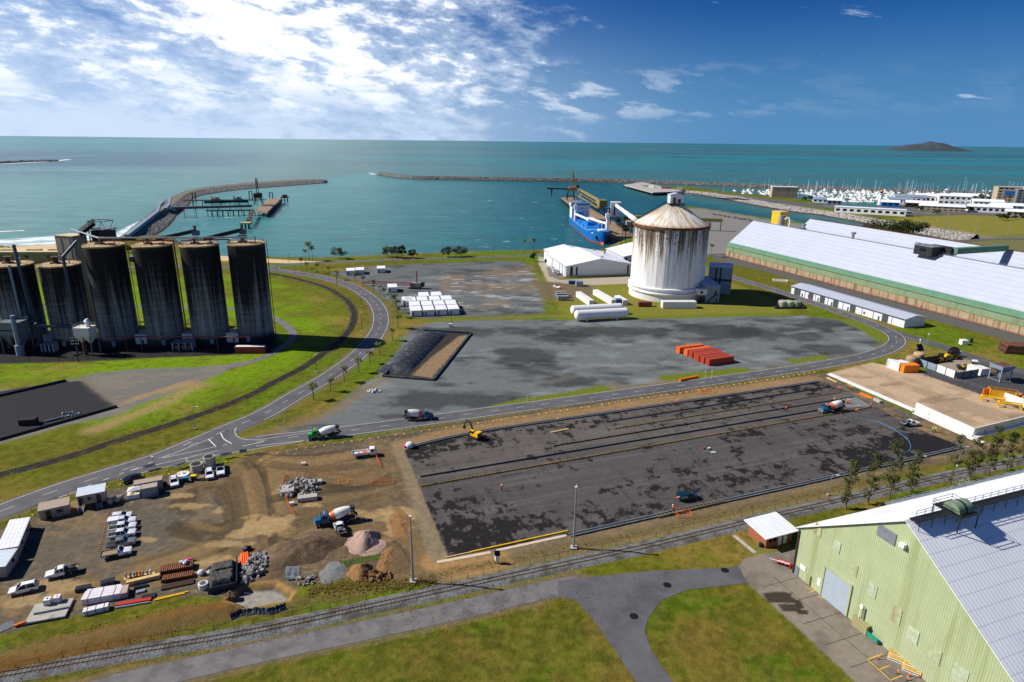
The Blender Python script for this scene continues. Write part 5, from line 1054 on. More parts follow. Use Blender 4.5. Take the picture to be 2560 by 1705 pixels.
for x in(-3.4,0,3.4):part('pile',B().cyl((x,-2.6,SEA-3),(x,-2.6,.6),.9,.9,8),'pile_dark',t)
t=thing('mooring_dolphin','rusty mooring dolphin at the far end of the old jetty','dolphin',(-322,930));part('cap',B().box(0,0,1.6,11,7,1.0),'rust_dark',t);part('frame',B().box(0,0,2.6,6,4,3),'rust',t)
for x in(-4,0,4):part('pile',B().cyl((x,-2,SEA-3),(x,-2,1.6),.8,.8,8),'pile_dark',t)
for x,y,h in((-438,905,9),(-372,935,10),(-345,940,8)):
 t=thing('mooring_pile',f'tall dark mooring frame standing in the water {"beside the tugs" if x < -400 else ("beyond the tugs" if x < -360 else "nearest the far end of the old jetty")}','pile',(x,y));part('pile',B().cyl((-2,0,SEA-2),(-2,0,h),.7,.7,8),'pile_dark',t);part('pile',B().cyl((2,0,SEA-2),(2,0,h),.7,.7,8),'pile_dark',t);part('cross_beam',B().bar((-2,0,h-.6),(2,0,h-.6),.7),'pile_dark',t)
def tug(label,x,y,rz,col):
 t=thing('tugboat',label,'tugboat',(x,y,SEA),rz);b=B();prof=[(-14,3.6,2.2),(-10,4.4,2.2),(4,4.6,2.6),(10,3.4,3.2),(14,.4,3.8)]
 for px,h,d in prof:b.v+=[(px,-h*.8,-1),(px,-h,d),(px,h,d),(px,h*.8,-1)]
 for i in range(4):
  for k in range(3):b.f.append((i*4+k,i*4+4+k,i*4+5+k,i*4+1+k));b.m.append(0)
 b.f+=[(3,2,1,0),(16,17,18,19)];b.m+=[0,0];part('hull',b,'black',t);w=part('deckhouse',B().box(1,0,2.4,10,5.4,3.0),col,t);part('wheelhouse',B().box(2.5,0,5.4,5,4.2,2.8),'white',w);part('window',B().box(2.5,0,6.5,5.1,4.3,1.0),'glass_dark',w);part('funnel',B().box(-4,1.5,5.2,1.6,1.2,3),'red',w);part('mast',B().bar((1.5,0,8),(1.5,0,14),.25),'white',w);part('fender',B().tube([(4,-4.7,2),(10,-3.5,2.6),(14,0,3.2),(10,3.5,2.6),(4,4.7,2)],.45,6),'black',t);part('winch',B().cyl((8,-1,3.6),(8,1,3.6),.8),'orange',t)
tug('red and white tugboat moored at the walkway trestle, nearer the breakwater',-410,906,R(8),'red');tug('blue and white tugboat moored outside the red tug',-384,916,R(8),'hull_blue')
def tube_gallery(label,pts,zs,w=3.2):
 o=pts[0];t=thing('conveyor_gallery',label,'conveyor',(*o,0));P=[(p[0]-o[0],p[1]-o[1],z)for p,z in zip(pts,zs)]
 for a,c in zip(P[:-1],P[1:]):part('gallery',B().bar(a,c,w),'blue_grey',t);part('support',B().bar((a[0],a[1],0),a,.5),'grey_paint',t)
tube_gallery('grey covered conveyor climbing along the breakwater from behind the silos',[gp(318,600),gp(360,566),gp(395,539),gp(400,528),gp(410,522)],[3,3,3.4,6,8]);tube_gallery('short grey covered conveyor joining the jetty trestle',[gp(414,530),gp(424,524),gp(428,514)],[3,5,9])
# marina: boats, pontoons, buildings
def boat_motor(L=12):
 t=thing('motor_boat','','boat');h=L*.15;b=B()
 for x,w,z in((-.5,.85,1.2),(-.1,1,1.3),(.25,.85,1.6),(.5,.06,2.0)):b.v+=[(x*L,-w*h*.75,-.2),(x*L,-w*h,z),(x*L,w*h,z),(x*L,w*h*.75,-.2)]
 for i in range(3):
  for k in range(3):b.f.append((i*4+k,i*4+4+k,i*4+5+k,i*4+1+k));b.m.append(0)
 b.f+=[(3,2,1,0)];b.m+=[0];part('hull',b,'white',t);part('cabin',B().box(-.02*L,0,1.3,L*.5,h*1.5,1.5,0,0,(.85,.85)),'white',t);part('window_band',B().box(-.02*L,0,1.9,L*.47,h*1.46,.5),'glass_dark',t);part('flybridge',B().box(-.06*L,0,2.8,L*.28,h*1.2,.9,0,0,(.8,.9)),'white',t);part('radar_arch',B().bar((-.2*L,0,3.6),(-.16*L,0,5.6),.2),'white',t);return t
def boat_sail(L=12):
 t=thing('sailing_yacht','','yacht');h=L*.14;b=B()
 for x,w,z in((-.5,.6,1.0),(-.1,1,1.0),(.25,.8,1.15),(.5,.05,1.4)):b.v+=[(x*L,-w*h*.7,-.2),(x*L,-w*h,z),(x*L,w*h,z),(x*L,w*h*.7,-.2)]
 for i in range(3):
  for k in range(3):b.f.append((i*4+k,i*4+4+k,i*4+5+k,i*4+1+k));b.m.append(0)
 b.f+=[(3,2,1,0)];b.m+=[0];part('hull',b,'white',t);part('coachroof',B().box(.02*L,0,1.0,L*.4,h*1.1,.6,0,0,(.9,.8)),'white',t);part('mast',B().cyl((.06*L,0,1.2),(.06*L,0,L*1.45),.14,.1,6),'white',t);part('boom',B().bar((.06*L,0,2.4),(-.36*L,0,2.3),.4),'boot_blue',t);return t
bm,bsl=boat_motor(),boat_sail();rn=random.Random(21)
ROWS=[(481,1840,1985,'off the cargo wharf road'),(484.5,1895,2115,'behind the box building'),(479.5,1990,2560,'closest to the breakwater'),(483,2120,2560,'second from the breakwater'),(486.5,2010,2560,'third from the breakwater'),(490,2030,2500,'fourth from the breakwater'),(494,2040,2470,'fifth from the breakwater'),(498.5,2050,2300,'sixth from the breakwater'),(503.5,2040,2180,'seventh from the breakwater'),(492,1790,1890,'against the hardstand'),(487,1880,2000,'off the box building')]
usedm=useds=False;ms_i={}
for ri,(py,x0,x1,nm)in enumerate(ROWS):
 a,c=gp(x0,py-(x0-2200)*-.006,SEA),gp(x1,py+(x1-2200)*.010,SEA);L=math.dist(a,c);hd=math.atan2(c[1]-a[1],c[0]-a[0])
 one('pontoon',B().box(L/2,0,.2,L,2.0,.5),'concrete',f'long floating pontoon of the marina row {nm}','pontoon',(a[0],a[1],SEA),hd,'marina pontoons');s=2.0;k=0;dens=6.0 if ri<9 else 11
 while s<L-4:
  sail=rn.random()<(.45 if ri<6 else .22);src=bsl if sail else bm;sc=rn.uniform(.75,1.45);side=rn.choice((-1,1))
  x,y=a[0]+math.cos(hd)*s-math.sin(hd)*side*8*sc,a[1]+math.sin(hd)*s+math.cos(hd)*side*8*sc
  first=(sail and not useds)or(not sail and not usedm);o=src if first else copy_tree(src);useds|=sail;usedm|=not sail
  o.location=(x,y,SEA);o.rotation_euler=(0,0,hd+math.pi/2*side+rn.uniform(-.05,.05));o.scale=(sc,sc,sc*rn.uniform(.9,1.2))
  o['label']=f'{"white yacht with bare mast" if sail else "white motor cruiser"}, {ordw(k)} boat along the marina row {nm}';o['group']='boats moored in the marina';k+=1;s+=dens*rn.uniform(.8,1.5)*(1.5 if ri in(2,3)else 1.15)
def block(name,label,px,py,w,d,h,rz=0.0,wall='white',roof='roof_white',floors=0,nwin=0,flat=True,cat='building',ridge=2.0):
 p=gp(px,py);t=thing(name,label,cat,p,rz)
 part('wall',B().box(0,d/2,0,w,d,h),wall,t)
 if flat:part('roof',B().box(0,d/2,h,w+.8,d+.8,.5),roof,t)
 else:part('roof',B().xprism([(-.6,h),(d+.6,h),(d/2,h+ridge)],-w/2-.6,w/2+.6),roof,t)
 for f in range(floors):
  for i in range(nwin):part('window',B().box(-w/2+w*(i+.5)/nwin,-.05,h*(f+.35)/floors,w/nwin*.55,.12,h/floors*.4),'glass_dark',t)
 return t
t=block('hotel','pale multi-storey hotel block with a blue balcony band at the marina',2528,511,40,22,24,R(-20),'beige','concrete',6,6);part('balcony_band',B().box(-2,-.6,14,18,1.2,5),'hull_blue',t);part('stair_core',B().box(12,-.4,0,5,1,26),'concrete_white',t)
t=block('hotel','darker rear wing of the hotel at the edge of the picture',2572,514,34,24,22,R(-20),'grey_paint','concrete',6,5)
t=block('boat_shed','long white and turquoise boat shed with a row of open bays',2172,536,78,14,7,R(-30),'white','roof_white',1,10)
block('box_store','tall box-shaped boat store with orange lettering panel on its side',1960,494,38,16,16,R(-10),'beige','roof_white');p=gp(1962,494);
t=thing('marina_lighthouse','white marina lighthouse tower with gold dome','lighthouse',gp(2199,512));part('tower',B().cyl((0,0,0),(0,0,15),3.2,2.4,16),'white',t,True);part('gallery',B().cyl((0,0,15),(0,0,15.8),3.6,3.6,16),'white',t);part('lantern',B().cyl((0,0,15.8),(0,0,18.5),2.0,2.0,12),'glass_dark',t);part('dome',B().ball(0,0,18.5,2.4,2.4,2.2,14,5,0,True),'loader_yellow',t,True)
MB=[(2085,512,18,10,6,'grey_paint','flat-roofed grey hut by the hardstand',0),(2225,517,22,12,6,'hull_blue','small blue and white boat sales building',0),(2275,508,40,16,9,'white','wide white building with a dark gabled roof',1),(2330,508,42,18,10,'white','white building with blue-shaded verandas',1),(2385,512,40,16,12,'white','two-storey white building with rows of windows',2),(2300,519,34,14,6,'dark_steel','low dark carport with white roof',0),(2250,511,30,12,7,'white','white café building with awnings',1),(2355,528,50,16,6,'beige','long cream building with solar panels',2),(2430,527,36,14,6,'white','cream house with hipped roof',1),(2475,532,46,18,7,'white','broad white-roofed boat workshop',1),(2525,528,40,18,7,'blue_grey','pale grey-roofed workshop',1),(2470,517,36,16,7,'white','white gabled store',1),(2410,502,34,14,8,'blue_grey','pale blue building among the masts',1),(2545,540,24,12,5,'beige','small cream hut in the trees',0),(2050,507,20,10,5,'white','small white club hut beside the hardstand',0)]
for px,py,w,d,h,m,lb,fl in MB:block('marina_building',lb+' in the marina village',px,py,w,d,h,R(-24),m,'roof_white' if m!='white' or rn.random()<.7 else 'blue_grey',max(fl,1),max(3,int(w/6)),False,ridge=3)
t=thing('bus','white coach parked beside the marina sports field','bus',gp(2266,535),R(4));part('body',B().box(0,0,.5,12,2.6,2.9),'white',t);part('window_band',B().box(0,0,1.7,11.4,2.66,.9),'glass_dark',t)
for x in(-4,4):part('wheel',B().cyl((x,-1.35,.5),(x,1.35,.5),.5),'black',t)
# trees and palms
def leaf_mat(name,a,b2,tr=.25):
 m=bpy.data.materials.new(name);m.use_nodes=True;_M[name]=m
 t=NT(m.node_tree);m.node_tree.nodes.clear();ob=t.node('ShaderNodeTexCoord').outputs['Object'];oi=t.node('ShaderNodeObjectInfo').outputs['Random']
 n=t.noise(ob,.9,4,.6);c=t.mix(t.ramp(n,.3,.7),a,b2);k=t.math('ADD',.82,t.math('MULTIPLY',oi,.36));c=t.mix(1.0,c,t.node('ShaderNodeCombineXYZ',{0:k,1:k,2:k}).outputs[0],'MULTIPLY')
 d=t.node('ShaderNodeBsdfPrincipled',{'Base Color':c,'Roughness':.6,'Specular IOR Level':.3});tl=t.node('ShaderNodeBsdfTranslucent',{'Color':c});mx=t.node('ShaderNodeMixShader',{0:tr});t.l.new(d.outputs[0],mx.inputs[1]);t.l.new(tl.outputs[0],mx.inputs[2])
 out=t.node('ShaderNodeOutputMaterial');t.l.new(mx.outputs[0],out.inputs[0])
leaf_mat('palm_leaf',C(66,84,30),C(112,118,50));leaf_mat('leaf_dark',C(44,58,24),C(78,88,36));leaf_mat('leaf_mid',C(66,78,34),C(104,108,52));leaf_mat('leaf_pine',C(50,62,28),C(92,98,44));leaf_mat('grass_blade',C(136,128,62),C(178,150,92),.5);leaf_mat('flower',C(120,26,72),C(84,30,54))
mat('bark',C(104,92,78),.95,var=.3,scale=2.0);mat('palm_bark',C(122,112,98),.95,var=.2,scale=2.0)
def palm(h,fr,n,seed,r=.17):
 rn=random.Random(seed);t=thing('palm_tree','','palm tree');lean=rn.uniform(-.5,.5)*h*.1;P=[(lean*(i/6)**1.6,rn.uniform(-.03,.03),h*i/6)for i in range(7)];b=B()
 for i in range(6):b.cyl(P[i],P[i+1],r*(1.25-.1*i),r*(1.15-.1*i),7)
 part('trunk',b,'palm_bark',t);b=B();top=Vector(P[-1]);b.cyl(tuple(top),tuple(top+Vector((0,0,.6))),r*.8,r*.5,6)
 for k in range(n):
  az=2*math.pi*k/n+rn.uniform(-.2,.2);el=rn.uniform(-.1,1.15);L=fr*rn.uniform(.8,1.1);d=Vector((math.cos(az),math.sin(az),0));sd_=Vector((-d.y,d.x,0));pts=[];p=top+Vector((0,0,.4));e=el
  for i in range(6):pts.append(p.copy());p=p+(d*math.cos(e)+Vector((0,0,math.sin(e))))*(L/5);e-=rn.uniform(.28,.48)
  for i in range(5):
   w0,w1=fr*.24*math.sin(math.pi*(i+.6)/6.2),fr*.24*math.sin(math.pi*(i+1.6)/6.2)
   for s in(-1,1):
    dr=Vector((0,0,-.45));b.quad(pts[i],pts[i]+sd_*s*w0+dr*w0,pts[i]*.35+pts[i+1]*.65+sd_*s*w1+dr*w1,pts[i]*.3+pts[i+1]*.7)
 part('fronds',b,'palm_leaf',t);return t
def leafball(b,c,r,n,s,rn,flat=.8):
 for _ in range(n):
  v=Vector((rn.gauss(0,1),rn.gauss(0,1),rn.gauss(0,1)));v.normalize();v*=r*rn.uniform(.55,1.05);v.z*=flat;p=Vector(c)+v
  u=Vector((rn.gauss(0,1),rn.gauss(0,1),rn.gauss(0,.6))).normalized();w=u.cross(v.normalized()+Vector((0,0,.4)));w=w.normalized()if w.length>1e-3 else Vector((0,0,1));k=s*rn.uniform(.6,1.3)
  b.quad(p-u*k,p-w*k*.6,p+u*k,p+w*k*.6)
def broad_tree(h,w,seed,m='leaf_mid',clumps=26,leaf=.45,per=60,trunk=.22):
 rn=random.Random(seed);t=thing('shade_tree','','tree');b=B();b.cyl((0,0,0),(.1,0,h*.4),trunk,trunk*.7,7);f=B()
 for k in range(clumps):
  a=rn.uniform(0,2*math.pi);r=w/2*math.sqrt(rn.random())*.85;z=h*(.35+.55*rn.random()*(1-(r/(w/2))**2*.55));c=(r*math.cos(a),r*math.sin(a)*.8,z)
  if k%3==0:b.cyl((.1,0,h*.36),c,trunk*.4,trunk*.12,5)
  leafball(f,c,w*rn.uniform(.10,.19),per,leaf,rn,.7)
 part('trunk',b,'bark',t);part('crown',f,m,t);return t
def slim_tree(h,w,seed,dens=1.0):
 rn=random.Random(seed);t=thing('slender_tree','','tree');b=B();kx=rn.uniform(-.3,.3);P=[(kx*math.sin(i*.9)*.7,.2*math.sin(i*1.3),h*i/7)for i in range(8)];f=B()
 for i in range(7):b.cyl(P[i],P[i+1],.2*(1-i/8),.2*(1-(i+1)/8),6)
 n=int(34*dens)
 for k in range(n):
  z=rn.uniform(.12,1.0)*h;i=min(6,int(z/h*7));c0=P[i];rr=w/2*(.45+.75*(1-abs(z/h-.5)*1.5))*rn.uniform(.3,1.0);a=rn.uniform(0,6.283);c=(c0[0]+rr*math.cos(a),c0[1]+rr*math.sin(a),min(z+rr*.4,h));b.cyl((c0[0],c0[1],z-.3),c,.05,.02,4);leafball(f,c,w*.2,24,.26,rn,1.0)
 leafball(f,(P[7][0],P[7][1],h-.5),w*.25,60,.24,rn,1.6);part('trunk',b,'bark',t);part('crown',f,'leaf_pine',t);return t
z64=lambda x,y:(640+x/3.267,540+y/3.267)
pal=[palm(4.6,2.3,15,s)for s in(1,2,3)];used=[False]*3
PB=[(418,455),(500,467),(592,482),(663,522),(810,543),(875,568),(960,605),(1014,638),(1047,667),(1118,735),(1137,733),(1150,790),(1165,830),(1160,915),(1113,1017),(1011,1137),(931,1203),(840,1280),(720,1355),(609,1430),(470,1502)]
rn=random.Random(5)
for i,p in enumerate(PB):
 k=i%3;o=pal[k]if not used[k]else copy_tree(pal[k]);used[k]=True;s=rn.uniform(.95,1.2)*(1.0 if i>3 else .95);o.location=(*gp(*z64(*p)),0);o.rotation_euler=(0,0,rn.uniform(0,6));o.scale=(s,s,s*rn.uniform(.95,1.1))
 o['label']=f'short roadside palm, {ordw(len(PB) - 1 - i)} along the curve counting from the road junction';o['group']='palms along the curving road'
cp=[palm(10.5,3.4,18,11,.2),palm(9.2,3.3,18,12,.2)];used=[False,False]
for i,(p,s,lb)in enumerate(((z64(435,365),1.12,'tallest of three coconut palms by the beach road'),(z64(463,362),.98,'coconut palm of the beach-road three nearest the sea'),(z64(405,375),.75,'shortest of three coconut palms by the beach road'),(z64(372,430),.72,'leaning coconut palm at the start of the shore road'),(z64(2190,292),.82,'lower of two coconut palms on the shore before the white shed'),(z64(2265,292),1.0,'taller of two coconut palms on the shore before the white shed'),((1777,642),.82,'lone palm on the grass between white silo and bulk shed'))):
 k=i%2;o=cp[k]if not used[k]else copy_tree(cp[k]);used[k]=True;o.location=(*gp(*p),0);o.scale=(s,s,s);o.rotation_euler=(0,0,i*1.3);o['label']=lb;o['group']='coconut palms on the shore'
for i,(p,h,w,m,lb)in enumerate(((z64(685,348),9.5,13,'leaf_mid','wind-leaning tree with a bare trunk on the beach verge'),(z64(1075,335),9,11,'leaf_mid','olive shore tree at the end of the three-tree clump'),(z64(1150,345),10.5,11,'leaf_dark','dense dark shore tree in the middle of the clump'),(z64(1195,340),10,7,'leaf_dark','narrow dark shore tree at the edge of the clump'),(z64(1283,345),7.5,7.5,'leaf_dark','small round tree alone on the shore verge'),(z64(1570,335),8,12,'leaf_dark','low spreading shore tree beside a bigger dark one'),(z64(1680,333),9,14,'leaf_dark','wide dark shore tree next to the fence post'),(z64(2262,372),8,5,'leaf_dark','dark shrubby tree at the gate of the white shed road'),((14,640),6,16,'leaf_mid','low round bush on the beach beyond the khaki building'),((2215,588),13,46,'leaf_dark','broad dark fig tree behind the far bulk shed'),((2270,590),16,34,'leaf_dark','tallest dark fig tree behind the far bulk shed'),((322,632),6,7,'leaf_dark','dark bush by the beach behind the silo tops'))):
 o=broad_tree(h,w,30+i,m,22 if w<20 else 46,.4 if w<20 else .9,55);o.location=(*gp(*p),0);o['label']=lb;o['group']='shore trees'
ST=[((897,1485),1070,'first slender tree in the row nearest the brick hut'),((1078,1440),1005,'second slender tree in the row by the rail line'),((1248,1395),905,'tallest bushy slender tree in the row by the rail line'),((1420,1355),995,'fourth slender tree, standing by the shed gutter ladder'),((1748,1280),865,'bare crooked slender tree with leaves only near the top'),((1908,1240),885,'slender tree just beyond the crooked bare one'),((2062,1205),800,'dense slender tree in front of the white wall corner'),((2210,1170),850,'slender tree beside the white wall, next to last in view'),((2350,1120),770,'last slender tree at the picture edge beside the wall')]
for i,(p,ty,lb)in enumerate(ST):
 q=(1840+p[0]/3.267,820+p[1]/3.267);h=height_at(q,820+ty/3.267);o=slim_tree(h,3.0 if i!=2 else 3.8,60+i,(1.3 if i!=4 else .45));o.location=(*gp(*q),0);o['label']=lb;o['group']='slender trees along the railway'
mt=[broad_tree(6,9,80+i,'leaf_dark',9,.9,26)for i in range(2)];used=[False,False];rn=random.Random(8)
MT=[(2010,501),(2025,503),(2290,494),(2330,495),(2400,497),(2425,499),(2450,499),(2470,500),(2395,500),(2480,506),(2440,515),(2300,527),(2340,535),(2420,530),(2495,545),(2515,543),(2535,548),(2550,540),(2530,537),(2505,551),(2560,552),(2545,527)]
for i,q in enumerate(MT):
 k=i%2;o=mt[k]if not used[k]else copy_tree(mt[k]);used[k]=True;s=rn.uniform(.8,1.5);o.location=(*gp(*q),0);o.scale=(s,s,s);o.rotation_euler=(0,0,i);o['label']=f'dark leafy tree in the marina village, {ordw(i)} counting from the boat store towards the hotel';o['group']='marina village trees';o.name='leafy_tree'
b=B();rn=random.Random(12)
for i in range(26):p=gp(1782+i*4.2+rn.uniform(-2,2),536+i*.75+rn.uniform(-1,1));leafball(b,(p[0],p[1],.8),1.8,16,.6,rn,.7)
o=one('bougainvillea',b,'flower','magenta flowering hedge along the wharf approach road','hedge')
def tufts(line,width,n,seed,hgt=.6,col='grass_blade',b=None):
 b=b or B();rn=random.Random(seed);T=length(line)
 for _ in range(n):
  (x,y),a=along(line,rn.uniform(0,T));o=rn.gauss(0,width/2);x-=math.sin(a)*o;y+=math.cos(a)*o
  for k in range(3):
   an=rn.uniform(0,6.28);h=hgt*rn.uniform(.5,1.2);w=h*.28;dx,dy=math.cos(an),math.sin(an);lx,ly=rn.uniform(-.3,.3)*h,rn.uniform(-.3,.3)*h
   b.add([(x-dx*w,y-dy*w,-.1),(x+dx*w,y+dy*w,-.1),(x+lx,y+ly,h)],[(0,1,2)])
 return b
bank=catmull(gpl([(-60,1682),(120,1632),(330,1580),(450,1545),(570,1525)]),3)
b=tufts(bank,4.0,1100,1,.45);tufts(offset(RAIL2,5.2)[4:],1.0,900,2,.4,b=b);tufts(offset(RAIL2,-3.0),.8,700,3,.3,b=b);tufts([p for p in offset(RAIL1,-3.2)if p[1]<320 and p[0]<-50],1.4,700,4,.32,b=b);tufts([p for p in offset(RAIL1,3.4)if p[1]<320 and p[0]<-50],1.8,700,5,.36,b=b)
tufts(catmull(gpl([(770,1482),(820,1472),(900,1462),(1000,1465),(1090,1455)]),3),2.0,900,6,.5,b=b);tufts(catmull(gpl([(1000,1560),(1360,1500),(1700,1490)]),4),6,500,7,.3,b=b)
o=part('long_grass',b,'grass_blade');o['kind']='stuff';o['label']='rough long grass on the bank and beside the railway tracks';o['category']='grass'
# vehicles
mat('car_white',C(234,236,238),.25,var=.02,coat=.6);mat('car_silver',C(150,152,154),.3,.4,var=.03,coat=.6);mat('car_black',C(18,20,24),.2,var=.03,coat=.8);mat('car_teal',C(14,46,62),.3,var=.04,coat=.6);mat('tyre',C(24,24,25),.9,var=.15,scale=3);mat('rim',C(150,152,156),.4,.6,var=.1,scale=3);mat('lamp',C(220,224,226),.15);mat('tail_red',C(150,20,18),.3);mat('tray_wood',C(150,126,98),.85,var=.2,scale=2);mat('plastic_black',C(26,27,29),.6)
mat('mix_blue',C(18,96,136),.35,var=.06,coat=.5);mat('mix_green',C(22,158,66),.35,var=.06,coat=.5);mat('drum_white',C(228,226,220),.4,var=.05,scale=.8,dirt=C(184,174,160),dirt_amt=.3,dirt_scale=.9);mat('drum_band',C(214,102,52),.5,var=.08);mat('chassis',C(38,38,40),.7,var=.2,dirt=C(92,84,74),dirt_amt=.4,dirt_scale=2)
def wheel(t,x,y,r,w,rim='rim'):
 o=part('wheel',B().lathe([(r*.55,-w/2),(r*.92,-w/2),(r,-w*.3),(r,w*.3),(r*.92,w/2),(r*.55,w/2)],16),'tyre',t,True,loc=(x,y,r));o.rotation_euler=(math.pi/2,0,0)
 part('rim',B().cyl((0,0,-w*.42),(0,0,w*.42),r*.57,r*.57,12),rim,o)
def loft(b,prof,w0,w1,mi=0):
 """closed side profile (x, z, f): f = 0..1 narrows the width from w0 to w1"""
 n=len(prof);vs=[(x,-(w0+(w1-w0)*f)/2,z)for x,z,f in prof]+[(x,(w0+(w1-w0)*f)/2,z)for x,z,f in prof]
 return b.add(vs,[tuple(range(n)),tuple(reversed(range(n,2*n)))]+[(n+i,n+(i+1)%n,(i+1)%n,i)for i in range(n)],mi)
def car(kind,paint='car_white',label='',cat='car'):
 """front toward +x; kinds: suv, hatch, wagon, dual (tub), dualtray, single (tray), canopy, sedan"""
 name={'suv':'parked_suv','hatch':'parked_car','wagon':'parked_wagon','sedan':'parked_car'}.get(kind,'parked_ute');t=thing(name,label,cat)
 ute=kind in('dual','dualtray','single','canopy');L=5.2 if ute else(4.6 if kind in('suv','wagon')else 4.3);f,r=L/2,-L/2;W_=1.84;hz=1.02 if ute else .95;top={'suv':1.68,'hatch':1.46,'sedan':1.42,'wagon':1.55}.get(kind,1.78)
 if ute:
  c0=-.05 if kind!='single' else .35;rear=c0-.55 if kind in('dualtray','canopy')else(c0-.05 if kind=='single' else r)
  body=[(r if kind=='dual' else rear,.45,0),(f-.1,.42,0),(f,.6,0),(f-.05,.88,.1),(f-.35,1.02,.25),(1.05,1.1,.25),(.9,1.12,.2),(rear if kind!='dual' else-.95,1.12,.2)]+([(-.95,1.05,.15),(r,1.05,.15)]if kind=='dual' else[])
  cr=rear if kind!='dual' else-.95;gh=[(cr,1.1,0),(1.12,1.1,0),(.45,top-.06,.8),(cr+.12,top-.06,.8)]
 else:
  body=[(r,.4,0),(f-.1,.36,0),(f,.55,0),(f-.06,.78,.15),(f-.4,.92,.25),(.95,1.0,.25),(-.9,1.02,.2),(r+.1,1.0,.2),(r-.02,.75,0)]
  re={'suv':r+.35,'wagon':r+.35,'hatch':r+.55,'sedan':r+1.0}[kind];gh=[(r+.12 if kind!='sedan' else r+.5,.98,0),(1.1,.98,0),(.2,top-.06,.85),(re+(.15 if kind!='sedan' else .3),top-.06,.85)];cr=re
 part('body',loft(B(),body,W_,W_-.12),paint,t,True);part('glasshouse',loft(B(),gh,W_-.14,W_-.5),'glass_dark',t)
 x0,x1=gh[3][0]-.05,gh[2][0]+.05;part('roof',loft(B(),[(x0,top-.07,0),(x1,top-.07,0),(x1-.12,top,.4),(x0+.1,top+.01,.4)],W_-.46,W_-.6),paint,t,True)
 b=B()
 for s in(-1,1):
  for fr_ in((0,3),(1,2)):
   p,q=gh[fr_[0]],gh[fr_[1]];b.bar((p[0],s*(W_-.14)/2,p[1]),(q[0],s*(W_-.46)/2,q[1]+.02),.09)
  xm=(gh[0][0]+gh[1][0])/2-.1;b.bar((xm,s*(W_-.14)/2,1.0),(xm,s*(W_-.47)/2,top-.05),.1)
 part('pillar_frame',b,paint,t)['kind']='stuff'
 for x in(f-.9,r+(.95 if not ute else 1.1)):
  for s in(-1,1):wheel(t,x,s*(W_/2-.1),.36 if ute or kind=='suv' else .32,.24)
 for s in(-1,1):
  part('headlight',B().box(f-.12,s*.68,.68,.16,.34,.18),'lamp',t);part('tail_light',B().box(r+.06,s*.82,.72,.1,.14,.34),'tail_red',t);part('mirror',B().box(.98,s*1.02,1.1,.14,.18,.16),paint,t)
 part('grille',B().box(f-.03,0,.52,.08,1.0,.26),'plastic_black',t)
 if kind=='dual':part('tub',B().box((r-.95)/2,0,.97,-.95-r-.12,W_-.28,.09),'plastic_black',t)
 if kind in('dualtray','single'):
  tl=rear-r+.2;tr_=part('tray',B().box(r+tl/2-.2,0,.85,tl,1.9,.1),'tray_wood',t)
  for s in(-1,1):part('tray_side',B().box(r+tl/2-.2,s*.95,.9,tl,.05,.25),'galv' if kind=='single' else 'plastic_black',tr_)
  part('tray_side',B().box(r-.18,0,.9,.05,1.9,.25),'galv',tr_);part('headboard',B().bar((rear+.02,-.9,.9),(rear+.02,-.9,1.75),.06).bar((rear+.02,.9,.9),(rear+.02,.9,1.75),.06).bar((rear+.02,-.9,1.75),(rear+.02,.9,1.75),.06),'galv',tr_);part('chassis_rail',B().box(r+tl/2-.1,0,.5,tl,.8,.3),'chassis',t)
 if kind=='canopy':tl=rear-r+.1;part('canopy',B().box(r+tl/2-.05,0,.75,tl,1.8,1.05),'car_white',t);part('canopy_door',B().box(r+tl/2-.05,0,.95,tl*.8,1.84,.6),'galv',t);part('chassis_rail',B().box(r+tl/2,0,.45,tl,.8,.3),'chassis',t)
 if kind in('suv','wagon'):part('roof_rail',B().bar((x0+.2,.6,top+.05),(x1-.2,.6,top+.05),.05).bar((x0+.2,-.6,top+.05),(x1-.2,-.6,top+.05),.05),'plastic_black',t)
 return t
PROTO={}
def place_car(kind,a,c,label,paint='car_white',extra=None,grp='site vehicles'):
 """a = pixel under the rear, c = pixel under the front"""
 p,q=gp(*a),gp(*c);m=((p[0]+q[0])/2,(p[1]+q[1])/2);rz=math.atan2(q[1]-p[1],q[0]-p[0])
 if kind not in PROTO:PROTO[kind]=o=car(kind)
 else:o=copy_tree(PROTO[kind])
 if paint!='car_white':
  for ch in o.children:
   if ch.type=='MESH' and ch.data.materials and ch.data.materials[0].name=='car_white':
    d=ch.data.copy();d.materials[0]=M(paint);ch.data=d
 o.location=(*m,0);o.rotation_euler=(0,0,rz);o.scale=(1.07,)*3;o['label']=label;o['group']=grp
 if extra:extra(o)
 return o
zA=lambda x,y:(x/3.267,1000+y/3.267)
place_car('suv',zA(312,1535),zA(85,1590),'white sports utility car parked nearest the picture corner')
def tray_load(o):part('tool_box',B().box(-1.9,.3,.95,1.0,.7,.5),'plastic_black',o);part('hose_coil',B().cyl((-1.3,-.3,.95),(-1.3,-.3,1.3),.4,.35,12),'duct_blue',o)
place_car('dualtray',zA(625,1400),zA(390,1455),'white dual-cab tray ute carrying a black tool box and blue hose',extra=tray_load)
place_car('hatch',zA(905,982),zA(1075,955),'white hatchback, topmost of the six cars parked in a row');place_car('canopy',zA(915,1030),zA(1095,1000),'white ute with grey canopy, second of the six parked in a row');place_car('dual',zA(903,1078),zA(1108,1045),'white dual-cab ute, third of the six parked in a row');place_car('dual',zA(895,1135),zA(1105,1100),'white dual-cab ute with covered tub, fourth of the six parked in a row');place_car('dual',zA(893,1210),zA(1100,1170),'silver ute with open tub, fifth of the six parked in a row','car_silver');place_car('single',zA(860,1290),zA(1060,1250),'white single-cab ute with timber tray, last of the six parked in a row')
zB=lambda x,y:(320+x/7.36,1130+y/7.36)
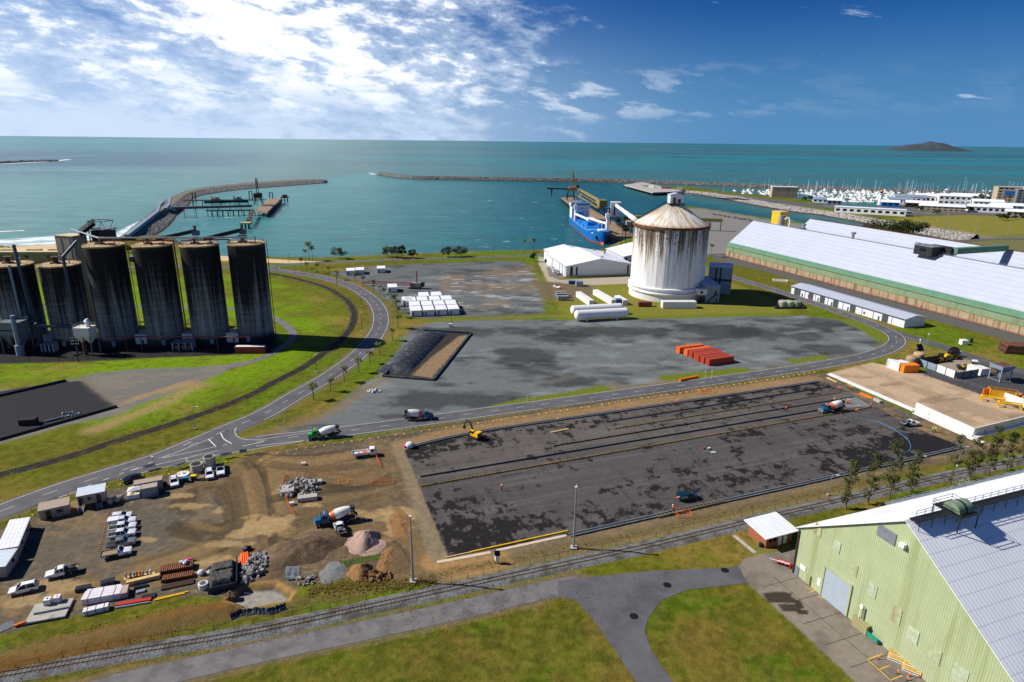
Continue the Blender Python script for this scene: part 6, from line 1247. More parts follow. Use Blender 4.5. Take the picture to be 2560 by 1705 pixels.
place_car('wagon',zB(845,520),zB(865,655),'white four-wheel-drive wagon beside the blue wheelie bin');place_car('wagon',zB(1500,380),zB(1512,510),'white wagon parked in front of the tall concrete ring');place_car('single',zB(1705,300),zB(1712,450),'white ute with empty cage tray beside the site gate')
place_car('sedan',zA(1150,640),zA(1010,680),'black car driving on the main road past the site office','car_black')
z1=lambda x,y:(540+x/3.267,980+y/3.267)
def work_load(o):part('tool_crate',B().box(-1.6,.3,.95,1.2,.8,.5).box(-2.1,-.5,.95,.5,.5,.4),'grey_paint',o);part('traffic_cone',B().cyl((-2.2,.5,.95),(-2.2,.5,1.5),.2,.05,8),'orange',o)
place_car('dualtray',z1(1035,1185),z1(985,1075),'white tray ute parked against the teal concrete mixer on the dirt',extra=work_load)
z2=lambda x,y:(1200+x/3.267,880+y/3.267);z3=lambda x,y:(1840+x/3.267,820+y/3.267)
place_car('canopy',z2(1620,1215),z2(1775,1190),'dark teal ute with white canopy standing on the paved slab','car_teal');place_car('dualtray',z3(1365,800),z3(1485,790),'white tray ute at the far end of the paved slab near the wall',extra=work_load)
for i,(x,y)in enumerate(((270,860),(275,875),(285,890),(290,905),(300,920),(318,938))):
 q=(1300+x/3.267,400+y/3.267);place_car('hatch' if i%2 else 'dual',(q[0]-7,q[1]+.6),(q[0]+7,q[1]-.6),f'white vehicle parked beside the broad white shed, {ORD[i]} from the orange skip','car_silver' if i==5 else 'car_white',grp='staff cars by the white shed')
def small_truck(label,a,c):
 p,q=gp(*a),gp(*c);t=thing('tipper_truck',label,'truck',((p[0]+q[0])/2,(p[1]+q[1])/2),math.atan2(q[1]-p[1],q[0]-p[0]));part('cab',loft(B(),[(1.5,.6,0),(3.2,.6,0),(3.25,1.4,0),(2.9,2.4,.8),(1.55,2.4,.8)],2.0,1.8),'white',t,True);part('windscreen',loft(B(),[(2.95,1.45,0),(3.27,1.45,0),(3.0,2.2,.8),(2.7,2.2,.8)],1.9,1.66),'glass_dark',t);tb_=part('tray',B().box(-1,0,.95,4.6,2.2,.15),'white',t)
 for s in(-1,1):part('tray_side',B().box(-1,s*1.08,1.1,4.6,.06,.5),'white',tb_);part('side_window',B().box(2.3,s*.96,1.5,.8,.06,.6),'glass_dark',t)
 part('tray_side',B().box(-3.28,0,1.1,.06,2.2,.5),'white',tb_);part('load',B().box(.2,.2,1.1,1.6,.5,.2,.3).box(-1.4,-.3,1.1,.8,.6,.3),'orange',t);part('chassis_rail',B().box(-.2,0,.55,6,.8,.35),'chassis',t)
 for x in(2.3,-1.9):
  for s in(-1,1):wheel(t,x,s*.9,.4,.3)
small_truck('white tipper truck with orange gear in its tray on the dirt',z1(1145,530),z1(1278,515))
def mixer(label,a,c,paint,band=None):
 p,q=gp(*a),gp(*c);t=thing('concrete_mixer',label,'mixer truck',((p[0]+q[0])/2,(p[1]+q[1])/2),math.atan2(q[1]-p[1],q[0]-p[0]),'concrete mixer trucks')
 part('chassis',B().box(-.4,0,.75,8.6,.95,.4),'chassis',t);cb=part('cab',loft(B(),[(1.5,.9,0),(3.0,.9,0),(3.0,1.9,0),(2.75,2.85,.7),(1.5,2.9,.7)],2.35,2.1),paint,t,True);part('windscreen',loft(B(),[(2.8,1.95,0),(3.03,1.95,0),(2.82,2.7,.7),(2.6,2.7,.7)],2.2,2.0),'glass_dark',cb)
 for s in(-1,1):part('side_window',B().box(2.2,s*1.12,1.9,.9,.06,.7),'glass_dark',cb);part('exhaust',B().cyl((1.35,s*1.0,1.0),(1.35,s*1.0,3.2),.09,.09,8),'rim',t);part('headlight',B().box(4.35,s*.8,1.15,.12,.3,.22),'lamp',t);part('mudguard',B().box(3.5,s*.98,1.0,1.25,.42,.14),paint,t);part('mirror',B().box(2.95,s*1.35,1.9,.1,.22,.5),'plastic_black',cb)
 part('bonnet',loft(B(),[(2.9,.8,0),(4.3,.75,0),(4.4,1.3,0),(4.25,1.7,.5),(2.9,1.9,.5)],1.7,1.5),paint,t,True);part('grille',B().box(4.4,0,.85,.08,1.0,.7),'rim',t);part('bumper',B().box(4.5,0,.5,.2,2.3,.3),'rim',t);part('roof_beacon',B().box(2.1,0,2.9,.3,1.2,.14),'orange',cb)
 prof=[(.0,-2.75),(.55,-2.7),(.9,-2.3),(1.18,-1.1),(1.2,-.2),(1.1,.8),(.8,2.0),(.55,2.5),(.4,2.55)];d=part('drum',B().lathe(prof,24),'drum_white',t,True,loc=(-1.5,0,2.35));d.rotation_euler=(0,R(-90+14),0)
 if band:part('drum_band',B().lathe([(.93,-2.28),(1.07,-1.85),(1.17,-1.35),(1.20,-1.3)],24),band,d,True)
 b=B()
 for k in range(30):a_=k*.45;z0=-2+k*.13;
 part('hopper',B().box(-4.2,0,2.7,.9,1.0,.8,0,0,(1.3,1.3)),'chassis',t);part('chute',B().bar((-4.3,0,2.2),(-5.2,.5,1.3),.45),'chassis',t);part('rear_frame',B().bar((-4.0,-.8,1.0),(-4.0,-.6,2.7),.16).bar((-4.0,.8,1.0),(-4.0,.6,2.7),.16).bar((-4.0,-.8,2.4),(-4.0,.8,2.4),.14).bar((.9,-.9,1.0),(.9,-.7,2.0),.2).bar((.9,.9,1.0),(.9,.7,2.0),.2),'chassis',t);part('water_tank',B().cyl((.6,-.6,1.9),(.6,.6,1.9),.36,.36,10),'rim',t,True);part('ladder',B().bar((-4.3,-1.0,.9),(-4.3,-1.0,3.2),.06).bar((-4.3,-.7,.9),(-4.3,-.7,3.2),.06),'galv',t);part('fuel_tank',B().cyl((.4,-1.0,.8),(1.4,-1.0,.8),.32,.32,10),'rim',t,True)
 for x in(3.5,-1.6,-2.9):
  for s in(-1,1):wheel(t,x,s*1.02,.5,.42 if x<0 else .3);
 for s in(-1,1):part('mudguard',B().box(-2.25,s*1.02,1.06,2.7,.5,.06),'chassis',t)
mixer('green concrete mixer with white drum driving on the works road',z1(985,360),z1(765,385),'mix_green');mixer('teal concrete mixer with white drum driving on the works road towards the bend',z1(1565,232),z1(1760,215),'mix_blue','drum_band');mixer('teal concrete mixer with orange drum band parked on the dirt',z1(1105,1040),z1(830,1090),'mix_blue','drum_band');mixer('teal concrete mixer pouring concrete on the paved slab beside workers',z3(860,670),z3(690,695),'mix_blue','drum_band')
def excavator():
 p=z1(2115,375);t=thing('excavator','yellow excavator with raised black arm at the slab edge','excavator',gp(*p),R(140));t.scale=(.85,)*3
 for s in(-1,1):part('track',B().xprism([(s*1.1-.3,.15),(s*1.1+.3,.15),(s*1.1+.3,.9),(s*1.1-.3,.9)],-2.0,2.0).cyl((2.0,s*1.1-.3,.52),(2.0,s*1.1+.3,.52),.4).cyl((-2.0,s*1.1-.3,.52),(-2.0,s*1.1+.3,.52),.4),'chassis',t)
 h=part('house',B().box(-.6,0,1.1,3.4,2.5,1.1),'yellow',t);part('engine_cover',B().box(-1.5,0,2.2,1.6,2.4,.5),'yellow',h);c=part('cab',B().box(.5,.75,1.2,1.4,.95,1.9),'yellow',t);part('cab_glass',B().box(.52,.75,1.9,1.44,1.0,1.0),'glass_dark',c);part('counterweight',B().cyl((-2.2,0,1.1),(-2.2,0,2.2),1.1,1.1,14),'chassis',t)
 part('boom',B().bar((.8,-.3,1.8),(2.6,-.3,5.0),.45).bar((2.6,-.3,5.0),(4.4,-.3,5.4),.4),'chassis',t);part('stick',B().bar((4.2,-.3,5.6),(5.6,-.3,2.8),.34),'chassis',t);part('bucket',B().xprism([(-.7,1.9),(.1,1.9),(.1,2.8),(-.7,2.8)],5.1,5.9),'chassis',t);part('ram',B().cyl((1.4,-.3,1.9),(2.5,-.3,4.4),.09).cyl((3.2,-.3,5.7),(4.9,-.3,4.6),.08),'rim',t)
excavator()
def wheel_loader(label,px,py,rz,s=1.0,roll=False):
 t=thing('wheel_loader',label,'loader',gp(px,py),rz,'loaders in the equipment yard');t.scale=(s,s,s)
 part('body',loft(B(),[(-3.4,1.0,0),(.2,1.0,0),(.2,1.9,0),(-2.2,2.2,.3),(-3.4,1.9,.3)],1.7,1.5),'yellow',t,True);c=part('cab',B().box(-.5,0,1.9,1.5,1.5,1.7),'chassis' if roll else 'white',t);part('cab_glass',B().box(-.5,0,2.3,1.54,1.54,.9),'glass_dark',c);part('front_frame',B().box(1.4,0,.8,2.0,1.0,.9),'chassis',t);part('lift_arm',B().bar((.9,-.5,1.8),(3.3,-.5,.7),.3).bar((.9,.5,1.8),(3.3,.5,.7),.3),'yellow',t);part('bucket',B().xprism([(-1.4,.2),(1.4,.2),(1.4,1.2),(-1.4,1.2)],3.2,4.2),'chassis',t)
 for x in(1.5,-2.0):
  for y in(-1,1):wheel(t,x,y*1.05,.8,.55,'yellow')
 if roll:part('roll_cage',B().bar((-1.2,-.8,3.6),(.3,-.8,3.6),.1).bar((-1.2,.8,3.6),(.3,.8,3.6),.1),'chassis',t)
wheel_loader('yellow wheel loader with white cab behind the grey block wall',2428,925,R(160),1.15);wheel_loader('yellow forklift with black cage, first of two parked in the yard',2352,903,R(15),.95,True);wheel_loader('yellow forklift with black cage, second of two parked in the yard',2376,897,R(15),1.0,True)
# containers, tanks, stored goods
mat('cont_red',C(172,62,40),.6,var=.1,scale=.5,rib=(0,.28,.03),dirt=C(128,50,36),dirt_amt=.35,dirt_scale=.5);mat('cont_orange',C(220,104,44),.6,var=.1,scale=.5,rib=(0,.28,.03));mat('cont_white',C(226,226,224),.6,var=.06,scale=.5,rib=(0,.28,.025),dirt=C(190,182,170),dirt_amt=.3,dirt_scale=.6);mat('cont_blue',C(26,70,150),.6,var=.1,rib=(0,.28,.03));mat('cont_grey',C(150,152,152),.6,var=.1,rib=(0,.28,.03),dirt=C(120,118,116),dirt_amt=.4);mat('cont_rust',C(140,62,46),.7,var=.15,rib=(0,.28,.03));mat('bin_yellow',C(226,170,20),.6,var=.1);mat('bright_orange',C(244,132,10),.6,var=.06,rib=(0,.28,.03))
def box_from(a,c):
 p,q=gp(*a),gp(*c);return p,math.atan2(q[1]-p[1],q[0]-p[0]),math.dist(p,q)
def container(label,p,rz,L=6.06,m='cont_white',Wd=2.44,H=2.59,cat='container',grp=None,roof=None,name='shipping_container',z=0.0):
 """corner p, long side along +x, depth to +y"""
 t=thing(name,label,cat,(*p,z),rz,grp);part('body',B().box(L/2,Wd/2,.12,L-.16,Wd-.14,H-.2),m,t);part('roof_panel',B().box(L/2,Wd/2,H-.1,L-.1,Wd-.1,.06),roof or m,t);b=B()
 for x in(.06,L-.06):
  for y in(.06,Wd-.06):b.box(x,y,0,.14,.14,H)
 for y in(.06,Wd-.06):b.box(L/2,y,0,L,.14,.16).box(L/2,y,H-.14,L,.12,.13)
 for x in(.06,L-.06):b.box(x,Wd/2,0,.14,Wd,.16).box(x,Wd/2,H-.14,.12,Wd,.13)
 part('frame',b,m,t)
 for y in(.62,1.82):part('door',B().box(-.01,y*Wd/2.44,.2,.06,1.1*Wd/2.44,H-.4).box(-.06,y*Wd/2.44+.2,.25,.05,.05,H-.5),m,t)
 return t
p,rz,_=box_from((1772,915),(1829,904));rz=R(22)
for i in range(6):
 q=(p[0]-math.sin(rz)*2.52*i-math.cos(rz)*.5*(i%3),p[1]+math.cos(rz)*2.52*i);container(f'long red shipping container, {ORD[i]} in the row counting from the road',q,rz,12.19,'cont_red' if i<5 else 'cont_orange',grp='red containers in the gravel yard',H=2.7)
q=(p[0]-math.sin(rz)*16.2-2,p[1]+math.cos(rz)*16.2);container('orange shipping container at the back of the red container row',q,rz,12.19,'cont_orange',H=2.7,grp='red containers in the gravel yard')
u=R(12);p0=gp(*z64(1268,823));mod=None;n=0
def module(q,lb,w=5.3,d=9.2,h=3.1):
 global mod
 if mod is None:
  mod=thing('site_module','','portable module');part('body',B().box(w/2,d/2,.15,w,d,h-.25),'cont_white',mod);part('roof_panel',B().box(w/2,d/2,h-.1,w+.14,d+.14,.12),'roof_white',mod);part('door',B().box(1.1,-.03,.2,.9,.06,2.0),'grey_paint',mod);part('base_frame',B().box(w/2,d/2,0,w-.3,d-.3,.15),'dark_steel',mod);o=mod
 else:o=copy_tree(mod)
 o.location=(*q,0);o.rotation_euler=(0,0,u);o['label']=lb;o['group']='white modules in the upper yard'
for r_,cols in enumerate(((0,1,2,3),(0,1,2,3),(-.25,.75,1.8,2.8),(1.0,2.1))):
 for ci,c_ in enumerate(cols):
  x,y=c_*6.3,r_*10.2;module((p0[0]+x*math.cos(u)-y*math.sin(u),p0[1]+x*math.sin(u)+y*math.cos(u)),f'white box module, {ORD[ci]} from the palms in the {ORD[r_]} row of the stored block')
module(gp(*z64(1198,738)),'white box module set apart at the palm side of the stored block');module(gp(*z64(738,486)),'white box module of the pair nearest the curving road');module(gp(*z64(815,480)),'white box module touching the pair nearest the curving road');module(gp(*z64(990,467)),'lone white box module near the shore road');module(gp(*z64(1078,626)),'lone white box module next to the red crane boom')
def tank(label,a,c,r):
 p,rz,L=box_from(a,c);t=thing('storage_tank',label,'tank',p,rz,'white horizontal tanks');part('shell',B().cyl((1.2,r,r+.7),(L-1.2,r,r+.7),r,r,28,False),'white',t,True)
 for x,s in((1.2,-1),(L-1.2,1)):
  b=B();o=0;rows=[(r*math.cos(k*math.pi/12),s*1.2*math.sin(k*math.pi/12))for k in range(7)]
  for rr,dx in rows:b.v+=[(x+dx,r+rr*math.cos(2*math.pi*i/28),r+.7+rr*math.sin(2*math.pi*i/28))for i in range(28)]
  for k in range(6):b.f+=[(k*28+i,k*28+(i+1)%28,(k+1)*28+(i+1)%28,(k+1)*28+i)for i in range(28)]
  b.m=[0]*len(b.f);part('end_cap',b,'white',t,True)
 for x in(L*.22,L*.78):part('saddle',B().box(x,r,0,.7,r*1.5,1.4),'concrete_white',t)
tank('front white horizontal storage tank on saddles below the white silo',(1440,806),(1574,798),2.35);tank('rear white horizontal storage tank behind its twin below the white silo',(1430,793),(1560,786),2.35)
zc_=lambda x,y:(1300+x/3.267,400+y/3.267)
p,rz,L=box_from(zc_(1165,1213),zc_(1440,1213));container('long white container with grey louvres below the white silo',p,rz,L,'cont_white',4.5,3.6)
p,rz,L=box_from(zc_(605,1190),zc_(450,1100));container('long white refrigerated trailer body on the grass by the tanks',(p[0],p[1]),R(104),22,'cont_white',2.8,3.0,'trailer',name='trailer_body');p=gp(*zc_(830,1185));container('second long white trailer body beside the blue container',(p[0]-3,p[1]),R(106),26,'cont_white',2.8,3.0,'trailer',name='trailer_body')
p=gp(*zc_(880,1185));container('short white container beside the second trailer body',p,R(104),12,'cont_white',3.0,2.8);p=gp(*zc_(760,1185));container('blue container at the end of the second trailer body',p,R(8),5.4,'cont_blue',4,2.8);p=gp(*zc_(310,1150));container('grey-green container, front of three on the grass',p,R(6),6.06,'cont_grey');p=gp(*zc_(300,1132));container('grey container, middle of three on the grass',(p[0],p[1]+1),R(6),6.06,'cont_grey');p=gp(*zc_(295,1118));container('grey container, rear of three on the grass',(p[0],p[1]+1.5),R(6),6.06,'cont_grey');p=gp(*zc_(970,1200));container('rusty orange tank skid below the white silo',p,R(3),7,'cont_rust',2.6,2.6)
p=gp(*zc_(400,1015));container('dark blue skip bin on the burnt patch',p,R(2),5.5,'cont_blue',2.6,1.9,'skip');p=gp(*zc_(460,1035));container('pale blue-grey container on the burnt patch',p,R(4),4,'blue_grey',4.5,3.2);p=gp(*zc_(205,838));container('black skip bin beside the orange digger bucket at the shed gate',p,R(3),6,'dark_steel',3,2.2,'skip')
p=gp(*zc_(300,1045));t=thing('small_boat','small white boat on a trailer on the burnt patch','boat',p,R(-40));part('hull',loft(B(),[(-2.5,.5,.3),(2.0,.5,.5),(2.8,1.2,.9),(-2.5,1.3,0)],2.0,.6),'white',t);part('trailer',B().box(0,0,.3,4.5,1.6,.15),'galv',t);part('console',B().box(-.3,0,1.3,.8,.8,.7),'glass_dark',t)
t=thing('digger_arm','bright orange folded digger arm beside the black skip','digger',gp(*zc_(242,838)),R(30));part('arm',B().bar((0,0,.3),(1.5,0,4.6),.9).bar((1.5,0,4.6),(2.8,0,1.8),.7),'orange',t);part('bucket',B().box(2.9,0,.6,1.4,1.4,1.4),'orange',t)
for i,(x,y,m)in enumerate(((2140,1190,'concrete'),(2195,1192,'wall_green'),(2257,1194,'vent_green'))):p=gp(*zc_(x,y));one('water_tank',B().lathe([(0,0),(2.6,0),(2.6,2.4),(2.2,2.9),(0,3.1)],20),m,f'{("grey", "pale green", "dark green")[i]} round water tank on the bunded pad by the road','tank',p,0,'water tanks',True)
b=B();P=gpl([zc_(2085,1215),zc_(2320,1215),zc_(2300,1180),zc_(2100,1180)]);
for a,c in zip(P,P[1:]+P[:1]):b.bar((*a,.5),(*c,.5),.9)
one('bund_wall',b,'dark_steel','low dark bund wall round the three water tanks','bund')
p=gp(*zc_(2125,990));t=thing('concrete_pit','low white concrete pit frame on the grass by the bulk shed','pit',p,R(-20));[part('side',B().box(x,y,0,sx,sy,.8),'concrete_white',t)for x,y,sx,sy in((0,-1.5,9,.5),(0,2.5,9,.5),(-4.2,.5,.5,3.5),(4.2,.5,.5,3.5))]
p=gp(588,884);container('rusty red container with white roof at the end of the silo row',p,R(3),12,'cont_rust',2.6,2.9,roof='concrete_white')
mat('tarp_black',C(50,54,60),.45,var=.35,scale=.4,dirt=C(104,108,108),dirt_amt=.35,dirt_scale=.5,bump=.05,bscale=2)
a,c=gp(990,938),gp(1098,832);L=math.dist(a,c);b=B();nx,ny=120,20;W2=13.0;rn=random.Random(3)
for i in range(nx+1):
 for j in range(ny+1):
  x,v=L*i/nx,j/ny*2-1;e=min(1,6*min(i/nx,1-i/nx)+.05);z=2.6*max(0,1-v*v)**.8*e*(.5+.5*abs(math.sin(math.pi*i/nx*15+v*.6))**.7)+rn.uniform(-.06,.06);b.v.append((x,v*W2/2,max(z,.03)))
b.f=[(i*(ny+1)+j,(i+1)*(ny+1)+j,(i+1)*(ny+1)+j+1,i*(ny+1)+j+1)for i in range(nx)for j in range(ny)];b.m=[0]*len(b.f)
one('covered_stockpile',b,'tarp_black','long black tarpaulined stockpile with crosswise ridges beside the palms','stockpile',(a[0]-2,a[1]+2),math.atan2(c[1]-a[1],c[0]-a[0]),smooth=True)
b=B();P=[(p_[0],p_[1],.35)for p_ in gpl([(958,942),(1062,827),(1178,834),(1084,952),(958,942)])]
for q,r_ in zip(P[:-1],P[1:]):b.bar(q,r_,.8)
one('bund_wall',b,'tarp_black','dark earth bund framing the tarpaulined stockpile','bund')
t=thing('crawler_crane','dismantled red lattice crawler crane with its boom lowered to the ground','crane',gp(*z64(1300,590)),R(172));mat('crane_red',C(186,96,112),.6,var=.15,scale=1)
for s in(-1,1):part('track',B().box(0,s*2.2,0,6,.9,1.1),'rust_dark',t)
part('house',B().box(-1.2,0,1.3,5.5,3.2,2.2),'cont_grey',t);part('cab',B().box(1.8,1.2,1.4,1.6,1.1,2.0),'crane_red',t);part('boom',truss(B(),(2,0,1.6),(29,0,1.8),1.8,1.6,18,.12),'crane_red',t);part('gantry_mast',truss(B(),(-1,0,3.2),(-1.4,0,10.5),1.6,.1,8,.14).bar((-1,-.8,3.2),(-1.4,-.6,10.5),.3).bar((-1,.8,3.2),(-1.4,.6,10.5),.3),'crane_red',t);part('counterweight',B().box(-4.6,0,1.3,1.6,3.4,2.4),'dark_steel',t);part('pendant',B().bar((-1.4,0,10.4),(14,0,5.0),.1),'dark_steel',t)
# left works yard: offices, goods, heaps
mat('cabin_wall',C(176,158,142),.7,var=.06,scale=.4,rib=(0,.25,.01));mat('cabin_roof',C(168,150,132),.7,var=.08,rib=(1,.5,.02));mat('cabin_roof_b',C(206,216,226),.5,var=.05,rib=(1,.5,.02));mat('wrap_white',C(222,216,220),.5,var=.08,scale=1.2,bump=.02,bscale=3);mat('timber',C(212,178,116),.8,var=.15,scale=1.5);mat('steel_brown',C(106,58,26),.6,.2,var=.2,scale=1.0,rib=(0,.4,.04));mat('steel_darkbrown',C(72,50,38),.7,.2,var=.2,scale=1.0,rib=(1,.2,.03));mat('rubble',C(150,146,142),.95,var=.35,scale=1.5);mat('plastic_wrap',C(40,44,56),.35,var=.3,scale=1.0,bump=.06,bscale=2.5);mat('pink',C(224,40,140),.5);mat('bag_white',C(214,212,214),.7,var=.12,scale=2,bump=.05);mat('dirt_heap',C(96,78,58),.97,var=.22,scale=.9,bump=.15,bscale=2.2,dirt=C(122,98,70),dirt_amt=.5,dirt_scale=.35);mat('pink_heap',C(166,138,124),.97,var=.14,scale=1,bump=.12,bscale=2.5,dirt=C(130,110,100),dirt_amt=.35,dirt_scale=.4);mat('tan_heap',C(140,104,62),.97,var=.25,scale=1,bump=.2,bscale=2,dirt=C(104,74,46),dirt_amt=.5,dirt_scale=.5);mat('gravel_heap',C(116,118,116),.97,var=.2,scale=2,bump=.1,bscale=4);mat('bin_green',C(34,66,46),.6);mat('lid_blue',C(12,120,200),.5);mat('lid_yellow',C(236,200,20),.5);mat('pvc_orange',C(244,98,14),.5,var=.1)
def cabin(label,a,c,d,h,wall='cabin_wall',roof='cabin_roof',doors=((.2,.9),),wins=((.7,1.1),),raised=0.0,stairs=(),L=None):
 p,rz,l2=box_from(a,c);L=L or l2;t=thing('site_office',label,'portable office',p,rz,'portable site offices');part('body',B().box(L/2,d/2,raised,L,d,h),wall,t);part('roof',B().add([(-.15,-.2,raised+h),(L+.15,-.2,raised+h),(L+.15,d+.2,raised+h+.25),(-.15,d+.2,raised+h+.25),(-.15,-.2,raised+h+.1),(L+.15,-.2,raised+h+.1),(L+.15,d+.2,raised+h+.35),(-.15,d+.2,raised+h+.35)],[(3,2,1,0),(4,5,6,7),(0,1,5,4),(1,2,6,5),(2,3,7,6),(3,0,4,7)]),roof,t)
 for f,w in doors:part('door',B().box(L*f,-.03,raised,w,.08,2.0),'glass_dark',t)
 for f,w in wins:part('window',B().box(L*f,-.03,raised+1.0,w,.08,.8),'glass_dark',t)
 for f in stairs:
  b=B()
  for k in range(5):b.box(L*f,-.3-k*.32,raised*(1-(k+1)/6),1.0,.3,.06)
  for s in(-.5,.5):b.bar((L*f+s,-.2,raised),(L*f+s,-1.9,.05),.08).bar((L*f+s,-.2,raised+1),(L*f+s,-1.9,1.0),.06).bar((L*f+s,-1.9,0),(L*f+s,-1.9,1),.06)
  part('stair',b,'galv',t)
 if raised:
  for x in(.3,L/2,L-.3):
   for y in(.3,d-.3):part('stump',B().box(x,y,0,.3,.3,raised),'dark_steel',t)
 part('gutter',B().box(L/2,-.22,raised+h-.04,L+.2,.12,.12),'galv',t);return t
cabin('brown-roofed site office with one dark door beside the fence',zA(330,985),zA(575,930),3.2,2.5,doors=((.3,1.0),),wins=((.68,1.2),));cabin('pale blue-roofed site office raised on stumps with two metal stairs',zA(648,895),zA(872,850),3.6,2.5,roof='cabin_roof_b',doors=((.12,.9),(.76,1.0)),wins=((.42,.7),),raised=1.0,stairs=(.1,.78))
p,rz,L=box_from(zA(165,1278),zA(260,1060));cabin('long white-roofed site office at the picture edge, running away from the road',zA(162,1280),zA(258,1040),3.4,2.5,roof='roof_white',doors=((.9,.9),),wins=((.3,.7),(.7,.7)));cabin('shorter white-roofed site office nearest the picture corner',zA(60,1445),zA(155,1300),6,2.5,roof='cabin_roof_b',doors=(),wins=((.6,.8),))
p,rz,L=box_from(zA(1038,815),zA(1270,770));container('cream container with ribbed roof behind the tarpaulined skip',(p[0]+.4,p[1]+2.7),rz,6.4,'cabin_wall',roof='cabin_roof');container('grey container with open end beside the tarpaulined skip',(p[0]+3.4,p[1]+.6),rz,3.6,'cont_grey',2.4,2.6,roof='cabin_wall')
t=thing('skip_bin','white skip with yellow rubbish and a loose white tarpaulin','skip',(p[0]+.3,p[1]-.2),rz);part('bin',B().box(1.3,.9,0,2.6,1.8,1.2),'white',t);part('rubbish',B().ball(.9,.6,1.1,.7,.5,.35).ball(1.8,.9,1.1,.5,.5,.3),'yellow',t);part('tarpaulin',B().add([(-.2,1.0,1.6),(2.8,1.0,1.7),(3.0,2.6,2.3),(.2,2.6,2.1),(1.4,1.7,2.2)],[(0,1,4),(1,2,4),(2,3,4),(3,0,4)]),'bag_white',t)
for i,(x,y,w)in enumerate(((905,850,1.3),(960,830,1.9),(1000,820,1.2))):q=gp(*zA(x,y));one('bulk_bag',B().ball(0,0,.8,w*.55,w*.5,.85,10,6,0,False,.08,random.Random(i)),'cabin_wall',f'cream bulk bag between the two site offices, {("smallest, by the stairs", "largest in the middle", "next to the cream container")[i]}','bag',q)
def ring(label,x,y,r,h):q=gp(*zB(x,y));one('concrete_ring',B().lathe([(r,0),(r,h),(r*.84,h),(r*.84,.05)],32),'concrete',label,'concrete ring',(q[0],q[1]+r),smooth=True)
ring('tall concrete manhole ring stood behind the white wagon',1470,330,1.5,3.3);ring('low wide concrete manhole ring by the yellow-lidded bin',1222,395,1.6,2.1)
q=gp(*zB(1010,410));t=thing('manhole_lid','round white concrete lid with two square holes lying on the grass','lid',q);part('disc',B().cyl((0,0,0),(0,0,.22),1.65,1.65,32),'concrete_white',t);part('hole',B().box(.35,.2,.2,.8,.6,.04),'black',t);part('hole',B().box(-.75,-.3,.2,.6,.4,.04),'black',t)
def wheelie(label,x,y,lid):q=gp(*zB(x,y));t=thing('wheelie_bin',label,'bin',q,R(8));part('body',B().box(0,0,.1,1.1,.9,1.1,0,0,(1.12,1.15)),'bin_green',t);part('lid',B().box(0,0,1.2,1.3,1.1,.12),lid,t);[part('wheel',B().cyl((s*.5,.35,.12),(s*.6,.35,.12),.12),'tyre',t)for s in(-1,1)]
wheelie('dark bin with bright blue lid beside the white wagon',1065,545,'lid_blue');wheelie('dark bin with bright yellow lid below the low concrete ring',1215,510,'lid_yellow');q=gp(*zB(1360,505));one('timber_crate',B().box(0,0,0,.9,1.2,.8).box(0,0,.82,1.0,1.3,.06),'tray_wood','small timber crate beside the yellow-lidded bin','crate',q,.2)
q=gp(*zB(555,560));t=thing('light_tower','yellow mobile lighting tower with thin mast by the fence','lighting tower',q);part('engine_box',B().box(0,0,.3,1.6,1.0,.9),'yellow',t);part('outrigger',B().bar((-1.3,-.8,.2),(1.3,.8,.2),.12).bar((-1.3,.8,.2),(1.3,-.8,.2),.12),'yellow',t);part('mast',B().bar((-.3,0,1.2),(-.6,.3,7.0),.12),'galv',t);part('lamp_head',B().box(-.6,.3,7.0,.7,.3,.3),'white',t);[part('wheel',B().cyl((0,s*.5,.3),(0,s*.62,.3),.3),'tyre',t)for s in(-1,1)]
q=gp(*zB(650,620));one('rubber_mat_stack',B().box(0,0,0,1.9,1.0,.5,.1).box(0,.1,.5,1.5,.8,.4,.1),'black','black sheet-covered pile on an orange frame near the lighting tower','pile',q);one('orange_rail_bar',B().bar((-1.2,-.75,.12),(1.2,-.5,.12),.16),'orange','thin orange rail under the black sheet-covered pile','rail',q)
def rubble(label,px,py,rx,ry,n,seed,big=.5,m='rubble',zc=.8):
 q=gp(px,py);rn=random.Random(seed);t=thing('rubble_heap',label,'rubble',q);protos=[]
 for k in range(5):
  b=B();b.ball(0,0,0,1,.8,.65,6,4,0,False,.28,rn);protos.append(b.mesh('stone',[M(m)]))
 for i in range(n):
  a=rn.uniform(0,6.28);r_=math.sqrt(rn.random());s=big*rn.uniform(.4,1.3);x,y=rx*r_*math.cos(a),ry*r_*math.sin(a);o=mesh_obj('stone',protos[i%5],t);o.location=(x,y,zc*(1-r_*r_)+s*.25);o.scale=(s,s,s);o.rotation_euler=(rn.uniform(0,3),rn.uniform(0,3),rn.uniform(0,3))
 return t
t=rubble('broken grey concrete rubble heap ringed by orange fencing on the dirt',*z1(690,790),5.2,4.6,130,1,.6)
for x,y,L,d,h,rz,lb in((590,815,3.0,3.6,1.1,15,'large square concrete block at the rubble heap corner'),(750,880,4.6,1.7,1.1,16,'long concrete block lying on the near side of the rubble heap'),(762,750,1.7,1.4,.9,10,'small cut concrete cube, first of three in line at the rubble'),(803,750,1.7,1.4,.9,10,'small cut concrete cube, second of three in line at the rubble'),(840,745,1.7,1.4,.9,10,'small cut concrete cube, third of three in line at the rubble')):one('concrete_block',B().box(0,0,0,L,d,h),'concrete',lb,'block',gp(*z1(x,y)),R(rz))
rubble('grey broken asphalt and stone heap beside the black sheeted stack',*zA(2080,1370),2.6,5.0,120,2,.55,zc=.7);rubble('small stone heap on the grass past the lined pit',*z1(740,1540),2.2,1.6,30,3,.35,zc=.3);rubble('brown boulders tipped beside the tan soil heap',*z1(1320,1510),2.6,1.8,46,4,.42,'tan_heap',.5)
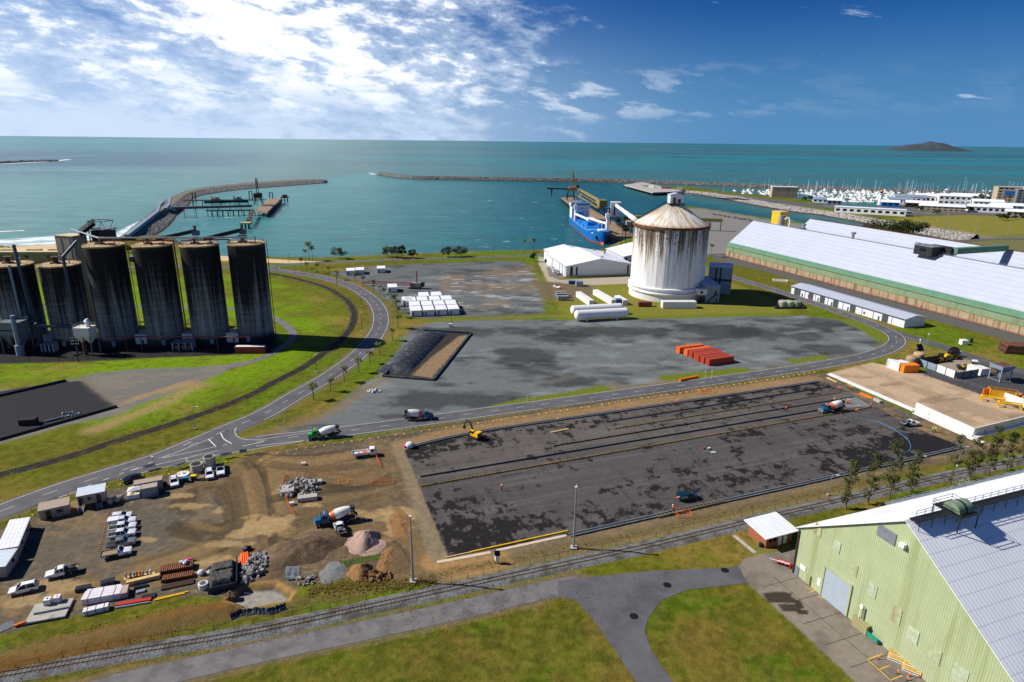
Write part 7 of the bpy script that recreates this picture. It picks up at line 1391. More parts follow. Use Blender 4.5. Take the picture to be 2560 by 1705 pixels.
def heap(label,px,py,rx,ry,h,m,seed,ridge=False,rot=0.0):
 q=gp(px,py);b=B();n,k=56,18;rn=random.Random(seed);off=rn.uniform(0,99)
 for j in range(k+1):
  for i in range(n):
   a=2*math.pi*i/n;r_=j/k;w=1+.16*math.sin(2*a+off)+.09*math.sin(5*a+off*2);z=h*max(0,(1-r_**1.25))*(1+.22*math.sin(a*3+off)*r_);z=min(z,h*(.82 if ridge else .96));nz=float(fbm(np.array([math.cos(a)*r_*4+off]),np.array([math.sin(a)*r_*4]),1.0,4,seed)[0])-.5
   b.v.append((rx*r_*w*math.cos(a),ry*r_*w*math.sin(a),max(-.05,z+nz*.5*h*(1-r_)*.8)))
 b.f=[(j*n+i,j*n+(i+1)%n,(j+1)*n+(i+1)%n,(j+1)*n+i)for j in range(k)for i in range(n)];b.m=[0]*len(b.f);return one('soil_heap',b,m,label,'heap',q,rot,smooth=True)
heap('broad dark brown soil heap with flattened top',*z1(700,1290),8.4,6.2,2.6,'dirt_heap',2,True,.3);heap('pale pink gravel heap near the parked tray ute',*z1(1215,1215),3.9,3.7,2.5,'pink_heap',3);heap('spread pale pink gravel apron at the foot of the pink heap',*z1(1220,1250),4.6,4.2,.3,'pink_heap',6);heap('tan soil heap on the grass beside the fenced weedy pit',*z1(1180,1470),3.0,2.6,1.8,'tan_heap',4);heap('grey gravel patch heap on the verge',*z1(950,1470),2.8,3.2,.45,'gravel_heap',5,True);heap('long tan soil bund along the works road side of the tall pole',*z1(1500,1070),2.2,6.5,.4,'tan_heap',7,False,.35);heap('curved brown bund beside the weedy pit',*z1(1385,1370),1.7,4.6,.35,'tan_heap',8,False,-.1);heap('small reddish soil heap by the lined pit',*zA(1885,1590),1.2,1.0,.9,'dirt_heap',9)
P=[z1(1010,1390),z1(1330,1320),z1(1345,1360),z1(1030,1430)];Q=gpl(P);o_=Q[0];t=thing('weedy_pit','rectangular weedy pit fenced with rusty mesh','pit',o_);mat('weed_green',C(64,92,22),.9,var=.4,scale=2,dirt=C(60,44,22),dirt_amt=.5,dirt_scale=.6);part('weeds',B().add([(q[0]-o_[0],q[1]-o_[1],.06)for q in Q],[(3,2,1,0)]),'weed_green',t);b=B()
for a,c in zip(Q,Q[1:]+Q[:1]):
 n=max(2,int(math.dist(a,c)/.5))
 for i in range(n):x,y=lerp2(a,c,i/n);b.bar((x-o_[0],y-o_[1],0),(x-o_[0],y-o_[1],1.0),.04)
 b.bar((a[0]-o_[0],a[1]-o_[1],1),(c[0]-o_[0],c[1]-o_[1],1),.06)
part('mesh_fence',b,'rust',t)
zD=lambda x,y:(x/3.267,1225+y/3.267)
def goods(name,label,cat,a,c,d,h,m,z=0.0,straps=0,layers=0,rows=1,sm=None):
 p,rz,L=box_from(zD(*a),zD(*c));t=thing(name,label,cat,(*p,z),rz)
 if layers:
  for k in range(layers):
   for r_ in range(rows):part('board_pack',B().box(L/2+.05*((k*7+r_)%3),d*(r_+.5)/rows,h*k/layers,L,d/rows-.05,h/layers-.03),m,t)
 else:part('pack',B().box(L/2,d/2,0,L,d,h),m,t)
 for k in range(straps):x=L*(k+.5)/straps;part('strap',B().box(x,d/2,-.0,.07,d+.03,h+.02),sm or 'rust',t)
 return t
goods('wrapped_board_stack','large stack of white wrapped boards held with brown straps','stack',(668,945),(985,890),2.6,1.3,'wrap_white',0,3,4,3);goods('wrapped_board_stack','smaller stack of white wrapped boards nearest the grassy bank','stack',(680,1035),(888,985),1.3,1.0,'wrap_white',0,3,4,1);goods('wrapped_board_stack','thin white wrapped boards laid behind the large board stack','stack',(700,870),(980,825),1.2,.8,'wrap_white',0,3,2,2)
p,rz,L=box_from(zD(205,1105),zD(515,1050));t=thing('concrete_slab_unit','flat pale concrete panel lying on blocks with a steel beam across it','panel',p,rz);part('slab',B().box(3.2,2.6,.15,6.4,5.2,.35),'concrete',t);part('bearer',B().box(3.2,.6,0,6,.3,.15),'timber',t);part('bearer',B().box(3.2,4.4,0,6,.3,.15),'timber',t);part('beam',B().box(3.6,2.2,.5,5.6,.28,.3,.04),'grey_paint',t);part('offcut',B().box(2.2,1.6,.5,1.0,.12,.06),'timber',t)
for x,y,lb in((400,945,'white liquid tote tank on the concrete panel, farther from the boards'),(478,925,'cream liquid tote tank with orange cap on the concrete panel')):
 q=gp(*zD(x,y));t=thing('tote_tank',lb,'tote tank',(q[0],q[1],.5),R(16));part('bottle',B().box(0,0,.15,1.1,1.1,1.0),'white',t);part('cap',B().cyl((0,0,1.15),(0,0,1.22),.18),'orange' if x>440 else 'plastic_black',t);b=B()
 for k in range(5):
  for s in(-1,1):b.bar((-.56+.28*k,s*.57,.1),(-.56+.28*k,s*.57,1.15),.04).bar((s*.57,-.56+.28*k,.1),(s*.57,-.56+.28*k,1.15),.04)
 part('cage',b,'galv',t);part('pallet',B().box(0,0,0,1.2,1.2,.14),'timber',t)
p,rz,L=box_from(zD(0,1165),zD(125,1110));t=thing('steel_grating','flat galvanised mesh gate lying on the ground in the corner','gate',p,rz);b=B();[b.bar((0,y,.1),(L,y,.1),.06)for y in np.linspace(0,2,8)];[b.bar((x,0,.1),(x,2,.1),.06)for x in np.linspace(0,L,12)];part('mesh',b,'galv',t);part('sheet',B().box(L/2,1,.02,L,2,.05),'grey_paint',t)
q=gp(*zD(165,1110));one('barrier_bundle',B().bar((-.7,-.4,.3),(.8,.5,.5),.35).bar((-.8,-.1,.2),(.6,.3,.2),.3),'orange','orange and yellow folded barriers beside the mesh gate','barriers',q)
goods('steel_sheet_stack','upper stack of brown corrugated steel sheets topped with white bags','stack',(1310,705),(1575,655),2.3,1.1,'steel_brown',0,0,4);goods('steel_sheet_stack','middle stack of brown steel sheets with yellow pegs','stack',(1315,765),(1575,720),1.7,.8,'steel_brown',0,0,3);goods('steel_sheet_stack','lowest stack of dark brown steel rails','stack',(1315,825),(1580,770),1.6,.35,'steel_darkbrown',0,0,2)
q=gp(*zD(1505,645));b=B();rn=random.Random(3);[b.ball(rn.uniform(-.8,.8),rn.uniform(-.5,.5),.3,.4,.35,.32,8,5,0,False,.1,rn)for _ in range(7)];one('sand_bag',b,'bag_white','heap of white bags on the upper brown steel stack','bags',(q[0],q[1]+.4,1.1))
q=gp(*zD(1530,585));one('pink_drum',B().cyl((-.9,-.2,.35),(1.1,.25,.35),.32,.32,14),'pink','bright pink roll of sheeting behind the brown steel stacks','roll',q,R(12),smooth=True)
goods('timber_beam','long pale timber beam pack beside the brown steel stacks','timber',(1030,790),(1305,725),.9,.9,'timber',0,0,2);q=gp(*zD(1140,705));t=thing('fitting_rack','rack of grey pipe fittings behind the pale timber beam','rack',q,R(16));[part('fitting',B().cyl((x,0,.1),(x,0,1.0),.22,.16,8).ball(x,0,1.0,.25),m,t)for x,m in zip((-2.4,-1.6,-.9,-.4,.2,.7,1.5,2.1),('galv','grey_paint','galv','grey_paint','orange','galv','galv','bag_white'))];part('pallet',B().box(0,0,0,5.6,1.1,.12),'timber',t)
goods('wrapped_bale','black plastic wrapped bale nearest the parked cars','bale',(825,800),(942,770),1.3,.9,'plastic_wrap');goods('wrapped_bale','rounded black wrapped bale beside the white boards','bale',(615,845),(740,820),1.2,.8,'plastic_wrap');goods('wrapped_bale','low dark wrapped roll in front of the timber beam','bale',(1095,815),(1205,790),.7,.4,'plastic_wrap')
goods('packing_crate','open cream packing crate at the end of the white boards','crate',(990,890),(1045,878),2.6,1.2,'cabin_wall',0,0);goods('yellow_beam','upper yellow timber beam of the pair lying on gravel','beam',(1275,895),(1540,835),.22,.2,'yellow');goods('yellow_beam','lower yellow timber beam of the pair lying on gravel','beam',(1262,908),(1510,850),.22,.2,'yellow');goods('red_beam','bundle of red steel beams beside the grey one','beam',(945,955),(1232,905),.8,.3,'red');goods('steel_beam','pale blue steel beam in front of the red bundle','beam',(940,972),(1222,925),.25,.3,'blue_grey');goods('rubber_sheet','small stack of black sheets behind the red beams','stack',(1152,898),(1265,880),1.2,.3,'black');goods('frame_stack','grey and yellow frames stacked on the gravel','frames',(1110,855),(1185,835),.9,.4,'galv',0,0,2,sm='yellow')
q=gp(*zD(1850,800));t=thing('sheeted_stack','high stack under sagging black and grey sheeting','stack',gp(*zD(1700,850)),R(22));b=B();n,m_=22,26;rn=random.Random(6)
for i in range(n+1):
 for j in range(m_+1):u_,v_=i/n,j/m_;ed=min(1,7*min(u_,1-u_),7*min(v_,1-v_));z=1.9*ed-(.5 if .5<v_<.56 else 0)*ed+rn.uniform(-.08,.08);b.v.append((u_*5.2+rn.uniform(-.04,.04),v_*8.6,max(z,.02)))
b.f=[(i*(m_+1)+j,(i+1)*(m_+1)+j,(i+1)*(m_+1)+j+1,i*(m_+1)+j+1)for i in range(n)for j in range(m_)];b.m=[0]*len(b.f);mat('sheet_grey',C(74,72,66),.7,var=.3,scale=.8,dirt=C(34,38,48),dirt_amt=.5,dirt_scale=.4,bump=.05,bscale=2);part('sheeting',b,'sheet_grey',t,True);part('edge_drape',B().box(5.3,4.3,0,.25,8.4,1.5).box(2.6,-.1,0,5.2,.25,1.4),'plastic_wrap',t)
t=thing('pipe_bundle','bundle of bright orange plastic pipes beside the sheeted stack','pipes',gp(*zD(1965,640)),R(24));[part('pipe',B().cyl((x,0,.25+z),(x,4.4,.25+z),.2,.2,10),'pvc_orange',t,True)for x,z in((.2,0),(.6,0),(1.0,0),(1.4,0),(1.8,0),(.4,.36),(.8,.36),(1.2,.36),(1.6,.36))]
q=gp(*zD(1665,800));one('bulk_bag',B().lathe([(.9,0),(1.0,.7),(.95,1.2),(.7,1.25),(.6,.6)],14),'bag_white','open white bulk bag at the corner of the sheeted stack','bag',q,smooth=True);q=gp(*zD(1645,690));one('bulk_bag',B().ball(0,0,.5,.8,.7,.6,10,6,0,False,.1,random.Random(2)),'bag_white','small white bag heap beside the sheeted stack','bag',q);q=gp(*zD(1718,680));t=thing('rubbish_pile','black and white plastic rubbish pile beside the sheeted stack','rubbish',q);part('plastic',B().ball(0,.5,.4,1.0,1.2,.6,10,6,0,True,.2,random.Random(4)),'plastic_wrap',t);part('bag',B().ball(0,-.3,.4,.6,.5,.5,9,5,0,False,.15,random.Random(5)),'bag_white',t)
q=gp(*zD(2025,490));one('dark_stump',B().ball(0,0,.3,1.0,.8,.7,10,6,0,False,.2,random.Random(9)),'black','lone dark stump on the dirt above the orange pipes','stump',q)
q=gp(*z1(560,1548));t=thing('pit_liner','blue-grey plastic liner draped into the washout pit','liner',(q[0],q[1],-.15),R(15));b=B();rn=random.Random(5);n,m_=8,10;b.v=[(i*.35+rn.uniform(-.08,.08),j*.45+rn.uniform(-.08,.08),.7-i*.06+.18*math.sin(j*1.7)+rn.uniform(-.1,.1))for i in range(n+1)for j in range(m_+1)];b.f=[(i*(m_+1)+j,(i+1)*(m_+1)+j,(i+1)*(m_+1)+j+1,i*(m_+1)+j+1)for i in range(n)for j in range(m_)];b.m=[0]*len(b.f);part('liner_sheet',b,'grey_paint',t,True)
P=gpl([zD(1885,1050),zD(1960,1015),zD(2080,1000),zD(2200,1005),zD(2335,960)]);o_=P[0];t=thing('silt_fence','sagging black silt fence on the grass above the railway','fence',o_);C0=resample(P,30);b=B();rn=random.Random(1)
for i,p in enumerate(C0):b.v+=[(p[0]-o_[0]+.5,p[1]-o_[1]-.6+rn.uniform(-.15,.15),.02),(p[0]-o_[0],p[1]-o_[1],.45+rn.uniform(-.2,.15)),(p[0]-o_[0],p[1]-o_[1]+.3,.95+rn.uniform(-.25,.15))]
b.f=[(3*i+k,3*i+3+k,3*i+4+k,3*i+1+k)for i in range(29)for k in range(2)];b.m=[0]*len(b.f);part('fabric',b,'plastic_wrap',t);[part('stake',B().bar((p[0]-o_[0],p[1]-o_[1],0),(p[0]-o_[0],p[1]-o_[1],1.1),.05),'dark_steel',t)for p in C0[::5]]
# formwork on the slab
mat('form_dark',C(46,54,62),.6,var=.2,scale=1);mat('form_yellow',C(150,124,28),.7,var=.25,scale=.8,dirt=C(70,62,30),dirt_amt=.5,dirt_scale=.4);mat('fresh_concrete',C(124,124,122),.5,var=.08,scale=.5);mat('pale_sand',C(206,186,160),.9,var=.15,scale=.6)
def form_line(label,a,c,m,h=.32,pegs=True,w=.14,cat='formwork'):
 p,q=gp(*a),gp(*c);L=math.dist(p,q);rz=math.atan2(q[1]-p[1],q[0]-p[0]);t=thing('formwork_rail',label,cat,p,rz,'formwork rails on the slab');n=max(1,int(L/6))
 for i in range(n):part('form',B().box(L*(i+.5)/n,0,.02,L/n-.06,w,h),m,t)
 if pegs:
  b=B();[b.bar((x,-.45,0),(x,-.05,h+.05),.06)for x in np.arange(.4,L,1.1)];o=part('pegs',b,'galv',t);o['kind']='stuff'
form_line('short dark formwork rail closest to the works road',(1515,1056),(2073,968),'form_dark',pegs=False);form_line('short yellow pegged formwork rail near the works road',(1535,1073),(2103,981),'form_yellow');form_line('dark formwork rail, third from the works road',(1384,1116),(2134,993),'form_dark',pegs=False);form_line('full-length dark formwork rail beside the yellow one',(1051,1193),(2054,1025),'form_dark',.38,False,.2);form_line('full-length yellow pegged formwork rail along the slab',(1051,1217),(2177,1019),'form_yellow',.36,True,.2)
def kerb_line(label,pts,m='grey_paint',z=.3,w=.22,gap=.9):
 L=catmull(gpl(pts),6);o=L[0];t=thing('kerb_form',label,'kerb form',o,0,'kerb forms')
 for d in(-gap/2,gap/2):
  K=offset(L,d)
  for p,q in zip(K[:-1],K[1:]):part('form',B().bar((p[0]-o[0],p[1]-o[1],z),(q[0]-o[0],q[1]-o[1],z),w),m,t)
 part('kerb_fill',ribbon(B(),[(p[0]-o[0],p[1]-o[1])for p in offset(L,gap/2)],[(p[0]-o[0],p[1]-o[1])for p in offset(L,-gap/2)],z),'form_dark',t)
kerb_line('twin-railed kerb form along the works road edge of the slab',[(1030,1117),(1200,1080),(1560,1027),(1920,974),(2048,954)]);kerb_line('twin-railed kerb form along the railway edge of the slab',[(1424,1340),(1641,1291),(1920,1230),(2146,1179),(2404,1119)])
t=thing('pegged_form','yellow pegged kerb formwork at the railway edge of the slab','formwork',gp(1642,1293),ang((1642,1293),(1808,1254)));b=B();L=math.dist(gp(1642,1293),gp(1808,1254));[b.bar((x,-.5,0),(x,-.5,1.0),.07).bar((x,-.5,.6),(x,.6,.6),.05)for x in np.arange(0,L,1.1)];part('pegs',b,'galv',t)['kind']='stuff';[part('form',B().box(L/2,y,.1,L,.1,.4),'form_yellow',t)for y in(-.5,.6)]
for lb,a,c,m,d,h in(('long yellow timber form at the near corner of the slab',(1178,1382),(1420,1329),'yellow',.3,.25),('pale timber form continuing the yellow one',(1113,1396),(1178,1382),'timber',.25,.2),('pale timber plank pair lying on the slab',(1378,1082),(1422,1073),'timber',.5,.12),('orange water barrier run beside the works road grass',(1701,954),(1745,945),'orange',.6,.9),('spread of pale sand along the slab corner',(1094,1409),(1228,1384),'pale_sand',.9,.06),('spread of pale sand beside the tall light pole',(1243,1379),(1418,1341),'pale_sand',.8,.06),('freshly poured pale concrete bay beside the workers',(2121,1020),(2180,1016),'fresh_concrete',8.0,.1),('pale blue pipe length lying on the slab',(1255,1192),(1304,1182),'duct_blue',.1,.1),('orange pipe rack along the slab end',(2148,985),(2180,998),'orange',.8,.5),('concrete trough beside the orange pipe rack',(2182,1000),(2198,1008),'concrete',1.2,.8),('pale timber bundle at the yard corner',(2066,945),(2090,957),'timber',.7,.3)):
 p,rz,L=box_from(a,c);o=one('slab_item' if 'concrete bay' in lb else('sand_strip' if 'sand' in lb else 'timber_form'),B().box(L/2,d/2,.012,L,d,h),m,lb,'sand' if 'sand' in lb else('concrete bay' if 'bay' in lb else 'site material'),p,rz);o.name={'orange w':'water_barrier','freshly ':'concrete_bay','pale blu':'pipe_length','orange p':'pipe_rack','concrete':'concrete_trough','spread o':'sand_strip'}.get(lb[:8],'timber_form')
P=[(*p,.06)for p in catmull(gpl([z3(980,735),z3(1150,765),z3(1290,830),z3(1400,910),z3(1425,990),z3(1350,1040),z3(1330,1080)]),2)];o_=P[0];one('blue_hose',B().tube(rel(P,(o_[0],o_[1],0)),.09,6),'hose_blue' if 'hose_blue' in _M else mat('hose_blue',C(70,130,176),.5).name,'pale blue hose curving across the slab corner','hose',(o_[0],o_[1]))
q=gp(*z2(1870,805));t=thing('tool_spread','scatter of tools, red can and white sheets on the slab','tools',q);[part(n_,B().box(x,y,.01,sx,sy,h,r_),m,t)for n_,x,y,sx,sy,h,r_,m in(('fuel_can',-1.2,1.0,.5,.4,.6,.2,'red'),('plywood',.9,-1.0,1.6,.9,.08,.3,'sheet_clear'),('tool_box',.1,.6,.7,.5,.5,.1,'blue_grey'),('plank',-1.0,-.9,2.0,.3,.1,.1,'grey_paint'),('mixer_tub',.4,1.1,.6,.6,.4,0,'white'))]
for(x,y),lb in((z1(715,595),'small white pump on the bare dirt'),(z1(620,920),'white wrapped block by the end of the orange fence')):q=gp(x,y);t=thing('site_pump',lb,'pump',q,.3);part('casing',B().box(0,0,0,1.1,.8,.7),'white',t);part('handle',B().bar((-.4,0,.7),(.2,0,1.0),.08),'galv',t)
q=gp(*z1(1585,455));t=thing('spoil_bag','big white bag with bright pink end at the slab corner','bag',q);part('bag',B().ball(0,0,.9,1.3,1.1,1.0,14,9,0,False,.05,random.Random(1)),'bag_white',t,True);part('liner',B().ball(-1.4,.1,.5,.6,.5,.5),'pink',t,True)
q=gp(*z64(965,1440));rubble('heap of white and blue plastic rubbish in the gravel yard',935,979,2.4,1.5,40,11,.5,'bag_white',.5);q=gp(*z64(1590,905));t=thing('solar_light','small white trailer light tower alone in the gravel yard','lighting tower',q);part('box',B().box(0,0,.4,1.8,1.2,1.2),'white',t);part('mast',B().bar((.6,0,.4),(.6,0,3.6),.2),'dark_steel',t)
# fences and poles
def fence_line(name,label,pts,step,h,m,rails=1,foot=None,r=.05,mesh=None):
 L=catmull(gpl(pts),4);o=L[0];t=thing(name,label,'fence',o);T=length(L);s=0.0;b=B();k=0;mb=None
 pm=B().cyl((0,0,0),(0,0,h),r,r,5).mesh('post',[M(m)]);fm=B().box(0,0,0,.75,.3,.2).mesh('foot',[M(foot)])if foot else None;last=None
 while s<T:
  (x,y),a=along(L,s);mesh_obj('post',pm,t,(x-o[0],y-o[1]))
  if fm:mesh_obj('foot',fm,t,(x-o[0],y-o[1]),a+1.57+.5*math.sin(k*2.1))
  if last:
   for j in range(rails):z=h*(1-j*.45)-.03;b.bar((*last,z),(x-o[0],y-o[1],z),.035)
  last=(x-o[0],y-o[1]);s+=step;k+=1
 part('rail',b,m,t);return t
fence_line('site_fence','temporary mesh fence with yellow feet along the works road',[(655,1151),(700,1131),(790,1117),(900,1101),(1100,1072),(1300,1043),(1560,1003),(1800,968),(2040,930)],2.6,1.9,'dark_steel',2,'yellow');fence_line('site_fence','temporary mesh fence with yellow feet beside the main road and offices',[(20,1320),(180,1242),(300,1212),(420,1186),(580,1152)],2.8,1.9,'dark_steel',2,'yellow');fence_line('rail_fence','thin dark post fence between the works and the railway',[(40,1672),(306,1616),(640,1560),(1007,1482),(1360,1403),(1640,1343),(1920,1276),(2300,1190)],3.4,1.3,'dark_steel',1);fence_line('yard_fence','wire fence in front of the tall silos',[(0,908),(197,905),(340,896),(500,888),(640,878)],5.5,2.2,'dark_steel',2,r=.07);fence_line('yard_fence','green mesh fence between the upper yard and the white silo',[(1330,660),(1350,700),(1382,772)],2.5,2.0,'vent_green',2);fence_line('pool_rail','galvanised handrails between the sandy yard and dark yard',[(2370,946),(2420,962),(2467,980),(2500,992)],3,1.3,'galv',2);fence_line('orange_fence','sagging orange barrier mesh beside the rubble heap',[z1(565,680),z1(545,760),z1(570,870),z1(610,970),z1(650,1010)],1.0,.9,'orange',3,r=.06);fence_line('orange_fence','sagging orange barrier mesh beside the white tipper truck',[z1(1282,470),z1(1315,545),z1(1350,630)],.9,.9,'orange',3,r=.06);fence_line('orange_fence','low line of orange flags across the dirt',[z1(575,680),z1(800,655),z1(950,668),z1(1340,640)],1.2,.3,'orange',0,r=.08);fence_line('orange_fence','row of orange flags in front of the parked cars',[zA(890,925),zA(860,1040),zA(840,1130),zA(800,1255)],.9,.4,'orange',0,r=.09);fence_line('shore_fence','post fence along the shore road verge',[(700,651),(900,643),(1130,633),(1390,628)],6,1.2,'white',1,r=.08)
for(x,y),w,lb in((z1(1040,740),2.4,'small orange mesh enclosure on the dirt'),(z1(1360,745),5.5,'larger orange mesh enclosure beside the slab end'),(z2(1850,330),5,'orange mesh enclosure on the strip by the works road'),(z2(1665,1335),3.5,'red and orange tools beside the pegged formwork')):
 q=gp(x,y);t=thing('mesh_enclosure',lb,'barrier',q,R(8));b=B();lp=[(-w/2,-1),(0,-1),(w/2,-1),(w/2,1),(0,1),(-w/2,1),(-w/2,-1)];railing(b,lp,0,.95,r=.03);b.tube([(p[0],p[1],.22)for p in lp],.03,4);part('mesh',b,'orange',t)
def pole(label,base,top,r=.16,m='galv',arm=0.0,h=None,base_m='concrete',grp='light poles'):
 h=h or height_at(base,top);t=thing('light_pole',label,'light pole',gp(*base),0,grp);part('shaft',B().cyl((0,0,0),(0,0,h),r,r*.5,10),m,t,True);part('footing',B().box(0,0,0,r*5,r*5,.35),base_m,t)
 if arm:part('arm',B().tube([(0,0,h),(arm*.3,0,h+.4),(arm,0,h+.5)],.06,6),m,t);part('lamp',B().box(arm*1.15,0,h+.4,.7,.3,.15),'white',t)
 else:part('lamp',B().box(0,0,h,.5,.5,.3).cyl((.05,0,h+.3),(.05,0,h+.9),.05),'white',t)
pole('tall grey light pole at the corner of the dirt works',(1032.5,1454),1292,.28);pole('tall grey light pole at the near edge of the slab',(1434,1370),1219,.28);pole('street lamp on the grass beside the road junction',(488,1073),1019,.15,arm=1.4)
for i,(x,y,ty)in enumerate(((272,382,300),(320,492,405),(663,592,470),(862,735,640),(868,940,790),(495,1275,1135))):pole(f'dark roadside pole with white foot, {ORD[i]} along the curve from the beach',z64(x,y),z64(x,ty)[1],.13,'dark_steel',base_m='white')
for b_,ty,lb in(((2071,1238),1190,'bent grey lamp post by the railway near the first slender tree'),((2289,1188),1142,'bent grey lamp post by the railway among the slender trees'),((2394,1166),1118,'bent grey lamp post near the white wall corner'),((2312,886),835,'grey lamp post on the lawn behind the solar panel'),((1702,545),520,'pale mast on the wharf approach'),((2360,590),535,'tall pale lamp mast by the roundabout'),((2257,552),536,'short white post by the sports field, near the revetment'),((2313,560),544,'second white post along the sports field'),((2339,566),549,'third white post along the sports field'),((2375,570),552,'fourth white post along the sports field'),((2440,578),552,'lamp post beside the field road'),((2520,584),555,'lamp post beyond the field road'),((957,655),640,'small dark pole on the shore verge'),((1812,612),590,'short pole before the bulk shed gable')):pole(lb,b_,ty,.12 if b_[1]>800 else .25,arm=(1.3 if 'bent' in lb else 0))
h=10.0;t=thing('power_pole','timber power pole with three crossarms in front of the short silos','power pole',gp(197,906),R(10));part('shaft',B().cyl((0,0,0),(0,0,h),.2,.15,8),'pile_dark',t)
for z in(h-.3,h-1.4,h-2.6):a_=part('crossarm',B().bar((-1.3,0,z),(1.3,0,z),.16),'pile_dark',t);[part('insulator',B().cyl((x,0,z+.1),(x,0,z+.4),.12),'white',a_)for x in(-1.2,-.5,.5,1.2)]
for(x,y),lb in(((704,1048),'on the lawn at the junction'),((1327,999),'on the grass strip by the works road'),((1772,932),'on the grass near the red containers')):
 for k,(dx,dy)in enumerate(((-8,2),(8,2),(-9,18),(7,18))):q=gp(x+dx,y+dy*.8);one('marker_post',B().box(0,0,0,.16,.16,1.3).box(0,0,1.3,.2,.2,.08),'white',f'white marker post {lb}, {("far inner", "far outer", "near inner", "near outer")[k]} of four','post',q,0,'white marker posts')
# yard beyond the slab
def wall_run(label,a,c,h,th,n,m='concrete_white',name='precast_barrier'):
 p,rz,L=box_from(a,c);t=thing(name,label,'barrier',p,rz);[part('panel',B().box(L*(i+.5)/n,0,0,L/n-.05,th,h),m,t)for i in range(n)];part('footing',B().box(L/2,-.9,0,L,1.4,.25),m,t)
wall_run('long white precast wall along the sandy yard',(2288,1024),(2432,1090),2.6,.3,8);wall_run('white precast wall returning along the railway side of the sandy yard',(2432,1090),(2600,1048),2.6,.3,7);wall_run('low white footing between slab and sandy yard',(2075,935),(2290,1027),.35,1.2,14);wall_run('low white footing along the foot of the precast wall',(2290,1032),(2460,1108),.3,1.0,10);wall_run('white precast wall behind the yellow trestles',(2473,985),(2620,1035),2.4,.35,6)
zR=lambda x,y:(2220+x/6.926,840+y/6.926)
p=gp(*zR(-40,540));container('white container with small window at the sandy yard corner',p,R(-36),6.5,'white',3,2.9);p=gp(*zR(175,610));container('white container behind the bright orange one',p,R(20),5.5,'white',4,3.0);p=gp(*zR(265,640));container('bright orange container at the edge of the sandy yard',(p[0],p[1]),R(8),6.6,'bright_orange',3.2,3.0)
for x,y,r_,lb in((395,500,2.2,'large corrugated round water tank behind the orange container'),(515,435,2.0,'smaller cream round water tank behind the large one')):q=gp(*zR(x,y));one('water_tank',B().lathe([(r_,0),(r_,3.2),(r_*.8,3.7),(0,3.9)],20),'concrete_tan' if r_>2.1 else 'tan_top',lb,'tank',q,0,'water tanks',True)
def bay(label,a,c,h,n,m):p,rz,L=box_from(zR(*a),zR(*c));t=thing('bay_barrier',label,'barrier',p,rz);[part('panel',B().box(L*(i+.5)/n,0,.1,L/n-.12,.35,h),m,t)for i in range(n)];[part('post',B().box(L*i/n,0,0,.2,.6,h+.2),'dark_steel',t)for i in range(n+1)]
bay('grey steel-panelled bay side in shade behind the water tanks',(520,500),(870,450),2.8,2,'dark_steel');bay('grey bay front with dark openings behind the orange container',(510,500),(835,615),2.6,2,'blue_grey');bay('white-panelled bay front beside the sandy yard',(835,615),(1150,735),2.8,2,'white');bay('grey-panelled bay side towards the hopper',(1165,745),(1535,690),2.6,3,'grey_paint')
q=gp(*zR(2030,800));t=thing('truck_hopper','blue-grey steel loading hopper on four braced legs','hopper',q,R(14));b=B();part('bin',B().box(0,2.5,4.8,5.6,5.0,1.5,0,0,(1.12,1.12)),'blue_grey',t);part('bin_floor',B().box(0,2.5,6.1,5.6,5.0,.25),'rust',t);[part('leg',B().bar((x,y,0),(x,y,4.9),.35),'blue_grey',t)for x in(-2.5,2.5)for y in(.3,4.7)];part('brace',B().bar((-2.5,.3,3.6),(2.5,.3,4.7),.2).bar((-2.5,.3,4.7),(2.5,.3,3.6),.2).bar((2.5,.3,.8),(2.5,4.7,2.6),.16).bar((-2.5,.3,.4),(-2.5,4.7,.4),.2),'blue_grey',t);part('discharge_cone',B().box(0,2.5,3.0,1.2,1.2,1.8,0,0,(4,3.6)),'blue_grey',t)
p=gp(*zR(1600,690));container('pale pink-white container beside the loading hopper',p,R(16),4,'cont_white',6,2.7);q=gp(*zR(1840,640));t=thing('scaffold_stack','yellow steel frames stacked beside the hopper','frames',q);[part('frame',B().bar((-1.6,0,z),(1.6,.6,z+.15),.16).bar((-1.6,1.2,z),(1.6,1.8,z+.15),.16),'yellow',t)for z in(.2,.8,1.4,2.0,2.6)]
def trestle_y(label,x,y,rz):t=thing('lifting_trestle',label,'trestle',gp(*zR(x,y)),rz,'yellow trestles');[part('leg',B().box(px,py,0,.35,.35,1.9),'yellow',t)for px in(0,6.4)for py in(0,1.7)];part('frame',B().box(3.2,0,1.6,6.6,.3,.35).box(3.2,1.7,1.6,6.6,.3,.35).box(0,.85,1.7,.35,1.9,.35).box(6.4,.85,1.7,.35,1.9,.35),'yellow',t)
trestle_y('yellow steel trestle at the orange panel end of the sandy yard',1620,1130,R(-24));trestle_y('yellow steel trestle next to the picture edge on the sandy yard',1915,1235,R(-22));p=gp(*zR(1680,1040));one('orange_board',B().box(0,0,0,2.4,.3,3.0),'orange','upright orange panel behind the yellow trestles','panel',p,R(10));p=gp(*zR(2155,1110));container('yellow half-height bin with rusty load beyond the white wall',(p[0]-6.5,p[1]+2.5),R(-22),8.5,'bin_yellow',3.2,3.0,'skip',roof='rust')
for i in range(4):q=gp(*zR(2200+(i%2)*75+(i//2)*120,1130+(i//2)*50));one('gas_drum',B().cyl((0,0,0),(0,0,1.5),.55,.55,12).cyl((0,0,1.6),(0,0,3.0),.5,.5,12),'loader_yellow',f'yellow drum pair stacked beyond the white wall, {ORD[i]} from the yellow bin','drum',q,0,'yellow drums',True)
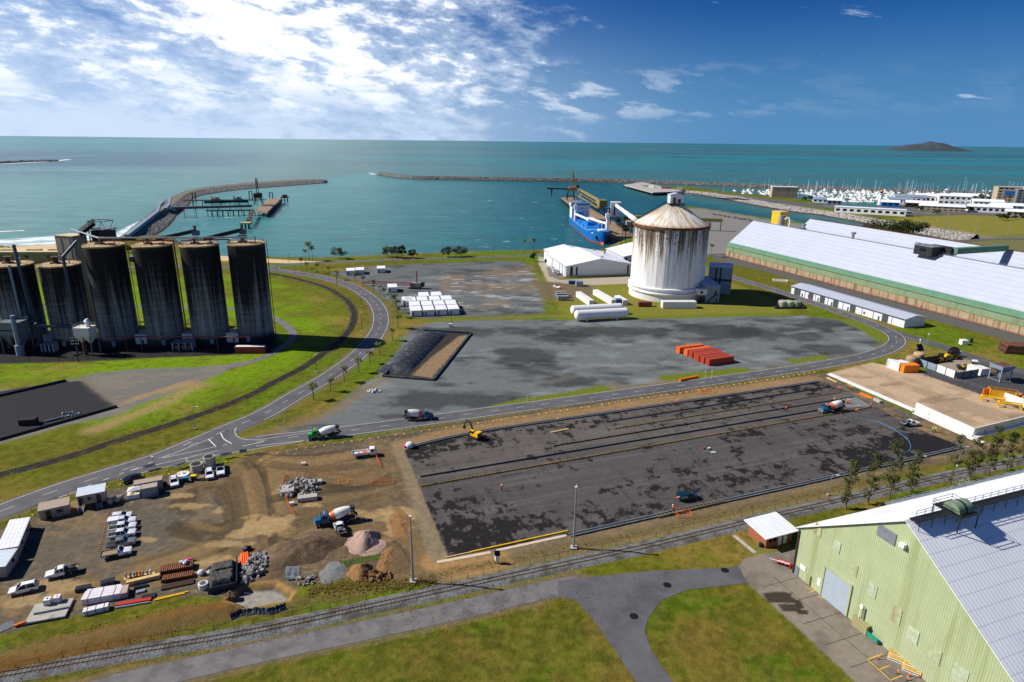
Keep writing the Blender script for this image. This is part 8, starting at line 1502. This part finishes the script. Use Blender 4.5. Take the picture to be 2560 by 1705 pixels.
q=gp(*zR(2010,300));t=thing('steel_plate_stack','huge stack of rusty curved steel plates at the picture edge','stack',q,R(-14));[part('plate',B().box(6,3,.1+k*.95,12-k*.4,7,.8),'rust' if k%2 else 'rust_dark',t)for k in range(4)]
q=gp(*zR(540,250));t=thing('solar_trailer','black tilted solar panel with a white camera ball on the lawn','solar panel',q,R(20));part('panel',B().add([(-1.6,-1,.4),(1.6,-1,.4),(1.6,.6,2.6),(-1.6,.6,2.6),(-1.6,-.9,.5),(1.6,-.9,.5),(1.6,.7,2.7),(-1.6,.7,2.7)],[(0,1,2,3),(7,6,5,4),(0,4,5,1),(1,5,6,2),(2,6,7,3),(3,7,4,0)]),'glass_dark',t);part('mast',B().bar((.6,.8,0),(.6,.8,4.2),.12),'white',t);part('camera_ball',B().ball(.6,.8,4.4,.4),'white',t);part('trailer',B().box(0,.2,.1,2.6,1.4,.4),'dark_steel',t)
for x,y,m,lb in((1300,145,'white','white box hut with yellow corner on the lawn'),(1430,115,'bin_green','dark green bin on the lawn beside the white box hut'),(1235,350,'white','white and red striped drum at the yard gate')):q=gp(*zR(x,y));one('service_box',B().box(0,0,0,2.6 if x==1300 else 1.0,2.2 if x==1300 else 1.0,2.0).box(0,0,2.0,2.8 if x==1300 else 1.1,2.4 if x==1300 else 1.1,.15),m,lb,'service box',q)
q=gp(*zR(1130,350));one('cable_reel',B().cyl((-.7,0,2.0),(.7,0,2.0),1.2,1.2,16).cyl((-.8,0,2.0),(-.65,0,2.0),2.0,2.0,20).cyl((.65,0,2.0),(.8,0,2.0),2.0,2.0,20),'tyre','big black cable reel behind the parked forklifts','cable reel',q,R(60))
zG=lambda x,y:(1840+x/3.267,1225+y/3.267)
t=thing('hose_shelter','green lean-to shelter with red hoses against the green shed','shelter',gp(*zG(1060,1190)),R(110));part('wall',B().box(1.6,.05,0,3.2,.1,1.9).box(3.15,-.8,0,.1,1.7,1.9).box(.05,-.8,0,.1,1.7,1.9),'khaki',t);part('roof',B().box(1.6,-.8,1.9,3.5,2.0,.12),'khaki',t);part('hose',B().cyl((1.0,-.5,.7),(1.0,-.2,.7),.4,.4,12).cyl((2.2,-.5,.6),(2.2,-.2,.6),.35,.35,12),'red',t)
t=thing('green_bench','turquoise bench seat against the green shed','bench',gp(*zG(1150,1270)),R(112));mat('turquoise',C(30,140,112),.6);part('seat',B().box(1.2,-.6,.35,2.4,1.0,.12),'turquoise',t);part('back',B().box(1.2,-.1,.35,2.2,.2,.9),'turquoise',t);part('leg',B().box(.2,-.6,0,.1,.9,.35),'turquoise',t);part('leg',B().box(2.2,-.6,0,.1,.9,.35),'turquoise',t)
for i,(x,y)in enumerate(((1305,1390),(1425,1480))):
 t=thing('barrier_stack',f'{"upper" if i == 0 else "lower"} pile of yellow folding barriers by the green shed','barriers',gp(*zG(x,y)),R(-38));[part('barrier',B().bar((-1.3,-.6+k*.3,.1+k*.06),(1.3,-.5+k*.3,.1+k*.06),.09).bar((-1.3,-.6+k*.3,.5+k*.06),(1.3,-.5+k*.3,.5+k*.06),.09),'yellow' if k%3 else 'white',t)for k in range(6)]
for i,(x,y)in enumerate(((1165,1380),(1250,1330),(1275,1320),(1320,1500),(1400,1555),(1420,1520),(1505,1530))):t=thing('bollard',f'orange and white bollard, {ORD[i]} along the green shed from the bench','bollard',gp(*zG(x,y)),0,'orange bollards');part('post',B().cyl((0,0,.06),(0,0,1.0),.09,.07,8),'orange',t);part('base',B().cyl((0,0,0),(0,0,.07),.24,.2,10),'black',t);part('band',B().cyl((0,0,.6),(0,0,.75),.095,.09,8),'white',t)
b=B();Z=.02
for a,c in(((1075,1385),(1190,1340)),((1075,1385),(1270,1560)),((1175,1465),(1250,1435)),((1270,1550),(1360,1515)),((560,790),(640,820)),((600,835),(650,820)),((665,870),(735,885))):
 p,q=gp(*zG(*a)),gp(*zG(*c));ribbon(b,offset([p,q],.07),offset([p,q],-.07),Z)
struct('yard_markings',b,'yellow')
b=B();e0=GS.location;ux,uy=math.cos(GS.rotation_euler.z),math.sin(GS.rotation_euler.z)
def apron(s_,d_):return(e0[0]+ux*s_+uy*d_,e0[1]+uy*s_-ux*d_)
for s_ in(2,7.5,13,18.5,24,29.5,35,40.5):p,q=apron(s_,.2),apron(s_,9.5);ribbon(b,offset([p,q],.05),offset([p,q],-.05),.016)
p,q=apron(0,5),apron(43,5);ribbon(b,offset([p,q],.05),offset([p,q],-.05),.018);struct('pavement_joints',b,'pile_dark')
for i,(x,y)in enumerate(((1668,1463),(1812,1426),(1585,1541))):one('drain_cover',B().cyl((0,0,.05),(0,0,.07),.85,.85,14),'asphalt_dark' if i<0 else 'black',('dark drain cover in the middle of the road junction','dark drain cover on the road closest to the brick hut','dark drain cover where the road bends down between the lawns')[i],'drain cover',gp(x,y),0,'drain covers')
t=thing('boom_gate','red and white boom gate lying open beside the brick hut','boom gate',gp(*zG(440,640)),R(150));part('boom',B().bar((0,0,1.0),(4.2,.2,1.05),.12),'white',t);part('post',B().box(0,0,0,.35,.35,1.2),'red',t);part('rest',B().bar((1.0,-.4,0),(1.0,.4,.9),.07),'yellow',t)
cv=bpy.data.curves.new('stop_text','FONT');cv.body='STOP';cv.size=1.1;cv.extrude=.01;cv.align_x='CENTER';tx=bpy.data.objects.new('stop_text',cv);me=bpy.data.meshes.new_from_object(tx);bpy.data.objects.remove(tx);me.materials.append(M('white'))
t=thing('stop_sign','red board with white STOP lettering lying by the boom gate','sign',gp(*zG(390,600)),R(150));part('board',B().box(0,.35,.5,3.0,1.2,.06),'red',t);o=mesh_obj('lettering',me,t,(0,0,.57));[part('leg',B().box(x,.35,0,.08,.6,.5),'galv',t)for x in(-1.2,1.2)]
q=gp(1243,1408);t=thing('monitor_station','white cabinet with solar panel on a post beside the railway fence','cabinet',q,R(18));part('cabinet',B().box(0,0,.8,.9,.6,1.2),'white',t);part('post',B().box(0,0,0,.3,.3,.8),'galv',t);part('solar_panel',B().add([(-.6,-.5,2.1),(.6,-.5,2.1),(.6,.3,2.9),(-.6,.3,2.9)],[(0,1,2,3)]),'glass_dark',t)
for a,c,lb,m in(((360,1178),(390,1170),'white printed banner on the site fence, closest to the lighting tower','bag_white'),((437,1175),(467,1165),'white banner with dark letters on the fence beside the low ring','white'),((552,1147),(580,1142),'white project sign on the fence by the gate','white'),((600,1138),(618,1136),'pale blue screen cloth on the gate panel','blue_grey')):p,rz,L=box_from(a,c);t=thing('site_banner',lb,'banner',p,rz);part('cloth',B().box(L/2,0,.7,L,.04,1.1),m,t);part('print',B().box(L*.5,-.03,1.0,L*.6,.02,.3),'grey_paint',t);[part('post',B().bar((x,0,0),(x,0,1.9),.05),'galv',t)for x in(0,L)]
q=gp(73,1060);one('skip_bin',B().box(0,0,0,4.5,2.4,1.9),'black','black steel skip standing on the dark pad','skip',q,R(12));p,rz,L=box_from((113,1056),(156,1045));one('steel_pipe',B().cyl((0,0,.3),(L,0,.3),.28,.28,10),'galv','grey pipe lying at the edge of the dark pad','pipe',p,rz,smooth=True);q=gp(175,1037);rubble('scatter of blue and white plastic on the dark pad',175,1037,3.2,2.2,26,14,.45,'blue_grey',.2)
for a,c,lb in(((-40,1000),(165,953),'far'),((-40,1112),(292,1018),'near')):p,rz,L=box_from(a,c);one('edge_barrier',B().box(L/2,0,0,L,.8,.8,0,0,(1,.6)),'dark_steel',f'black barrier edging the {lb} side of the dark pad','barrier',p,rz)
# people
mat('skin',C(150,104,82),.6);mat('navy',C(30,34,52),.85);mat('hi_orange',C(246,96,20),.7);mat('hi_yellow',C(206,214,40),.7)
def figure(pose):
 """one continuous body: skin modifier over a joint graph, baked to a mesh"""
 up=pose=='stand';J=[(0,0,.95),(0,0,1.2),(0,0,1.45),(0,0,1.55),(0,0,1.70),(-.1,0,.9),(-.11,.02,.5),(-.12,-.02,.08),(-.12,-.14,.04),(.1,0,.9),(.12,.05,.5),(.13,.1,.08),(.13,-.03,.04),(-.2,0,1.42),(-.27,.02,1.15),(-.25,-.12,.92),(.2,0,1.42),(.27,.02,1.15),(.24,-.14,.94)]
 if not up:J=[(x,y-.95*max(0,z-.95)if i in(1,2,3,4,13,14,15,16,17,18)else y,.95+(z-.95)*.45 if i in(1,2,3,4,13,16)else(.75 if i in(14,17)else(.45 if i in(15,18)else z)))for i,(x,y,z)in enumerate(J)]
 E_=[(0,1),(1,2),(2,3),(3,4),(0,5),(5,6),(6,7),(7,8),(0,9),(9,10),(10,11),(11,12),(2,13),(13,14),(14,15),(2,16),(16,17),(17,18)];rad=[.14,.15,.15,.06,.1,.1,.075,.055,.045,.1,.075,.055,.045,.075,.055,.045,.075,.055,.045]
 me=bpy.data.meshes.new('fig');me.from_pydata(J,E_,[]);o=bpy.data.objects.new('fig',me);COL.objects.link(o);sk=o.modifiers.new('s','SKIN');o.modifiers.new('u','SUBSURF').levels=1
 for v,r_ in zip(me.skin_vertices[0].data if len(me.skin_vertices)else[],rad):v.radius=(r_,r_)
 if len(me.skin_vertices):me.skin_vertices[0].data[0].use_root=True
 dg=bpy.context.evaluated_depsgraph_get();out=bpy.data.meshes.new_from_object(o.evaluated_get(dg));bpy.data.objects.remove(o);return out,J[4]
FIG={}
def person(px,py,label,vest='hi_orange',pose='stand',rz=0.0):
 if pose not in FIG:FIG[pose]=figure(pose)
 key=(pose,vest)
 if key not in FIG:
  me=FIG[pose][0].copy();me.materials.clear();[me.materials.append(M(m))for m in('navy',vest,'skin')]
  for p in me.polygons:z,y=p.center.z,p.center.y;p.material_index=0 if z<.9 and not(pose!='stand' and y<-.25)else(2 if math.dist(p.center,FIG[pose][1])<.16 else 1);p.use_smooth=True
  FIG[key]=me;hd=Vector(FIG[pose][1]);hm=B().ball(hd.x,hd.y,hd.z+.03,.15,.17,.15,10,4,0,True).cyl((hd.x,hd.y-.03,hd.z+.03),(hd.x,hd.y-.03,hd.z+.05),.19,.19,10).mesh('hard_hat',[M('white')]);FIG[key+('h',)]=hm
 t=thing('person',label,'person',gp(px,py),rz,'site workers');mesh_obj('figure',FIG[key],t);mesh_obj('hard_hat',FIG[key+('h',)],t)
W_=[(z2(178,1133),'worker in orange top walking alone across the middle of the slab','hi_orange','stand'),(z2(635,582),'worker in orange standing at the road edge of the slab','hi_orange','stand'),(z3(835,512),'worker in orange, first of two near the yard corner','hi_orange','stand'),(z3(855,518),'worker in orange, second of two near the yard corner','hi_orange','stand'),(z3(913,492),'worker in yellow, first of three by the white footing','hi_yellow','stand'),(z3(932,507),'worker in orange, middle of three by the white footing','hi_orange','stand'),(z3(949,510),'worker in yellow, last of three by the white footing','hi_yellow','stand'),(z3(800,606),'worker in orange behind the pouring mixer','hi_orange','stand'),(z3(403,680),'worker in orange alone between formwork rails','hi_orange','stand'),(z3(885,622),'worker in orange bending at the fresh concrete near the mixer','hi_orange','bend'),(z3(907,617),'worker in orange screeding, middle of the pour gang','hi_orange','stand'),(z3(922,622),'worker in orange at the outer end of the pour gang','hi_orange','stand'),(z3(995,672),'worker in orange standing on the yellow rail side of the bay','hi_orange','stand'),(z3(973,692),'worker in orange bending beside the yellow formwork','hi_orange','bend'),(z3(1097,655),'worker in orange at the far corner of the fresh bay','hi_orange','stand'),(z3(1604,852),'worker in yellow vest, first of two walking past the tray ute','hi_yellow','stand'),(z3(1624,853),'worker in yellow vest, second of two walking past the tray ute','hi_yellow','stand'),(z1(1148,1026),'worker in orange behind the parked teal mixer','hi_orange','stand'),(z2(1598,1215),'worker in orange bending at the tail of the teal ute','hi_orange','bend'),(z2(1600,428),'worker in orange on the kerb form near the orange enclosure','hi_orange','stand'),(z2(1578,1300),'worker in orange bending over the pegged kerb formwork','hi_orange','bend')]
for i,(p,lb,v,ps)in enumerate(W_):person(p[0],p[1],lb,v,ps,i*1.1)
